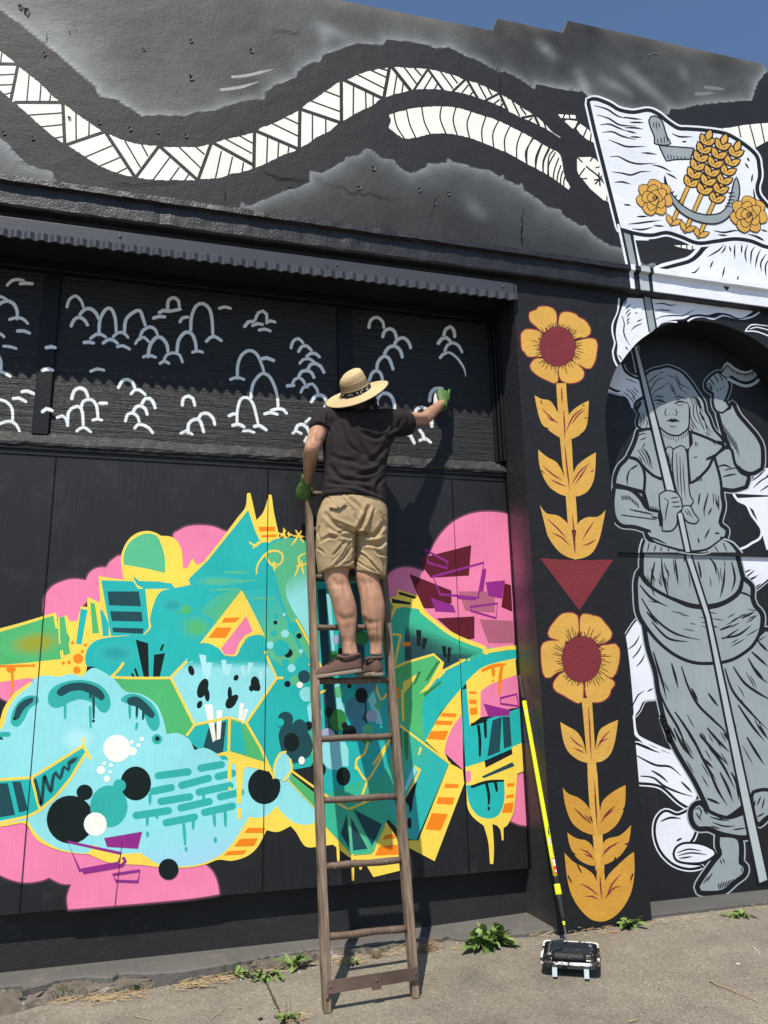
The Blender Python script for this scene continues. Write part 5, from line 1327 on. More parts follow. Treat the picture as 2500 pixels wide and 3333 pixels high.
art.line(p['black'], 9, 'L 1170,735 1230,715 1300,725|1175,750 1240,735 1330,745|1180,765 1250,755', (.5, .3))
art.up()
rl = random.Random(3)
def hatch(n, x0, x1, y0, y1, dx, dy, w, c='I'):
    art.line(p['black'], w, c + ' ' + '|'.join('%d,%d %d,%d %d,%d' % (u, v, u + dx * k * .5 + rl.uniform(-4, 4), v + dy * k * .5, u + dx * k, v + dy * k) for u, v, k in [(rl.uniform(x0, x1), rl.uniform(y0, y1), rl.uniform(.5, 1.2)) for _ in range(n)]), (.3, .15))
hatch(14, 930, 1460, 400, 520, 10, 90, 6); hatch(10, 940, 1050, 420, 560, 30, 80, 8)
art.line(p['black'], 13, 'I 980,420 960,520 965,570|1020,400 1030,520 1060,610|1310,400 1340,440 1350,500|1400,460 1390,560 1370,640|1440,420 1460,520 1440,600|1180,380 1150,420|1100,400 1120,560|1240,420 1260,520', (.4, .15))
hatch(14, 930, 1560, 640, 900, 70, 14, 6); hatch(14, 1330, 1580, 730, 940, 70, -40, 7)
art.line(p['black'], 13, 'I 890,560 960,640 1060,690|900,640 980,760 1100,850 1250,890|960,780 1060,880 1180,900|1480,600 1540,620 1560,640|1380,880 1480,860 1560,800|1370,830 1450,800|1500,760 1580,720|930,720 1000,800', (.5, .15))
art.line(p['black'], 15, 'I 1140,1050 1180,1170 1240,1280 1330,1370 1400,1440 1440,1530|1080,1030 1100,1100 1120,1180|970,960 1000,1060 1030,1160 1050,1250|1000,1180 1050,1300 1120,1420 1180,1560|1100,1320 1180,1440 1250,1570|1250,1450 1320,1540 1420,1640|1400,1060 1450,1200 1560,1330 1659,1430|1450,1050 1520,1150 1620,1220 1700,1260|1540,1000 1600,1100 1659,1150|1570,1050 1640,1140|1480,1280 1560,1400 1640,1500|1200,1180 1240,1260|1060,1400 1110,1500|1140,1480 1200,1600|1270,1600 1330,1659|1300,1210 1360,1290|1600,900 1659,960|1560,960 1659,1050', (.5, .12))
hatch(13, 1000, 1640, 1080, 1560, 60, 110, 6)
art.line(p['black'], 14, 'L 1150,60 1200,160 1260,230|1200,30 1260,130 1320,250 1380,340|1290,100 1350,170 1420,270 1480,390|1310,240 1350,310 1390,400 1440,480|1330,60 1390,130 1450,190|1400,300 1440,380 1470,460|1460,300 1490,360 1500,450|1420,90 1470,150|1545,110 1600,200 1640,260|1600,40 1659,120|1330,440 1400,470|1500,300 1530,420', (.5, .12))
hatch(8, 1180, 1500, 60, 380, 40, 70, 6, 'L')
art.line(p['black'], 8, 'L 1265,500 1285,490 1300,510 1290,545|1270,520 1300,560|1345,540 1400,555 1450,560|1360,570 1420,590 1480,590|1350,590 1400,605|1470,610 1540,600|1380,530 1420,560|1540,500 1480,540 1430,545|1310,500 1335,530|1590,450 1580,500|1620,430 1600,480 |1640,440 1625,500|1600,540 1640,520', (.4, .2))
art.line(p['black'], 6, 'L ' + '|'.join('%d,%d %d,%d' % (x, 900 - (x - 1390) * .3, x + 6, 935 - (x - 1390) * .35) for x in range(1390, 1480, 9)) + '|1310,900 1340,860|1330,890 1360,840|1520,810 1515,840|1400,770 1410,795|1415,765 1425,790', (.5, .3))
# pole
art.up()
art.line(p['lgrey'], 14, 'L 1570,560 1608,880 1620,905 1659,890')
art.fill(p['black'], 'I 1150,375 1203,375 1320,740 1520,1659 L 1672,905 1600,915 I 1452,1659 1275,760'); art.up()
art.fill(p['lgrey'], 'I 1163,375 1192,375 1307,740 1507,1659 L 1655,880 1613,897 I 1465,1659 1290,760'); art.up()
art.done('painted_woman_skirt')
# white paint and pole carried across the cornice
for nm, m_, x0, x1 in (('cornice_paint_white', ST['cool'], 3.235, 6.0), ('cornice_paint_pole', ST['lgrey'], 3.130, 3.205), ('cornice_paint_line', ST['cool'], 3.05, 3.085)):
    prof = [(4.318, 4.3135), (4.2085, 4.2985), (4.2065, 4.256), (4.2365, 4.248), (4.2365, 4.128), (4.240, 4.124)]
    k_ = len(prof); n_ = max(2, int((x1 - x0) / .06))
    v = [(x, y + rng.normal(0, .0008), z) for x in np.linspace(x0, x1, n_ + 1) for y, z in prof]
    f = [(i * k_ + j, (i + 1) * k_ + j, (i + 1) * k_ + j + 1, i * k_ + j + 1) for i in range(n_) for j in range(k_ - 1)]
    mk(nm, v, f, m_, bld)

# ================================================================== white spray arcs on the transom boards
m_arc = soft_paint('white_spray', (0.76, 0.80, 0.82), (0.0105, 0.0112, 0.013), 'weathered', 0.5, 0.6)
m_arcp = soft_paint('white_spray_on_post', (0.76, 0.80, 0.82), (0.0065, 0.007, 0.009), 'plain', 0.5, 0.4)
m_arcw = paint('white_spray_core', (0.76, 0.80, 0.82), 'weathered', 0.5, 0.7, 0.08, 0.35)
ARCS = """D 40,212 65,188 95,182 128,188|110,205 140,202 175,205|-10,272 20,280 45,300|-10,318 30,298 70,310 92,350 92,395|52,398 90,388 125,395 150,420|-10,470 10,480 22,492|95,460 130,460 160,472|20,542 55,545 88,555|-12,590 2,620 5,670|-12,675 20,685 55,705|120,788 150,785 195,805|72,825 100,822 140,842|-12,830 30,840 65,880 68,950|-12,965 30,950 65,950 90,970 105,1000
|362,330 375,290 410,270 440,300 450,330|432,372 455,345 490,340 520,365 532,392|385,432 400,400 430,385 460,405 473,428|535,470 540,400 570,345 600,340 622,390 628,470|672,470 680,400 720,360 755,350 775,400 785,430|490,500 520,478 545,478 570,492|612,490 640,468 670,472 692,495|455,522 480,520 505,525|558,525 580,508 610,508 635,528|635,545 665,540 700,558|755,505 770,460 810,438 840,455 852,485|732,528 750,502 780,495 805,520|800,598 810,540 840,498 870,495 900,530 908,575|775,600 800,590 840,602|865,635 885,622 912,635|885,620 900,590 935,578 970,590 985,628|955,580 965,510 1000,468 1035,475 1055,520 1060,570|1040,575 1065,568 1095,575|1030,455 1035,380 1060,325 1095,312 1130,340 1145,400 1150,490|1115,515 1135,495 1160,490 1195,512|972,410 985,390 1015,385|830,390 860,382 890,384|862,360 880,350 905,352 940,352|905,345 910,295 940,280 965,300 968,340|935,350 975,342|1185,338 1215,330 1245,338|1322,435 1340,412 1370,408|1365,430 1390,420 1418,425|1378,400 1395,362 1420,352 1440,370 1440,410|1440,415 1460,405 1485,412|1400,455 1430,450 1460,460
|490,678 525,665 562,672|640,765 660,730 690,722 715,735 728,768|708,800 725,780 755,780 785,805|768,850 785,825 810,825 830,850 838,875|718,900 735,870 765,865 785,880 795,910|678,945 690,910 720,905 745,925 752,950|728,985 745,965 780,970 805,985 825,1010|388,825 400,785 430,768 460,780 475,815|440,870 450,840 490,830 520,860 530,935|502,942 525,935 550,942|365,970 370,900 400,872 430,870 445,900 450,970|308,928 335,918 355,930 362,955|415,1000 450,980 490,1005|540,850 575,850|985,860 990,825 1020,812 1042,825 1052,862|1072,935 1085,910 1120,905 1150,930 1160,965|1015,1010 1020,960 1050,938 1080,945 1100,1005|978,1012 1005,1000 1038,1018|1282,715 1285,640 1310,585 1350,565 1390,590 1420,660 1425,680|1245,722 1280,710 1318,722|1415,610 1440,605 1478,620|1355,820 1365,750 1400,700 1430,690 1465,720 1495,800 1502,870|1465,890 1500,880 1530,885 1548,905|1430,908 1460,900 1498,910|1280,960 1282,890 1300,830 1335,820 1365,850 1385,920 1395,970|1238,918 1260,908 1280,910|1258,970 1285,962 1318,978|1375,975 1400,970 1438,995|1315,1000 1345,998 1372,1008"""
ARCS2 = """E 245,385 255,350 285,335 310,360|285,405 300,380 330,375 355,400|330,430 350,415 375,415 398,435|292,468 310,448 345,445 372,465|335,500 350,475 380,470 405,485 422,518|285,545 300,515 335,508 360,525 368,545|250,585 265,555 290,545 315,570 322,590|225,590 260,588|298,625 310,600 335,595|335,585 360,580 385,610 390,630|355,675 370,650 400,640 430,655 440,700|425,720 432,690 450,680|325,785 345,768 370,775|375,775 385,750 410,745|255,845 275,835 300,848|268,835 280,805 310,800 330,815 345,850|320,890 330,870 350,865
|665,275 675,235 710,220 740,245 745,275|740,325 750,295 780,282 805,300 815,340|800,375 815,345 850,330 880,355 890,385|750,415 770,385 805,375 835,400 845,435|708,495 715,460 745,430 775,445 795,500|668,560 680,525 705,508 730,525 738,560|705,730 712,660 740,630 780,640 800,680 805,740|1070,315 1080,285 1105,270 1125,295 1128,325|1040,360 1060,335 1085,330 1105,350|1075,400 1090,370 1120,358 1150,375 1168,408|1050,438 1065,420 1085,412|993,672 1000,630 1025,605 1060,605|915,750 920,720 950,705 975,715|940,830 955,850 965,880|940,885 970,875 998,895|870,850 890,860 910,900|1000,740 1005,810"""
k = 0
for src in (ARCS, ARCS2):
    crop = None
    for ln in src.strip().split('|'):
        ln = ln.strip()
        if ln.split()[0] in CROPS: crop = ln.split()[0]; ln = ln[2:].strip()
        art = Art(TRANS, 2 + k % 3)
        w_ = random.uniform(16, 20)
        art.line(m_arc, w_, crop + ' ' + ln, (.95, .85), soft=0.30)
        art.layer = 12 + k % 4
        art.line(m_arcw, w_ * .74, crop + ' ' + ln, (.95, .8))
        art.done('painted_arc'); k += 1
art = Art(TRANS, 2); art.line(m_arc, 13, 'E 1075,408 1110,415 1150,450 1180,500 1188,540', (1, .3), soft=0.6); art.done('painted_arc')
for s in ('D 250,550 275,545 298,550', 'D 228,672 260,665 285,672', 'D 230,895 250,880 282,890'):
    art = Art(4.600, 2); art.line(m_arcp, 20, s, (.9, .8), soft=0.4); art.done('painted_arc')

# ================================================================== ladder
CROPS.update({'N': (950, 1150, 550), 'O': (950, 1580, 400), 'Q': (980, 1880, 350), 'R': (1030, 1170, 260)})
LY0, LM = 3.84, 0.25
def on_ladder(px, py, off=0.0):
    d = ray(px, py)
    t = (LY0 + off + LM * CAM_H) / (d.y - LM * d.z)
    return CAM + d * t
m_ladder = paint('weathered_ladder_timber', (0.160, 0.115, 0.080), 'ply', 0.7, 0.9, 0.3, 0.3, stain=((0.46, 0.42, 0.38), 48, 0.685, 0.715), grain=0.55)
m_rung = paint('worn_rung_timber', (0.125, 0.085, 0.062), 'ply', 0.6, 0.8, 0.3, 0.3, stain=((0.42, 0.36, 0.31), 34, 0.62, 0.68), grain=0.3)
m_rust = paint('rusty_steel', (0.115, 0.076, 0.062), 'plain', 0.7, 1.0, 0.4, 0.3, stain=((0.30, 0.22, 0.19), 40, 0.66, 0.74))
m_dark = paint('dark_hole', (0.006, 0.006, 0.006), 'plain', 0.8)
lad = empty('wooden_ladder', (0.99, 3.85, 0.0), 'weathered brown timber ladder leaning on the mural, man standing on it', 'ladder')
LA, LB = on_ladder(1065, 3284), on_ladder(1004, 1592)
RA, RB = on_ladder(1352, 3242), on_ladder(1226, 1592)
tdir = Vector((0, LM, 1)).normalized(); ndir = Vector((0, 1, -LM)).normalized()
for a, b in ((LA, LB), (RA, RB)):
    a = a.copy(); a.z = ground_z(a.x, a.y); b = b.copy()
    bm = bmesh.new()
    rows_ = []
    n = 14
    for i in range(n + 1):
        c = a.lerp(b, i / n)
        wv_ = 0.0012 * math.sin(i * 1.9 + a.x * 7)
        hw, hd = 0.0205 + wv_, 0.034
        if i == 0: hw, hd = 0.017, 0.026
        rows_.append([bm.verts.new(c + Vector((sx * hw, 0, 0)) + ndir * sy * hd + ndir * 0.005) for sx, sy in ((-1, -.8), (-.8, -1), (.8, -1), (1, -.8), (1, .8), (.8, 1), (-.8, 1), (-1, .8))])
    for r0, r1 in zip(rows_, rows_[1:]):
        for k in range(8): bm.faces.new((r0[k], r0[(k + 1) % 8], r1[(k + 1) % 8], r1[k]))
    bm.faces.new(list(reversed(rows_[0]))); bm.faces.new(rows_[-1])
    from_bm('rail', bm, m_ladder, lad)
def rail_x(a, b, z): t = (z - a.z) / (b.z - a.z); return a.x + (b.x - a.x) * t
for zr in (0.286, 0.578, 0.872, 1.168, 1.464, 1.760, 2.055, 2.350, 2.590):
    yr = LY0 + LM * zr
    xl, xr = rail_x(LA, LB, zr) + 0.012, rail_x(RA, RB, zr) - 0.012
    bm = bmesh.new()
    k = 7
    tube(bm, [Vector((xl + (xr - xl) * i / k, yr, zr + 0.0015 * math.sin(i * 1.3 + zr * 9))) for i in range(k + 1)], [0.0165 + 0.0012 * math.sin(i * 2.1 + zr * 5) for i in range(k + 1)], 12)
    from_bm('rung', bm, m_rung, lad, True)
# flat steel brace near the feet, bolted to the rails
za = 0.105
bm = bmesh.new()
bl, br_ = Vector((LA.x - 0.002, LY0 + LM * za - 0.045, za - 0.002)), Vector((RA.x + 0.010, LY0 + LM * za - 0.045, za + 0.010))
vv = []
for p_, w in ((bl, .027), (br_, .027)):
    for dz in (-w, w):
        for dy in (-0.003, 0.003): vv.append(bm.verts.new((p_.x, p_.y + dy, p_.z + dz)))
for q in ((0, 1, 3, 2), (4, 6, 7, 5), (0, 4, 5, 1), (2, 3, 7, 6), (0, 2, 6, 4), (1, 5, 7, 3)): bm.faces.new([vv[i] for i in q])
brace = from_bm('brace', bm, m_rust, lad)
box('brace_tab', m_rust, brace, 0.98, 1.025, bl.y - 0.0075, bl.y - 0.0035, za - 0.035, za + 0.022, 0.001)
for x, y, z in ((bl.x + .012, bl.y - .004, za), (1.002, bl.y - .009, za + .004), (br_.x - .012, bl.y - .004, za + .01), (LA.x - .003, LY0 - .03 + LM * .06, .06)):
    bm = bmesh.new(); bmesh.ops.create_uvsphere(bm, u_segments=10, v_segments=6, radius=0.0075); bmesh.ops.scale(bm, verts=bm.verts, vec=(1, .5, 1)); bmesh.ops.translate(bm, verts=bm.verts, vec=(x, y, z)); from_bm('bolt', bm, m_rust, brace, True)

# ================================================================== the painter
def project(P):
    d = ROT.transposed() @ (P - CAM)
    return F_PX * d.x / d.z + CX, F_PX * d.y / d.z + CY
def at(c, u, v, y): return on_y(*pix(c, u, v), y)
def ring_row(c, v, uL, uR, y, hd, n=28, pw=2.3):
    a, b = at(c, uL, v, y), at(c, uR, v, y)
    m = (a + b) / 2; hw = (b - a).length / 2
    out = []
    for i in range(n):
        t = 2 * math.pi * i / n
        ct, st = math.cos(t), math.sin(t)
        out.append(m + Vector((math.copysign(abs(ct) ** (2 / pw), ct) * hw, math.copysign(abs(st) ** (2 / pw), st) * hd, 0)))
    return out
def loft(bm, rings, cap=True):
    R_ = [[bm.verts.new(p_) for p_ in r] for r in rings]
    n = len(R_[0])
    for a, b in zip(R_, R_[1:]):
        for i in range(n): bm.faces.new((a[i], a[(i + 1) % n], b[(i + 1) % n], b[i]))
    if cap: bm.faces.new(list(reversed(R_[0]))); bm.faces.new(R_[-1])
def ball(bm, c, rx, ry, rz, rot=None):
    r = bmesh.ops.create_uvsphere(bm, u_segments=24, v_segments=16, radius=1.0)
    M_ = Matrix.Translation(c) @ (rot or Matrix.Identity(4)) @ Matrix.Diagonal((rx, ry, rz, 1))
    bmesh.ops.transform(bm, matrix=M_, verts=r['verts'])
def smooth_pts(P, k=6):
    out = []
    n = len(P)
    for i in range(n - 1):
        p0, p1, p2, p3 = P[max(i - 1, 0)], P[i], P[i + 1], P[min(i + 2, n - 1)]
        for j in range(k):
            t = j / k
            out.append(tuple(0.5 * (2 * p1[a] + (-p0[a] + p2[a]) * t + (2 * p0[a] - 5 * p1[a] + 4 * p2[a] - p3[a]) * t * t + (-p0[a] + 3 * p1[a] - 3 * p2[a] + p3[a]) * t ** 3) for a in range(len(p1))))
    return out + [tuple(P[-1])]
def limb(bm, P, seg=16, k=6):
    """P: [(Vector, radius)]"""
    S = smooth_pts([(p_.x, p_.y, p_.z, r) for p_, r in P], k)
    tube(bm, [Vector(s[:3]) for s in S], [s[3] for s in S], seg)
def remeshed(name, bm, mat, parent, voxel, smooth=6, factor=0.5):
    o = from_bm(name, bm, mat, None)
    md = o.modifiers.new('r', 'REMESH'); md.mode = 'VOXEL'; md.voxel_size = voxel
    sm = o.modifiers.new('s', 'SMOOTH'); sm.iterations = smooth; sm.factor = factor
    dg = bpy.context.evaluated_depsgraph_get()
    me = bpy.data.meshes.new_from_object(o.evaluated_get(dg))
    o.modifiers.clear()
    old = o.data; o.data = me; bpy.data.meshes.remove(old)
    me.name = name
    if not me.materials: me.materials.append(mat)
    me.polygons.foreach_set('use_smooth', np.ones(len(me.polygons), dtype=bool))
    if parent is not None:
        o.parent = parent; o.matrix_parent_inverse = world_of(parent).inverted()
    return o
def mesh_arrays(o):
    me = o.data; n = len(me.vertices)
    co = np.empty(n * 3, dtype=np.float64); me.vertices.foreach_get('co', co)
    no = np.empty(n * 3, dtype=np.float64); me.vertices.foreach_get('normal', no)
    return co.reshape(-1, 3), no.reshape(-1, 3)
RN = np.array(ROT)
def proj_np(co):
    d = (co - np.array([0, 0, CAM_H])) @ RN           # ROT^T applied
    return np.stack([F_PX * d[:, 0] / d[:, 2] + CX, F_PX * d[:, 1] / d[:, 2] + CY], 1)
def creases(o, items, facing=0.0, GAIN=1.0):
    """items: (trace string, width in crop px, depth m): folds traced on the cloth"""
    co, no = mesh_arrays(o)
    px = proj_np(co)
    view = co - np.array([0, 0, CAM_H]); view /= np.linalg.norm(view, axis=1)[:, None]
    f = np.clip(-(no * view).sum(1) * 3 - facing, 0, 1)
    disp = np.zeros(len(co))
    for s, w, dep in items:
        T = trace(s); crop = s.split()[0]
        pts = np.array(spline(T, False, 4) if len(T) > 2 else [(a, b) for a, b, _ in T])
        ww = w * CROPS[crop][2] / 1659.0
        best = np.full(len(co), 1e9); tt = np.zeros(len(co))
        m = len(pts) - 1
        for i in range(m):
            A, B = pts[i], pts[i + 1]; d = B - A; L2 = d @ d + 1e-9
            t = np.clip(((px - A) @ d) / L2, 0, 1)
            r = np.sqrt(((px - A - t[:, None] * d) ** 2).sum(1))
            k = r < best; best[k] = r[k]; tt[k] = (i + t[k]) / m
        prof = np.exp(-(best / ww) ** 2) - 0.45 * np.exp(-((best - 2.0 * ww) / ww) ** 2)
        disp -= dep * GAIN * prof * np.sin(math.pi * np.clip(tt * .9 + .05, 0, 1)) ** 0.5
    co = co + no * (disp * f)[:, None]
    o.data.vertices.foreach_set('co', co.ravel()); o.data.update()
def ripple(o, amp, fn):
    co, no = mesh_arrays(o)
    co = co + no * (amp * fn(co))[:, None]
    o.data.vertices.foreach_set('co', co.ravel()); o.data.update()
def vnoise(co, k):
    x, y, z = co[:, 0] * k, co[:, 1] * k, co[:, 2] * k
    return (np.sin(x + 1.7 * np.sin(z * .8 + 1)) * np.sin(z * 1.1 + 1.3 * np.sin(x * .7) + y) + .5 * np.sin(2.3 * x + z + 2) * np.sin(2.1 * z - x * .6 + 1.1 * y))

m_skin = paint('sunlit_skin', (0.385, 0.215, 0.138), 'plain', 0.6, 0.6, 0.22, 0.28, stain=((0.30, 0.125, 0.080), 16, 0.48, 0.80))
m_shirt = paint('faded_black_cotton', (0.024, 0.0195, 0.0205), 'plain', 0.9, 0.3, 0.12, 0.15)
m_shorts = paint('khaki_cotton', (0.37, 0.275, 0.155), 'plain', 0.9, 0.3, 0.10, 0.15)
m_seam = paint('khaki_seam', (0.28, 0.205, 0.115), 'plain', 0.9, 0.3, 0.10, 0.15)
m_shoe = paint('brown_canvas', (0.115, 0.066, 0.053), 'plain', 0.85, 0.6, 0.15, 0.2)
m_shoe_d = paint('brown_canvas_dark', (0.055, 0.032, 0.027), 'plain', 0.85, 0.6, 0.15, 0.2)
m_sole = paint('cream_rubber', (0.27, 0.22, 0.16), 'plain', 0.6, 0.3, 0.2, 0.3)
m_glove = paint('green_glove', (0.075, 0.155, 0.036), 'plain', 0.6, 0.8, 0.15, 0.35)
m_hair = paint('dark_hair', (0.014, 0.010, 0.008), 'plain', 0.5, 0.6, 0.3, 0.4)
m_straw = paint('straw', (0.56, 0.425, 0.225), 'plain', 0.75, 1.0, 0.12, 0.25)
m_straw_d = paint('straw_dark', (0.34, 0.24, 0.11), 'plain', 0.8, 0.8, 0.12, 0.2)  # darker straw of the stitched brim rows
m_bandc = paint('black_ribbon', (0.016, 0.012, 0.015), 'plain', 0.6, 0.4, 0.1, 0.3)
m_white = paint('white_print', (0.62, 0.60, 0.60), 'plain', 0.7)

man = empty('person', (1.0, 4.18, 1.48), 'person in straw hat, black t-shirt and khaki shorts spraying from the ladder', 'person')
FY, HY, SY = 4.155, 4.205, 4.225          # depth of feet, hips, shoulders

# --- body: one continuous skin
bm = bmesh.new()
LEGL = [(0, 360, 720), (150, 400, 762), (300, 455, 812), (450, 490, 850), (600, 525, 865), (750, 570, 852), (900, 610, 842), (1000, 630, 845), (1100, 640, 862), (1200, 640, 885)]
LEGR = [(0, 840, 1190), (150, 880, 1232), (300, 915, 1262), (450, 928, 1290), (600, 942, 1284), (750, 1000, 1270), (900, 1040, 1265), (1000, 1068, 1255), (1100, 1070, 1250), (1200, 1060, 1262)]
for rows_, dx in ((LEGL, -15), (LEGR, 15)):
    v0, a0, b0 = rows_[0]
    R_ = [ring_row('O', 700, (400 if dx < 0 else 890), (800 if dx < 0 else 1230), HY + .01, 0.062, 24, 2.0), ring_row('O', 950, (400 if dx < 0 else 890), (810 if dx < 0 else 1235), HY - .005, 0.07, 24, 2.0)]
    for i, (v, a, b) in enumerate(rows_):
        t = i / (len(rows_) - 1)
        yy = HY - 0.01 + (FY - HY) * t + (-0.018 if 0.2 < t < 0.7 else 0)
        w = (b - a) / 4.74 * 4.15 / F_PX
        R_.append(ring_row('Q', v, a, b, yy, w * (0.54 if t < .75 else .62), 24, 2.05))
    loft(bm, R_)
# pelvis, trunk, neck
loft(bm, [ring_row('O', 620, 480, 1170, HY + .02, .05), ring_row('O', 480, 420, 1210, HY, .085), ring_row('O', 200, 500, 1150, HY, .080), ring_row('N', 1200, 380, 850, 4.215, .08), ring_row('N', 900, 360, 900, 4.22, .10), ring_row('N', 700, 350, 960, SY, .095), ring_row('N', 610, 430, 930, SY, .06)])
nb = at('N', 640, 640, SY)
hn = at('N', 640, 470, SY - 0.01)
limb(bm, [(nb - Vector((0, 0, .06)), .062), (nb, .06), (nb.lerp(hn, .6), .056), (hn, .06)])
# head with brow, nose and jaw, looking at the wall
ball(bm, hn + Vector((0.01, 0.02, .06)), .074, .094, .108)
ball(bm, hn + Vector((0.014, 0.075, .015)), .050, .045, .055)
ball(bm, hn + Vector((0.016, 0.122, .055)), .013, .022, .022)
for sx in (-1, 1):
    ball(bm, hn + Vector((0.012 + sx * .076, 0.01, .055)), .010, .020, .032)
# arms
shL, shR = at('N', 300, 690, SY + .005), at('N', 1010, 660, SY + .03)
elL, wrL = at('N', 195, 925, 4.155), at('N', 160, 1250, 4.40)
elR, wrR = at('N', 1300, 640, 4.40), at('N', 1475, 490, 4.505)
limb(bm, [(shL + Vector((.05, 0, .02)), .055), (shL, .060), (shL.lerp(elL, .5), .052), (elL.lerp(shL, .12), .046), (elL + Vector((0, -.004, -.012)), .043), (elL.lerp(wrL, .28), .046), (elL.lerp(wrL, .7), .036), (wrL, .029), (wrL + (wrL - elL) * .08, .028)])
limb(bm, [(shR + Vector((-.05, 0, 0)), .055), (shR, .060), (shR.lerp(elR, .35), .050), (shR.lerp(elR, .75), .043), (elR, .041), (elR.lerp(wrR, .3), .042), (elR.lerp(wrR, .75), .032), (wrR, .028), (wrR + (wrR - elR) * .1, .027)])
body = remeshed('body', bm, m_skin, man, 0.0075, 8, 0.5)
creases(body, [('Q 560,160 600,330 640,520', 60, -.004), ('Q 1060,160 1090,400 1100,560', 60, -.004), ('Q 850,560 760,700 720,900', 50, .004), ('Q 1180,700 1190,900 1200,1100', 22, .006), ('Q 1110,900 1120,1100 1130,1180', 26, .006), ('Q 800,1000 810,1180', 30, .005), ('Q 480,0 540,100 700,90', 40, .004), ('Q 900,40 1000,80 1150,70', 40, .003), ('Q 760,1160 775,1220', 22, -.006), ('Q 620,620 690,760 730,960', 40, .005), ('Q 960,620 1040,700 1180,680', 34, .005), ('Q 560,560 660,640 800,600', 40, .005), ('Q 520,40 560,140 545,260', 26, .005), ('Q 640,30 670,160 700,300', 26, .004), ('Q 960,60 985,180 975,300', 24, .004), ('Q 1080,50 1110,180', 24, .004), ('Q 1140,640 1150,820 1160,1000', 26, -.004), ('N 190,760 170,860 200,930', 26, .005), ('N 260,760 250,840 290,860', 20, .004), ('N 140,980 170,1100 165,1230', 28, -.004), ('N 1180,640 1280,660 1340,640', 22, .005), ('N 1300,700 1360,680 1440,580', 22, -.004), ('N 1320,660 1335,690', 14, .006)], GAIN=0.85)
# eyes and mouth on the face (turned to the wall)
for sx in (-1, 1):
    bm = bmesh.new(); ball(bm, hn + Vector((.012 + sx * .031, .104, .072)), .011, .008, .007); from_bm('eye', bm, m_white, man, True)
bm = bmesh.new(); ball(bm, hn + Vector((.016, .116, .010)), .022, .006, .005); from_bm('mouth', bm, m_skin, man, True)

# --- t-shirt
bm = bmesh.new()
SH = [(560, 470, 900, .05), (585, 395, 965, .075), (640, 330, 1015, .10), (720, 318, 1030, .112), (810, 315, 1010, .118), (900, 306, 960, .12), (1000, 315, 937, .116), (1100, 320, 918, .113), (1200, 316, 914, .114), (1300, 306, 918, .118), (1400, 297, 928, .124), (1470, 290, 935, .126)]
R_ = []
for v, a, b, hd in SH:
    yy = np.interp(v, [560, 800, 1470], [SY + .01, SY, HY])
    r = ring_row('N', v, a, b, yy, hd, 40, 2.5)
    w = np.clip((v - 1200) / 270, 0, 1)
    out = []
    for p_ in r:
        q = (p_.x - r[20].x) / (r[0].x - r[20].x)
        hem = np.interp(q, [0, .15, .45, .75, 1], [.024, .020, .034, .012, -.028])
        if p_.y > yy: hem = 0.0
        out.append(p_ + Vector((0, 0, hem * w)))
    R_.append(out)
loft(bm, R_)
limb(bm, [(at('N', 430, 690, SY), .085), (at('N', 340, 660, SY), .080), (at('N', 287, 700, SY - .012), .070), (at('N', 276, 758, SY - .03), .062)], 20)
limb(bm, [(at('N', 850, 690, SY), .088), (at('N', 980, 680, SY + .02), .086), (at('N', 1070, 690, SY + .055), .080), (at('N', 1135, 690, SY + .085), .077)], 20)
shirt = remeshed('t_shirt', bm, m_shirt, man, 0.0062, 7, 0.5)
creases(shirt, [('N 560,640 640,860 760,1030 850,1060', 26, .008), ('N 520,600 590,800 660,960', 28, -.006), ('N 380,1110 470,1220 600,1250 760,1260', 22, .008), ('N 390,1000 480,1040 640,1060', 20, .004), ('N 640,640 720,700 820,690 950,640', 24, .008), ('N 960,600 940,700 860,760', 22, .007), ('N 1000,620 990,720 1010,820', 20, .008), ('N 1080,760 1020,800 940,840', 18, .007), ('N 1100,680 1040,760 960,800', 18, -.006), ('N 930,900 850,1000 760,1060', 20, .006), ('N 900,1080 800,1160 640,1200', 18, .006), ('N 360,1270 480,1290 640,1300 850,1380', 18, .006), ('N 900,1220 840,1300 860,1400', 18, .006), ('N 350,600 350,680 365,780', 12, .006), ('N 400,720 420,900 440,1100', 26, -.004), ('N 560,1100 700,1140 840,1120', 22, -.005), ('N 320,1340 500,1330 700,1380 880,1450', 12, .003), ('N 700,780 820,830 900,800', 20, .006), ('N 480,700 560,900 700,1000', 16, .004), ('N 220,690 280,690 340,740', 12, .004), ('N 1140,620 1150,700 1120,800', 9, .004)], GAIN=1.7)
ripple(shirt, 0.0012, lambda c: vnoise(c, 22) + .5 * vnoise(c, 47))

# --- shorts
bm = bmesh.new()
R_ = [ring_row('O', v, a, b, HY, hd, 40, 2.5) for v, a, b, hd in ((60, 530, 1130, .085), (130, 480, 1185, .098), (200, 425, 1255, .116), (300, 388, 1272, .124), (400, 352, 1278, .130), (500, 338, 1278, .131), (600, 334, 1277, .126), (680, 334, 1275, .112))]
loft(bm, R_)
def leg_cloth(rows_, hem):
    R_ = []
    for i, (v, a, b, hd) in enumerate(rows_):
        r = ring_row('O', v, a, b, HY - .004, hd, 32, 2.4)
        w = (i / (len(rows_) - 1)) ** 2
        sc = 4.15 / F_PX / 4.1475
        out = []
        for p_ in r:
            q = (p_.x - r[16].x) / (r[0].x - r[16].x)
            h = np.interp(q, [0, .25, 1], hem) * sc
            out.append(p_ - Vector((0, 0, h * w)))
        R_.append(out)
    loft(bm, R_)
leg_cloth([(560, 345, 850, .098), (660, 335, 853, .104), (800, 326, 850, .102), (900, 325, 846, .098), (1000, 336, 840, .094), (1090, 352, 834, .092), (1140, 362, 832, .091)], (60, 0, -25))
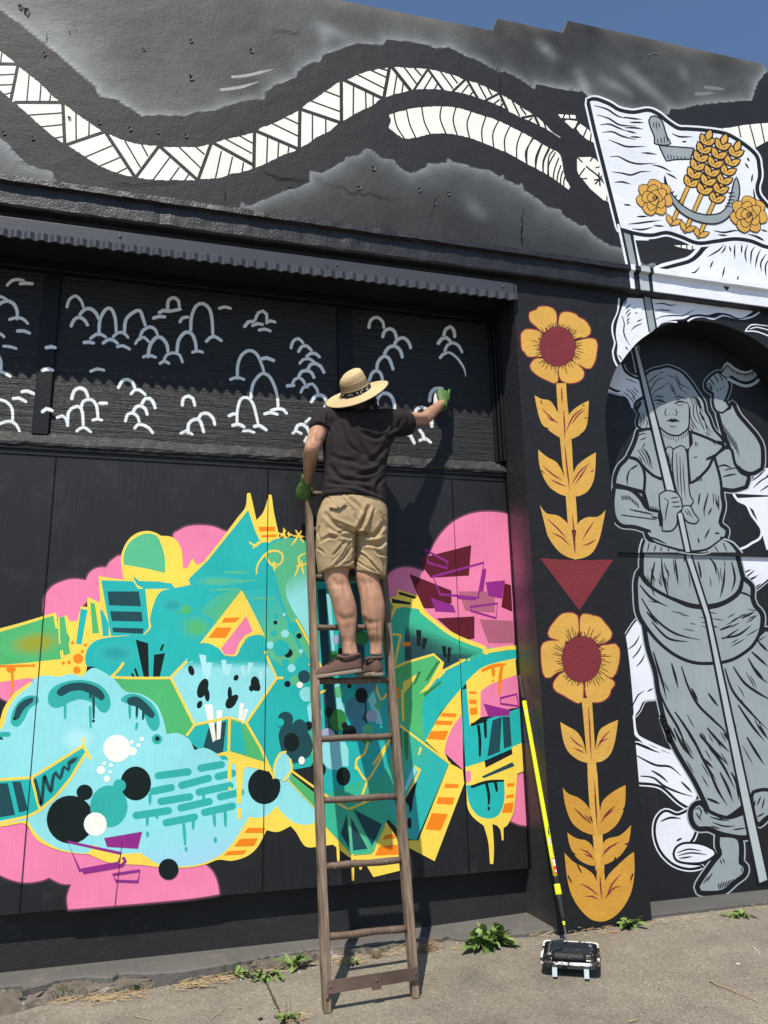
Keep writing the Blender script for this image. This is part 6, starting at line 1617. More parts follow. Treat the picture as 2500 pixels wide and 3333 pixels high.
leg_cloth([(560, 870, 1275, .096), (660, 862, 1275, .100), (800, 868, 1271, .098), (900, 872, 1272, .094), (1000, 866, 1274, .091), (1120, 861, 1262, .090), (1200, 859, 1248, .088)], (-30, 0, 60))
shorts = remeshed('shorts', bm, m_shorts, man, 0.0058, 5, 0.5)
creases(shorts, [('O 1030,300 1000,400 930,540 865,640', 26, .016), ('O 865,640 850,800 848,1000', 20, .010), ('O 800,180 900,280 940,350', 22, .010), ('O 460,390 540,480 640,560 840,610', 26, .012), ('O 570,480 680,520 820,580', 16, .008), ('O 850,400 880,480 900,520', 18, .008), ('O 970,650 1100,680 1190,590 1230,520', 26, .013), ('O 870,640 960,640 1010,650', 18, .010), ('O 970,780 1080,790 1180,810 1260,740', 24, .014), ('O 1090,300 1040,410 1000,560', 20, -.009), ('O 1140,860 1180,920 1270,930', 20, .010), ('O 390,760 480,700 600,690 760,720', 20, .009), ('O 500,620 620,690 780,740', 22, -.010), ('O 720,740 640,850 560,940', 14, .007), ('O 800,830 720,960 600,1080', 16, .007), ('O 830,970 780,1040 700,1060', 14, .006), ('O 760,760 680,900 540,1080', 12, -.006), ('O 880,900 1000,960 1180,1160', 14, .006), ('O 920,880 1060,1000 1220,1180', 14, -.006), ('O 880,1020 980,1090 1140,1170', 12, .005), ('O 370,560 350,640 380,720', 14, .006), ('O 340,850 400,880 440,930', 14, .005), ('O 640,640 740,610 840,650', 16, .008), ('O 700,140 800,260 860,330', 16, -.006), ('O 1200,980 1240,1060 1250,1180', 12, .006), ('O 1010,640 1120,730 1230,690', 16, -.006), ('O 470,150 520,200 500,260', 12, .004)], GAIN=1.25)
ripple(shorts, 0.0008, lambda c: vnoise(c, 38) + .7 * vnoise(c, 83))
# hem stitching, back pockets and the belt tab: raised pieces that follow the cloth
def drape(name, crop, poly, o, lift, mat, parent, thick=0.004):
    """a patch of cloth: outline traced on the surface, pushed out a little from it"""
    co, no = mesh_arrays(o)
    px = proj_np(co)
    view = co - np.array([0, 0, CAM_H])
    face = (no * view).sum(1) < 0
    idx = np.where(face)[0]; pxf = px[idx]; cof = co[idx]
    T = trace(crop + ' ' + poly); pts = spline(T, True, 6)
    xs_ = [a for a, b in pts]; ys_ = [b for a, b in pts]
    def inside(x, y):
        c = False; j = len(pts) - 1
        for i in range(len(pts)):
            if (pts[i][1] > y) != (pts[j][1] > y) and x < (pts[j][0] - pts[i][0]) * (y - pts[i][1]) / (pts[j][1] - pts[i][1]) + pts[i][0]: c = not c
            j = i
        return c
    step = 2.5
    nx_, ny_ = int((max(xs_) - min(xs_)) / step) + 2, int((max(ys_) - min(ys_)) / step) + 2
    V, Fc, ids = [], [], {}
    for i in range(nx_):
        for j in range(ny_):
            x, y = min(xs_) + i * step, min(ys_) + j * step
            if not inside(x, y): continue
            d2 = ((pxf - (x, y)) ** 2).sum(1); k = np.argsort(d2)[:4]
            w = 1 / (d2[k] + 1); yy = float((cof[k, 1] * w).sum() / w.sum())
            ids[i, j] = len(V); V.append(on_y(x, y, yy - lift))
    for (i, j) in list(ids):
        q = [(i, j), (i + 1, j), (i + 1, j + 1), (i, j + 1)]
        if all(t in ids for t in q): Fc.append([ids[t] for t in reversed(q)])
    ob = mk(name, V, Fc, mat, parent, smooth=True)
    md = ob.modifiers.new('t', 'SOLIDIFY'); md.thickness = thick; md.offset = 0
    return ob
drape('pocket_flap', 'O', '490,250! 600,225 780,210! 700,280 660,310 610,325 550,312 495,315!', shorts, .014, m_shorts, shorts)
drape('pocket_flap', 'O', '1165,310! 1200,318 1240,345 1282,395! 1270,420! 1235,405 1215,380!', shorts, .018, m_shorts, shorts)
drape('hem_band', 'O', '366,1185! 440,1130 560,1100 700,1088 830,1092! 830,1106! 700,1102 560,1116 445,1148 368,1206!', shorts, .0015, m_seam, shorts, .002)
drape('hem_band', 'O', '862,1150! 960,1160 1100,1190 1244,1225! 1243,1240! 1100,1206 960,1176 862,1164!', shorts, .0015, m_seam, shorts, .002)
bm = bmesh.new(); ball(bm, at('O', 622, 285, HY - .135), .006, .004, .006); from_bm('button', bm, m_seam, shorts, True)

# --- shoes
def shoe(heel, toe, up_v, name='shoe'):
    """canvas shoe from heel to toe"""
    ax = (toe - heel); Ls = ax.length; ax.normalize()
    sd = ax.cross(up_v).normalized(); up = sd.cross(ax).normalized()
    P_ = lambda x, y, z: heel + ax * x + sd * y + up * z
    S = [(0.000, .020, .060, .012), (.015, .033, .082, .0), (.05, .038, .084, .0), (.09, .038, .080, .0), (.13, .040, .083, .0), (.17, .045, .066, .0), (.21, .049, .052, .0), (.25, .045, .042, .0), (.275, .034, .034, .0), (.290, .014, .026, .0)]
    k = Ls / .29
    bm = bmesh.new()
    R_ = []
    for x, hw, h, lift in S:
        r = []
        for i in range(18):
            t = math.pi * i / 17
            r.append(P_(x * k, math.cos(t) * hw * (1 - .12 * math.sin(t)), .020 + math.sin(t) ** .8 * (h - .0)))
        R_.append(r)
    loft(bm, R_)
    root = from_bm(name, bm, m_shoe, man, True)
    bm = bmesh.new()
    top, bot = [], []
    out = [(x, hw + .004) for x, hw, h, l in S]
    loop = [(x, w) for x, w in out] + [(x, -w) for x, w in reversed(out)]
    loft(bm, [[P_(x * k, w * .94, .006) for x, w in loop], [P_(x * k, w, .011) for x, w in loop], [P_(x * k, w, .022) for x, w in loop], [P_(x * k, w * .95, .025) for x, w in loop]])
    from_bm('sole', bm, m_sole, root)
    bm = bmesh.new()
    pts = [P_(x * k, y, z) for x, y, z in ((.004, 0, .098), (.02, .030, .100), (.06, .036, .096), (.10, .034, .098), (.125, .022, .105), (.135, 0, .108), (.125, -.022, .105), (.10, -.034, .098), (.06, -.036, .096), (.02, -.030, .100), (.004, 0, .098))]
    S2 = smooth_pts([tuple(q) for q in pts], 4)
    tube(bm, [Vector(s) for s in S2], .008, 8)
    from_bm('collar', bm, m_shoe, root, True)
    for i in range(4):
        bm = bmesh.new()
        x = .142 + i * .017; z = .102 - i * .008
        tube(bm, [P_(x * k, y, z + .006 - abs(y) * .35) for y in (-.028, -.012, 0, .012, .028)], .0032, 6)
        from_bm('lace', bm, m_shoe_d, root, True)
    return root
RUNG_Z = 1.464 + .017
hl = at('Q', 955, 1470, 4.10); tl = at('Q', 285, 1565, 4.215)
shoe(hl, hl + (tl - hl).normalized() * .265, Vector((0.08, -0.16, 1)))
hr = at('Q', 1200, 1525, 4.065); tr = hr + Vector((-.030, .262, -.010))
shoe(hr, tr, Vector((0, -.05, 1)))

# --- gloves: palms with five fingers
def glove(wr, fwd, palm_n, curls, thumb_dir, spread, name='glove'):
    fwd = fwd.normalized(); sd = fwd.cross(palm_n).normalized(); pn = sd.cross(fwd).normalized()
    bm = bmesh.new()
    c = wr + fwd * .05
    R_ = []
    for x, hw, hd in ((-.045, .036, .033), (-.02, .035, .031), (.0, .034, .025), (.03, .044, .022), (.06, .048, .021), (.085, .046, .018), (.095, .040, .014)):
        R_.append([wr + fwd * x + sd * math.cos(2 * math.pi * i / 20) * hw + pn * math.sin(2 * math.pi * i / 20) * hd for i in range(20)])
    loft(bm, R_)
    for j, (ln, off, cu) in enumerate(((.070, -.034, curls[0]), (.080, -.012, curls[1]), (.074, .011, curls[2]), (.058, .032, curls[3]))):
        base = wr + fwd * .082 + sd * off
        d = (fwd + sd * off * spread).normalized()
        p_ = base - d * .015; P_ = [(p_, .0115)]
        ang = 0
        for s_, fr in ((.015, 0), (.42, cu * .5), (.33, cu), (.25, cu * 1.3)):
            L_ = s_ if s_ == .015 else ln * s_
            ang += fr
            dd = d * math.cos(ang) + pn * math.sin(ang)
            p_ = p_ + dd * L_
            P_.append((p_, .0115 - .0012 * len(P_) / 2))
        limb(bm, P_, 12, 4)
    tb = wr + fwd * .02 + sd * (-.030)
    t1 = tb + (thumb_dir.normalized()) * .035
    t2 = t1 + (thumb_dir.normalized() * .7 + fwd * .5).normalized() * .030
    t3 = t2 + (thumb_dir.normalized() * .4 + fwd * .8 + pn * .2).normalized() * .024
    limb(bm, [(tb, .016), (t1, .0135), (t2, .0125), (t3, .0105)], 12, 4)
    g_ = remeshed(name, bm, m_glove, man, .0030, 3, .4)
    ripple(g_, .0010, lambda q: vnoise(q, 130))
    return g_
# right hand: held up to the wall, forefinger pressing the can
glove(wrR + Vector((.006, .004, .010)), Vector((.20, .22, .80)), Vector((-.15, .9, -.25)), (0.25, 1.0, 1.15, 1.25), Vector((-.75, .35, .35)), 4.0)
# left hand: resting on the rail top
top_l = LB + Vector((0, -.01, .02))
glove(wrL + Vector((-.012, .015, -.012)), Vector((-.12, .55, -.80)), Vector((.35, .8, .5)), (1.2, 1.25, 1.3, 1.35), Vector((.9, .2, -.5)), 0.5)
# spray can in the right hand
can = empty('spray_can', wrR + Vector((.0, .075, .055)), 'white spray paint can gripped in the green glove at the boards', 'spray can')
cd = Vector((.12, .10, 1)).normalized(); cb0 = wrR + Vector((-.005, .075, -.02))
bm = bmesh.new(); tube(bm, [cb0, cb0 + cd * .006, cb0 + cd * .125, cb0 + cd * .135, cb0 + cd * .140], [.029, .032, .032, .024, .012], 18); from_bm('can_body', bm, m_white, can, True)
bm = bmesh.new(); tube(bm, [cb0 + cd * .140, cb0 + cd * .152], [.010, .009], 12); from_bm('nozzle', bm, m_white, can, True)

# --- hair
bm = bmesh.new()
hc = hn + Vector((.008, .005, .055))
ball(bm, hc, .088, .098, .100)
ball(bm, hc + Vector((-.010, -.045, -.070)), .080, .056, .075)
hair = remeshed('hair', bm, m_hair, man, .008, 4)
bm = bmesh.new()
rh = random.Random(5)
for i in range(170):
    t = rh.uniform(math.pi * .92, math.pi * 2.08)
    r0 = .088
    s0 = hc + Vector((math.cos(t) * r0, math.sin(t) * .092, rh.uniform(-.03, .02)))
    ln = rh.uniform(.09, .155)
    P_ = [s0 + Vector((math.cos(t) * .012 * k_ + .006 * math.sin(k_ * 2 + i), math.sin(t) * .012 * k_, -ln * k_ / 3)) for k_ in range(4)]
    tube(bm, P_, [.0042, .004, .003, .001], 5)
from_bm('hair_strands', bm, m_hair, hair, True)

# --- straw hat
to_cam = (CAM - at('R', 800, 640, SY - .03)).normalized()
img_up = (cr * -0.33 + cu * 0.944).normalized()
hn_ax = (to_cam * .36 + img_up * .933).normalized()
h_right = (cr * .927 + cu * .375); h_right = (h_right - hn_ax * h_right.dot(hn_ax)).normalized()
h_fwd = hn_ax.cross(h_right).normalized()                # away from the camera
HC = at('R', 835, 690, SY - .035)
RB_ = .200
Hp = lambda r, t, z: HC + h_right * (math.cos(t) * r) + h_fwd * (math.sin(t) * r) + hn_ax * z
hat = empty('straw_hat', HC, 'wide straw hat with printed black ribbon on the painter', 'hat')
bm = bmesh.new()
nr, ns = 46, 96
for side in (0,):
    rings = []
    for i in range(nr + 1):
        r = .075 + (RB_ - .075) * i / nr
        u_ = (r - .075) / (RB_ - .075)
        rings.append([bm.verts.new(Hp(r, 2 * math.pi * k / ns, -.012 * u_ ** 2 + .008 * u_ ** 2 * math.cos(2 * (2 * math.pi * k / ns) + .3) + .0026 * math.sin(u_ * 2 * math.pi * 7) + .0006 * math.sin(k * 2.9 + i * 1.7))) for k in range(ns)])
    for a, b in zip(rings, rings[1:]):
        for k in range(ns): bm.faces.new((a[k], a[(k + 1) % ns], b[(k + 1) % ns], b[k]))
brim = from_bm('brim', bm, m_straw, hat, True)
md = brim.modifiers.new('t', 'SOLIDIFY'); md.thickness = .004
bm = bmesh.new()
ed = [Hp(RB_, 2 * math.pi * k / 72, -.012 + .008 * math.cos(2 * (2 * math.pi * k / 72) + .3)) for k in range(73)]
tube(bm, ed, .0042, 7, False); from_bm('brim_edging', bm, m_bandc, hat, True)
for q in range(1, 7):                                   # stitched rows of the brim
    r = .075 + (RB_ - .075) * (q / 7 + .04); u_ = (r - .075) / (RB_ - .075)
    bm = bmesh.new(); tube(bm, [Hp(r, 2 * math.pi * k / 72, -.012 * u_ ** 2 + .008 * u_ ** 2 * math.cos(2 * (2 * math.pi * k / 72) + .3) + .0018) for k in range(73)], .0013, 5, False); from_bm('stitch_row', bm, m_straw_d, brim, True)
def crown_r(z): return float(np.interp(z, [0, .033, .070, .098, .116, .128, .134], [.093, .091, .084, .079, .071, .052, .0]))
def crown_p(z, t, lift=0.0):
    r = crown_r(z) + lift
    dent = 0.0
    if z > .075:                                         # teardrop crease along the crown, pinched at the front
        w = min(1, (z - .075) / .04)
        dent = (.012 * math.cos(t) * r / .07 - .004 * math.exp(-(math.cos(t - 1.2) * r / .03) ** 2)) * w
    return Hp(1, 0, 0) * 0 + HC + h_right * (math.cos(t) * r * .97) + h_fwd * (math.sin(t) * r * 1.08) + hn_ax * (z + dent)
bm = bmesh.new()
zs_ = [0, .011, .022, .033, .042, .051, .060, .070, .080, .090, .098, .105, .111, .117, .121, .125, .128, .131, .1335]
rings = [[bm.verts.new(crown_p(z, 2 * math.pi * k / 64)) for k in range(64)] for z in zs_]
for a, b in zip(rings, rings[1:]):
    for k in range(64): bm.faces.new((a[k], a[(k + 1) % 64], b[(k + 1) % 64], b[k]))
bm.faces.new(rings[-1])
crown = from_bm('crown', bm, m_straw, hat, True)
bm = bmesh.new()
rings = [[bm.verts.new(crown_p(z, 2 * math.pi * k / 64, .0025)) for k in range(64)] for z in (.002, .012, .024, .033)]
for a, b in zip(rings, rings[1:]):
    for k in range(64): bm.faces.new((a[k], a[(k + 1) % 64], b[(k + 1) % 64], b[k]))
ribbon = from_bm('ribbon', bm, m_bandc, hat, True)
rh = random.Random(11)
for cl in (-2.15, -1.45, -.75, -2.9, 0, .8, 1.6):        # white blossom print on the ribbon
    for i in range(5):
        bm = bmesh.new()
        t0 = cl + rh.uniform(-.20, .20); z0 = rh.uniform(.010, .026)
        tube(bm, [crown_p(z0 + .004 * math.sin(k * 1.7 + i), t0 + k * .032, .0030) for k in range(4)], [.0013, .0016, .0015, .001], 5)
        from_bm('blossom_print', bm, m_white, ribbon, True)
bm = bmesh.new()
for row in range(3):                                     # open weave above the ribbon
    for k in range(46):
        t = 2 * math.pi * (k + .5 * (row % 2)) / 46; z = .047 + row * .0105
        q = [crown_p(z - .0055, t + .01, .0012), crown_p(z, t + .050, .0012), crown_p(z + .0055, t - .01, .0012), crown_p(z, t - .050, .0012)]
        bm.faces.new([bm.verts.new(p_) for p_ in q])
wv = from_bm('open_weave', bm, m_dark, crown)
wv['kind'] = 'stuff'

# ================================================================== step, broken edge, joint in the footpath
CROPS['S'] = (0, 3050, 1000)
def on_z(px, py, z):
    d = ray(px, py); t = (z - CAM_H) / d.z
    return CAM + d * t
m_step = paint('grey_step_concrete', (0.120, 0.113, 0.104), 'concrete', 0.8, 0.7, 0.16, 0.25, stain=((0.20, 0.175, 0.145), 9, 0.55, 0.8))
m_broken = paint('crumbling_mortar', (0.135, 0.115, 0.092), 'concrete', 0.9, 1.0, 0.35, 0.2, stain=((0.40, 0.37, 0.33), 14, 0.56, 0.68))
EDGE = 'S -160,300 0,262 110,255 125,285 200,255 350,220 480,208 600,216 640,195 700,188 800,196 900,185 1000,180 1130,156 1280,130 K 0,1310 130,1285 300,1262 450,1240 700,1225 900,1195 1080,1190 1180,1200 1400,1190 1640,1165'
LEDGE = 'S -160,410 0,375 120,350 300,310 480,300 700,275 850,250 1000,222 1150,200 1300,180 K 0,1375 150,1355 330,1330 500,1300 700,1300 900,1262 1060,1250 1180,1225 1400,1205 1640,1180'
Z_S = 0.068
def strip_pts(s, z): return [on_z(a, b, z) for a, b, _ in trace(s)]
def resample(P, xs_): 
    X = [p_.x for p_ in P]; return [Vector((x, float(np.interp(x, X, [p_.y for p_ in P])), float(np.interp(x, X, [p_.z for p_ in P])))) for x in xs_]
xs_ = np.arange(-1.9, 2.176, 0.025)
e1 = strip_pts(EDGE, Z_S); e1.sort(key=lambda q: q.x)
e1 = resample(e1, xs_)
v, f = [], []
for i, p_ in enumerate(e1):
    jy = rng.normal(0, .004); yf = min(p_.y, 4.60) + jy
    zs0 = max(Z_S, ground_z(p_.x, 4.6) + .014)
    for q in ((p_.x, 4.70, zs0), (p_.x, yf + .008, zs0 + rng.normal(0, .001)), (p_.x, yf, zs0 - .008), (p_.x, yf + rng.normal(0, .004), -0.06)): v.append(q)
for i in range(len(xs_) - 1):
    for j in range(3): f.append((i * 4 + j, i * 4 + j + 1, (i + 1) * 4 + j + 1, (i + 1) * 4 + j))
tag(mk('step', v, f, m_step), kind='structure')
e2 = strip_pts(LEDGE, .020); e2.sort(key=lambda q: q.x)
e2 = resample(e2, xs_)
v, f = [], []
NJ = 7
for i, x in enumerate(xs_):
    y0_, y1_ = min(e1[i].y, 4.60) + .02, e2[i].y
    for j in range(NJ):
        t = j / (NJ - 1)
        y = y0_ + (y1_ - y0_) * t
        zg = ground_z(x, y)
        z = max(zg + .006, 0.050 + (zg + .018 - .050) * t) + abs(rng.normal(0, .006)) * (1 if 0 < j < NJ - 1 else .3)
        if j == NJ - 1: z = zg - .004
        v.append((x + rng.normal(0, .006), y + rng.normal(0, .006), z))
for i in range(len(xs_) - 1):
    for j in range(NJ - 1): f.append((i * NJ + j, i * NJ + j + 1, (i + 1) * NJ + j + 1, (i + 1) * NJ + j))
tag(mk('broken_edge', v, f, m_broken), kind='structure')
# joint between two slabs of footpath
m_joint = paint('joint_dirt', (0.060, 0.052, 0.042), 'concrete', .95, 1.0, .3, .1)
def ground_ribbon(name, pts_px, w, mat, parent, lift=.004, jit=.15):
    P = densify([on_ground(a, b) for a, b in pts_px], .03)
    v, f = [], []
    for i, p_ in enumerate(P):
        d = (P[min(i + 1, len(P) - 1)] - P[max(i - 1, 0)]); d.z = 0; d.normalize(); n_ = Vector((-d.y, d.x, 0))
        for s in (-1, 1):
            q = p_ + n_ * s * w * random.uniform(1 - jit, 1 + jit); v.append((q.x, q.y, ground_z(q.x, q.y) + lift + .004 * math.sin(3.1 * q.x + 1.3 * q.y) * math.sin(2.3 * q.y)))
        if i: k = len(v); f.append((k - 4, k - 3, k - 1, k - 2))
    return mk(name, v, f, mat, parent)
ground_ribbon('joint', [pix('J', 1432, 1425), pix('J', 1465, 1500), pix('J', 1505, 1590), pix('J', 1560, 1700)], .0045, m_joint, gnd, jit=.5)

# ================================================================== roller pole
m_yel = paint('fluorescent_yellow', (0.72, 0.80, 0.012), 'plain', 0.35, 0.1, 0.04, 0.5)
m_rub = paint('black_rubber_grip', (0.024, 0.024, 0.025), 'plain', 0.6, 0.5, 0.1, 0.3)
m_blk = paint('black_plastic', (0.012, 0.012, 0.013), 'plain', 0.4, 0.3, 0.1, 0.4)
m_chrome = paint('wire_steel', (0.45, 0.45, 0.46), 'plain', 0.3, 0.2, 0.1, 0.5, metal=0.9)
m_red = paint('red_label', (0.62, 0.035, 0.02), 'plain', 0.5)
m_lab = paint('white_label', (0.70, 0.69, 0.65), 'plain', 0.5)
T0, T1 = on_y(1692, 2202, 4.50), on_y(1845, 3058, 4.005)
def t_of(py):
    a, b = 0.0, 1.2
    for _ in range(40):
        m_ = (a + b) / 2
        if project(T0.lerp(T1, m_))[1] < py: a = m_
        else: b = m_
    return (a + b) / 2
rol = empty('paint_roller', on_ground(1850, 3120), 'paint roller on a yellow extension pole leaning beside the pillar', 'paint roller')
def seg(name, mat, py0, py1, r0, r1=None, n=6, parent=rol):
    a, b = t_of(py0), t_of(py1)
    bm = bmesh.new()
    tube(bm, [T0.lerp(T1, a + (b - a) * i / n) for i in range(n + 1)], [r0 + ((r1 if r1 else r0) - r0) * i / n for i in range(n + 1)], 18)
    return from_bm(name, bm, mat, parent, True)
seg('end_cap', m_lab, 2200, 2203, .0105)
seg('top_grip', m_rub, 2203, 2282, .0135)
pole = seg('pole_tube', m_yel, 2280, 2855, .0127, n=10)
seg('joint_sleeve', m_blk, 2852, 2884, .0135)
seg('lock_collar', m_yel, 2878, 2913, .0165, .0175)
seg('handle_grip', m_rub, 2911, 2998, .0150, .0085)
seg('clip', m_yel, 2990, 3012, .0085, .0060)
def wrap(name, mat, py0, py1, r, c0, half, parent):
    """label wrapped part of the way round the tube"""
    a, b = t_of(py0), t_of(py1)
    ax_ = (T1 - T0).normalized(); sd = ax_.cross(Vector((0, 1, 0))).normalized(); fr = sd.cross(ax_).normalized()
    if fr.y > 0: fr = -fr
    v, f = [], []
    for i in range(2):
        for k in range(9):
            t = c0 + half * (k / 4 - 1)
            v.append(T0.lerp(T1, a + (b - a) * i) + (sd * math.sin(t) + fr * math.cos(t)) * r)
    for k in range(8): f.append((k, k + 1, 9 + k + 1, 9 + k))
    return mk(name, v, f, mat, parent, smooth=True)
lb = wrap('label', m_red, 2793, 2846, .01295, .1, .95, pole)
wrap('label_panel', m_lab, 2797, 2820, .01310, .05, .62, lb)
wrap('label_lines', m_lab, 2832, 2840, .01310, .05, .35, lb)
wrap('label', m_lab, 2728, 2752, .01295, -.1, .55, pole)
for i, (y0_, y1_, c_, h_) in enumerate(((2692, 2700, .1, .25), (2702, 2716, -.05, .32), (2716, 2722, -.1, .2))): wrap('print_mark', m_blk, y0_, y1_, .01300, c_, h_, pole)
for i in range(5): wrap('print_mark', m_blk, 2730 + i * 4.2, 2731.6 + i * 4.2, .01305, -.1, .42, pole)
for i in range(9): wrap('print_mark', m_seam, 2757 + i * 3.4, 2758.3 + i * 3.4, .01300, .05, .30 + .08 * (i % 3), pole)

# tray frame
TA = rad(-30.8); TC = Vector((2.031, 3.886, 0))
TZ = ground_z(TC.x, TC.y)
def tl_(x, y, z): return Vector((TC.x + x * math.cos(TA) - y * math.sin(TA), TC.y + x * math.sin(TA) + y * math.cos(TA), TZ + z))
m_tray = paint('painted_tray', (0.010, 0.010, 0.011), 'plain', 0.30, 0.6, 0.2, 0.5, stain=((0.66, 0.66, 0.64), 26, 0.60, 0.63))
m_trayw = paint('tray_white_paint', (0.72, 0.72, 0.70), 'plain', 0.45, 0.8, 0.1, 0.4, stain=((0.012, 0.012, 0.013), 22, 0.50, 0.54))
m_trayo = paint('tray_outside', (0.16, 0.15, 0.135), 'plain', 0.5, 0.5, 0.2, 0.4, stain=((0.014, 0.014, 0.014), 20, 0.50, 0.56))
m_trayr = paint('tray_rim', (0.72, 0.72, 0.70), 'plain', 0.45, 0.8, 0.1, 0.4, stain=((0.012, 0.012, 0.013), 9, 0.47, 0.50))
tray = empty('paint_tray', tl_(0, 0, 0), 'black paint tray splashed with white on the footpath by the pillar', 'paint tray')
def rr(hx, hy, z, r=.03, n=6):
    out = []
    for cx_, cy_, a0 in ((hx - r, hy - r, 0), (-hx + r, hy - r, 90), (-hx + r, -hy + r, 180), (hx - r, -hy + r, 270)):
        for k in range(n):
            t = rad(a0 + 90 * k / (n - 1)); out.append((cx_ + r * math.cos(t), cy_ + r * math.sin(t), z))
    return out
def zslope(P_, dz): return [tl_(x, y, z + dz * (-y / .137)) for x, y, z in P_]
bm = bmesh.new()
loft(bm, [zslope(rr(.122, .118, .026, .028), .004), zslope(rr(.131, .128, .072), -.010)], False)
from_bm('tray_outside', bm, m_trayo, tray, True)
bm = bmesh.new()
prof = [zslope(rr(.131, .128, .0715), -.010), zslope(rr(.140, .138, .0735), -.010), zslope(rr(.143, .141, .069), -.010), zslope(rr(.143, .141, .062), -.010)]
loft(bm, prof, False); rim = from_bm('rim', bm, m_trayr, tray, True)
bm = bmesh.new()
loft(bm, [zslope(rr(.1305, .1275, .0712), -.010), zslope(rr(.126, .120, .050, .028), -.004), zslope(rr(.118, .110, .030, .026), .002)], False)
inn = zslope(rr(.118, .110, .030, .026), .002)
bm.faces.new([bm.verts.new(p_) for p_ in inn])
from_bm('well', bm, m_tray, tray)
for i, yy in enumerate((-.02, .035)):
    bm = bmesh.new(); tube(bm, [tl_(-.100 + .02 * k, yy + .02, .034) for k in range(11)], .0035, 6); from_bm('well_rib', bm, m_tray if i else m_trayw, tray, True)
for x in (-.073, .078):
    bm = bmesh.new()
    a_, b_ = tl_(x, -.118, .052), tl_(x, -.150, .002)
    sx_ = Vector((math.cos(TA), math.sin(TA), 0)) * .0115; ty_ = Vector((-math.sin(TA), math.cos(TA), 0)) * .004
    q = [bm.verts.new(c_ + sx_ * s + ty_ * t) for c_ in (a_, b_) for s in (-1, 1) for t in (-1, 1)]
    for fc in ((0, 1, 3, 2), (4, 6, 7, 5), (0, 4, 5, 1), (2, 3, 7, 6), (0, 2, 6, 4), (1, 5, 7, 3)): bm.faces.new([q[i] for i in fc])
    from_bm('leg', bm, paint('pale_blue_leg', (0.30, 0.36, 0.38), 'plain', .5, .5, .2, .4, stain=((0.45, 0.14, 0.05), 30, .60, .66)), tray)
# roller sleeve and wire frame
bm = bmesh.new()
tube(bm, [tl_(-.088 + .165 * k / 8, -.052, .060) for k in range(9)], [.018] + [.0245] * 7 + [.019], 20)
from_bm('sleeve', bm, m_rub if False else paint('wet_black_nap', (0.008, 0.008, 0.009), 'concrete', .45, .8, .2, .5), rol, True)
bm = bmesh.new()
wp = [tl_(-.088, -.058, .072), tl_(-.100, -.056, .073), tl_(-.104, -.046, .076), tl_(-.104, .02, .088), tl_(-.095, .075, .098), tl_(-.050, .082, .104), T0.lerp(T1, t_of(3058)), T0.lerp(T1, t_of(2995))]
tube(bm, wp, .0034, 8); from_bm('wire_frame', bm, m_chrome, rol, True)

# ================================================================== weeds and litter
def leaf_mat(n, c): return paint(n, c, 'plain', 0.5, 0.6, 0.25, 0.35)
m_leaf = [leaf_mat('weed_leaf_a', (0.150, 0.235, 0.055)), leaf_mat('weed_leaf_b', (0.110, 0.180, 0.042)), leaf_mat('weed_leaf_c', (0.20, 0.285, 0.085))]
m_dry = [leaf_mat('dry_grass_a', (0.34, 0.25, 0.13)), leaf_mat('dry_grass_b', (0.30, 0.20, 0.10)), leaf_mat('dry_leaf', (0.36, 0.25, 0.15))]
m_tuft = leaf_mat('tuft_green', (0.060, 0.098, 0.028))
LEAF = []
for kf, (wd, bend) in enumerate(((.17, .45), (.21, .7), (.13, .3))):
    me = bpy.data.meshes.new('leaf')
    v, f = [], []
    nL = 7
    for i in range(nL + 1):
        t = i / nL
        w = wd * (math.sin(math.pi * min(1, t * .93 + .07)) ** .8) * (.35 + .65 * min(1, t * 2.2)) + .012
        z = .30 * t - bend * t * t; x = t * (1 - .12 * t)
        ruf = .02 * math.sin(i * 2.3 + kf)
        v += [(x, -w, z + .35 * w + ruf), (x, 0, z), (x, w, z + .35 * w - ruf)]
    for i in range(nL):
        for j in range(2): f.append((i * 3 + j, i * 3 + j + 1, i * 3 + j + 4, i * 3 + j + 3))
    me.from_pydata(v, [], f)
    me.materials.append(m_leaf[kf]); me.polygons.foreach_set('use_smooth', np.ones(len(f), dtype=bool)); me.update()
    LEAF.append(me)
rw = random.Random(21)
def weed(px, n, size, label, up=.5, name='weed', stalk=0, flat=(1, 1), group='weeds along the wall'):
    base = on_ground(*px)
    root = empty(name, base, label, 'weed', group)
    for i in range(n):
        o = bpy.data.objects.new('leaf', LEAF[rw.randrange(3)])
        COL.objects.link(o); o.parent = root
        az = rw.uniform(0, 2 * math.pi); el_ = rw.uniform(-.15, up * 1.6)
        s = size * rw.uniform(.55, 1.1)
        off = Vector((rw.uniform(-.22, .22) * size * flat[0] * 2, rw.uniform(-.15, .15) * size * flat[1], rw.uniform(.0, .3) * size))
        o.matrix_basis = Matrix.Translation(off) @ Matrix.Rotation(az, 4, 'Z') @ Matrix.Rotation(-el_, 4, 'Y') @ Matrix.Rotation(rw.uniform(-.6, .6), 4, 'X') @ Matrix.Scale(s, 4)
    for i in range(stalk):
        bm = bmesh.new()
        a = Vector((rw.uniform(-.02, .02), rw.uniform(-.02, .02), 0)); L_ = size * rw.uniform(.8, 1.2); l = Vector((rw.uniform(-.2, .2), rw.uniform(-.2, .2), 1))
        tube(bm, [base + a + l * L_ * k / 3 for k in range(4)], [.0022, .002, .0015, .001], 6); from_bm('stalk', bm, m_leaf[1], root)
    return root
weed((1590, 3085), 96, .118, 'large leafy weed mound at the foot of the doors between ladder and roller', .85, stalk=2, flat=(1.7, .9))
weed((957, 3152), 22, .085, 'upright leafy weed rosette at the step left of the ladder', 1.0)
weed((868, 3185), 18, .085, 'low sprawling weed with drooping leaves left of the upright rosette', .3, flat=(1.4, .8))
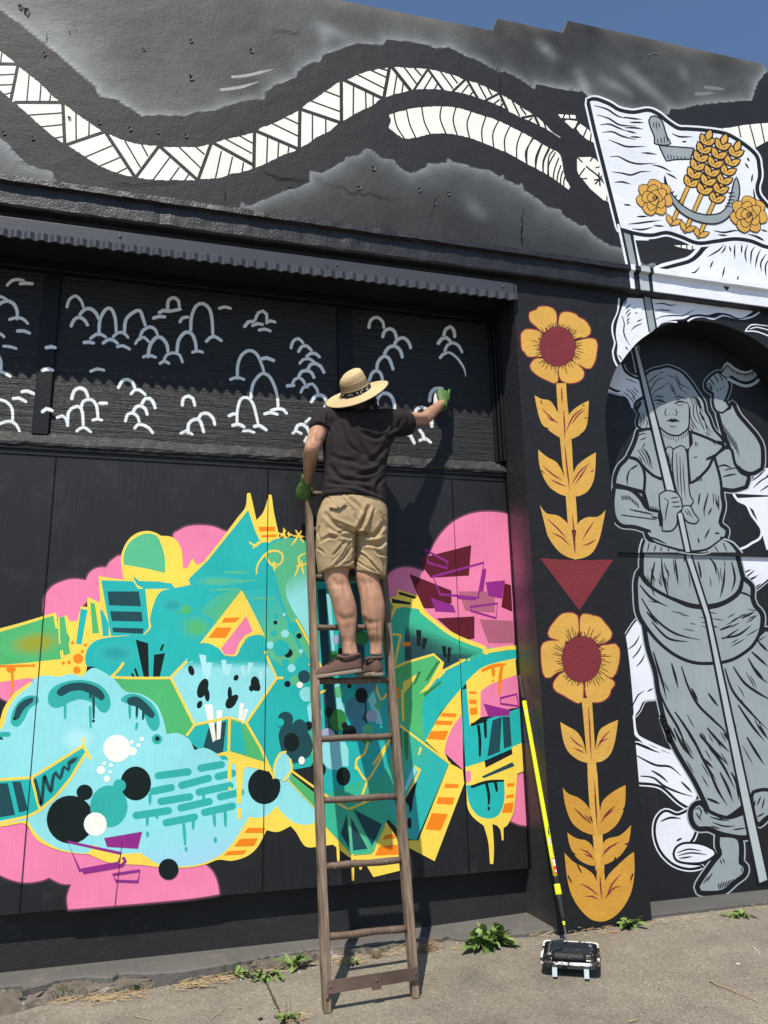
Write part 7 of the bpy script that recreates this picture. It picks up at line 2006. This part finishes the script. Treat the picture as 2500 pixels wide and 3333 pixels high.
weed((790, 3178), 14, .070, 'small ragged weed over dry straw beside the sprawling weed', .45, flat=(1.3, .8))
weed((945, 3322), 12, .075, 'weed with a dark seed stalk growing in the footpath joint', .4, stalk=2, flat=(1.2, .8))
weed((2050, 3018), 26, .085, 'spiky dark weed at the foot of the flower pillar', .45, flat=(1.3, .8))
weed((2405, 2985), 22, .080, 'straggly weed below the foundation of the painted woman', .25, flat=(1.8, .6))
weed((1145, 3140), 12, .045, 'tiny green weed in the shade between the ladder feet and step', .7, flat=(1.5, .8))
def tuft(px, n, h, spread, mat, label, name='grass_tuft', lean=0.5):
    base = on_ground(*px)
    root = empty(name, base, label, 'grass', 'grass tufts along the wall')
    bm = bmesh.new()
    for i in range(n):
        a = base + Vector((rw.gauss(0, spread), rw.gauss(0, spread * .35), 0)); L_ = h * rw.uniform(.5, 1.1)
        d = Vector((rw.uniform(-lean, lean), rw.uniform(-lean, lean), 1)); c_ = Vector((rw.uniform(-.4, .4), rw.uniform(-.4, .4), -.3))
        w = Vector((.0022, .001, 0)) if i % 2 else Vector((.001, .0022, 0))
        prev = None
        for k in range(4):
            t = k / 3; p_ = a + d * L_ * t + c_ * L_ * t * t
            ww = w * (1 - .8 * t)
            cur = (bm.verts.new(p_ - ww), bm.verts.new(p_ + ww))
            if prev: bm.faces.new((prev[0], prev[1], cur[1], cur[0]))
            prev = cur
    o = from_bm('blades', bm, mat, root); o['kind'] = 'stuff'
    return root
tuft((225, 3245), 240, .085, .055, m_tuft, 'dense green grass tuft in dry straw below the pink paint')
tuft((434, 3228), 110, .055, .035, m_tuft, 'thin green and yellow grass tuft near the black cap')
tuft((540, 3202), 70, .045, .012, m_tuft, 'very small dark grass tuft at the ledge')
tuft((1385, 3098), 110, .075, .035, m_dry[1], 'dry brown grass tuft beside the right ladder foot')
tuft((1230, 3118), 70, .050, .020, m_dry[1], 'withered brown tuft on the ledge between the ladder rails')
# straw and grit: uncountable
def straw(name, spots, mat):
    bm = bmesh.new()
    for (x0, y0_, x1, y1_), n, L_ in spots:
        for i in range(n):
            t = rw.random(); px, py = x0 + (x1 - x0) * t, y0_ + (y1_ - y0_) * t + rw.gauss(0, 7)
            b_ = on_ground(px, py) + Vector((0, 0, .006 + abs(rw.gauss(0, .008))))
            az = rw.gauss(0, .7); l = L_ * rw.uniform(.3, 1.1)
            d = Vector((math.cos(az), math.sin(az) * .8, rw.uniform(-.12, .25))) * l
            w = Vector((0, .0011, .0008))
            bm.faces.new([bm.verts.new(q) for q in (b_ - w, b_ + d - w * .4, b_ + d + w * .4, b_ + w)])
    o = from_bm(name, bm, mat); o['kind'] = 'stuff'; return o
ST_L = [((40, 3270, 320, 3255), 190, .07), ((290, 3265, 470, 3240), 120, .08), ((560, 3220, 740, 3190), 170, .07), ((900, 3315, 990, 3325), 60, .07), ((1060, 3135, 1180, 3130), 90, .06), ((1250, 3115, 1340, 3100), 60, .05), ((1370, 3090, 1420, 3085), 60, .05), ((1470, 3090, 1540, 3085), 50, .04), ((1690, 3040, 1790, 3050), 60, .045), ((1850, 3040, 2000, 3030), 70, .045), ((2100, 3010, 2350, 2985), 60, .045), ((2360, 2975, 2500, 2955), 70, .045), ((700, 3195, 960, 3160), 90, .05)]
ST_L = [(a, int(n * .6), l * .85) for a, n, l in ST_L]
straw('dry_straw', ST_L, m_dry[0]); straw('dry_straw_dark', [(a, int(n * .6), l) for a, n, l in ST_L], m_dry[1])
def grit(name, n, mat, s0, s1, region):
    bm = bmesh.new()
    for i in range(n):
        px, py = region()
        b_ = on_ground(px, py); s = rw.uniform(s0, s1)
        pts = [b_ + Vector((rw.uniform(-s, s), rw.uniform(-s, s), rw.uniform(.2, 1) * s)) for _ in range(5)]
        vv = [bm.verts.new(q) for q in pts]
        try: bmesh.ops.convex_hull(bm, input=vv)
        except Exception: pass
    o = from_bm(name, bm, mat); o['kind'] = 'stuff'; return o
band = lambda: (lambda t: (t * 2500, 3268 - .125 * t * 2500 + rw.gauss(0, 20)))(rw.random())
anyw = lambda: (rw.uniform(0, 2500), rw.uniform(3030, 3333))
grit('pale_grit', 210, m_lab, .0015, .006, band)
grit('brown_grit', 420, m_dry[1], .002, .006, band)
grit('dark_grit', 260, m_joint, .0015, .005, anyw)
grit('scattered_pale_chips', 70, m_dry[2], .0015, .0045, anyw)
# single bits of litter
def twig(px0, px1, r, mat, label, name='twig'):
    a, b_ = on_ground(*px0), on_ground(*px1)
    bm = bmesh.new()
    n = 7
    tube(bm, [a.lerp(b_, k / n) + Vector((rw.uniform(-.004, .004), rw.uniform(-.006, .006), r + .002 + rw.uniform(0, .003))) for k in range(n + 1)], [r * (1 - .5 * k / n) for k in range(n + 1)], 6)
    return tag(from_bm(name, bm, mat, None, True), label, 'twig')
twig(pix('L', 1345, 1437), pix('L', 1600, 1542), .0032, m_dry[2], 'long pale crooked twig on open footpath right of the tray')
twig(pix('L', 1578, 1245), pix('L', 1615, 1285), .0024, m_lab, 'short white curved twig on footpath below the painted woman')
twig((605, 3218), (705, 3218), .0035, m_joint, 'dark straight stick lying along the straw')
twig((440, 3312), (495, 3325), .0026, m_dry[2], 'pale curved twig on the footpath left of the joint')
twig((685, 3325), (740, 3280), .0014, m_dry[1], 'thin brown twig slanting across the footpath slab')
twig(pix('L', 905, 1652), pix('L', 965, 1638), .0032, m_dry[0], 'tan stub of bark at the bottom edge of the footpath')
b0 = on_ground(*pix('L', 805, 1166)); b1 = on_ground(*pix('L', 845, 1168))
bm = bmesh.new(); tube(bm, [b0 + Vector((0, 0, .005)), b1 + Vector((0, 0, .005))], .0045, 10)
tag(from_bm('cigarette_butt', bm, paint('butt_orange', (.45, .19, .09), 'plain', .8), None, True), 'orange cigarette butt by the foot of the flower pillar', 'cigarette butt')
def cap(px, r, label):
    c = on_ground(*px); bm = bmesh.new()
    tube(bm, [c + Vector((0, 0, .001)), c + Vector((0, 0, r * .7)), c + Vector((0, 0, r * .75)), c + Vector((0, 0, r * .3))], [r, r, r * .75, r * .7], 14)
    return tag(from_bm('bottle_cap', bm, m_blk, None, True), label, 'cap')
cap((317, 3262), .013, 'upright black plastic cap at the edge of the straw'); cap((848, 3320), .010, 'flat black cap on open footpath near the joint')
def chip(px, s, mat, label, name='dry_leaf'):
    c = on_ground(*px); bm = bmesh.new()
    n = 7
    rim_ = [bm.verts.new(c + Vector((math.cos(2 * math.pi * k / n) * s * rw.uniform(.7, 1.2), math.sin(2 * math.pi * k / n) * s * .6 * rw.uniform(.7, 1.2), .003 + rw.uniform(0, .35) * s))) for k in range(n)]
    ce = bm.verts.new(c + Vector((0, 0, .003)))
    for k in range(n): bm.faces.new((ce, rim_[k], rim_[(k + 1) % n]))
    return tag(from_bm(name, bm, mat), label, 'leaf')
chip((1018, 3142), .022, m_dry[2], 'curled brown dry leaf beside the left ladder rail')
chip((632, 3205), .020, m_dry[0], 'tan dry leaf in the straw heap')
chip((380, 3195), .016, m_dry[2], 'pale brown leaf on the broken ledge')
chip((780, 3284), .010, m_dry[0], 'small tan chip on the footpath slab')
chip(pix('L', 1500, 1340), .012, m_lab, 'white paint flake on the footpath near the pale twig', 'paint_flake')
chip(pix('L', 1585, 1390), .008, paint('flake_orange', (.5, .22, .08), 'plain', .8), 'orange flake on the footpath near the pale twig', 'paint_flake')
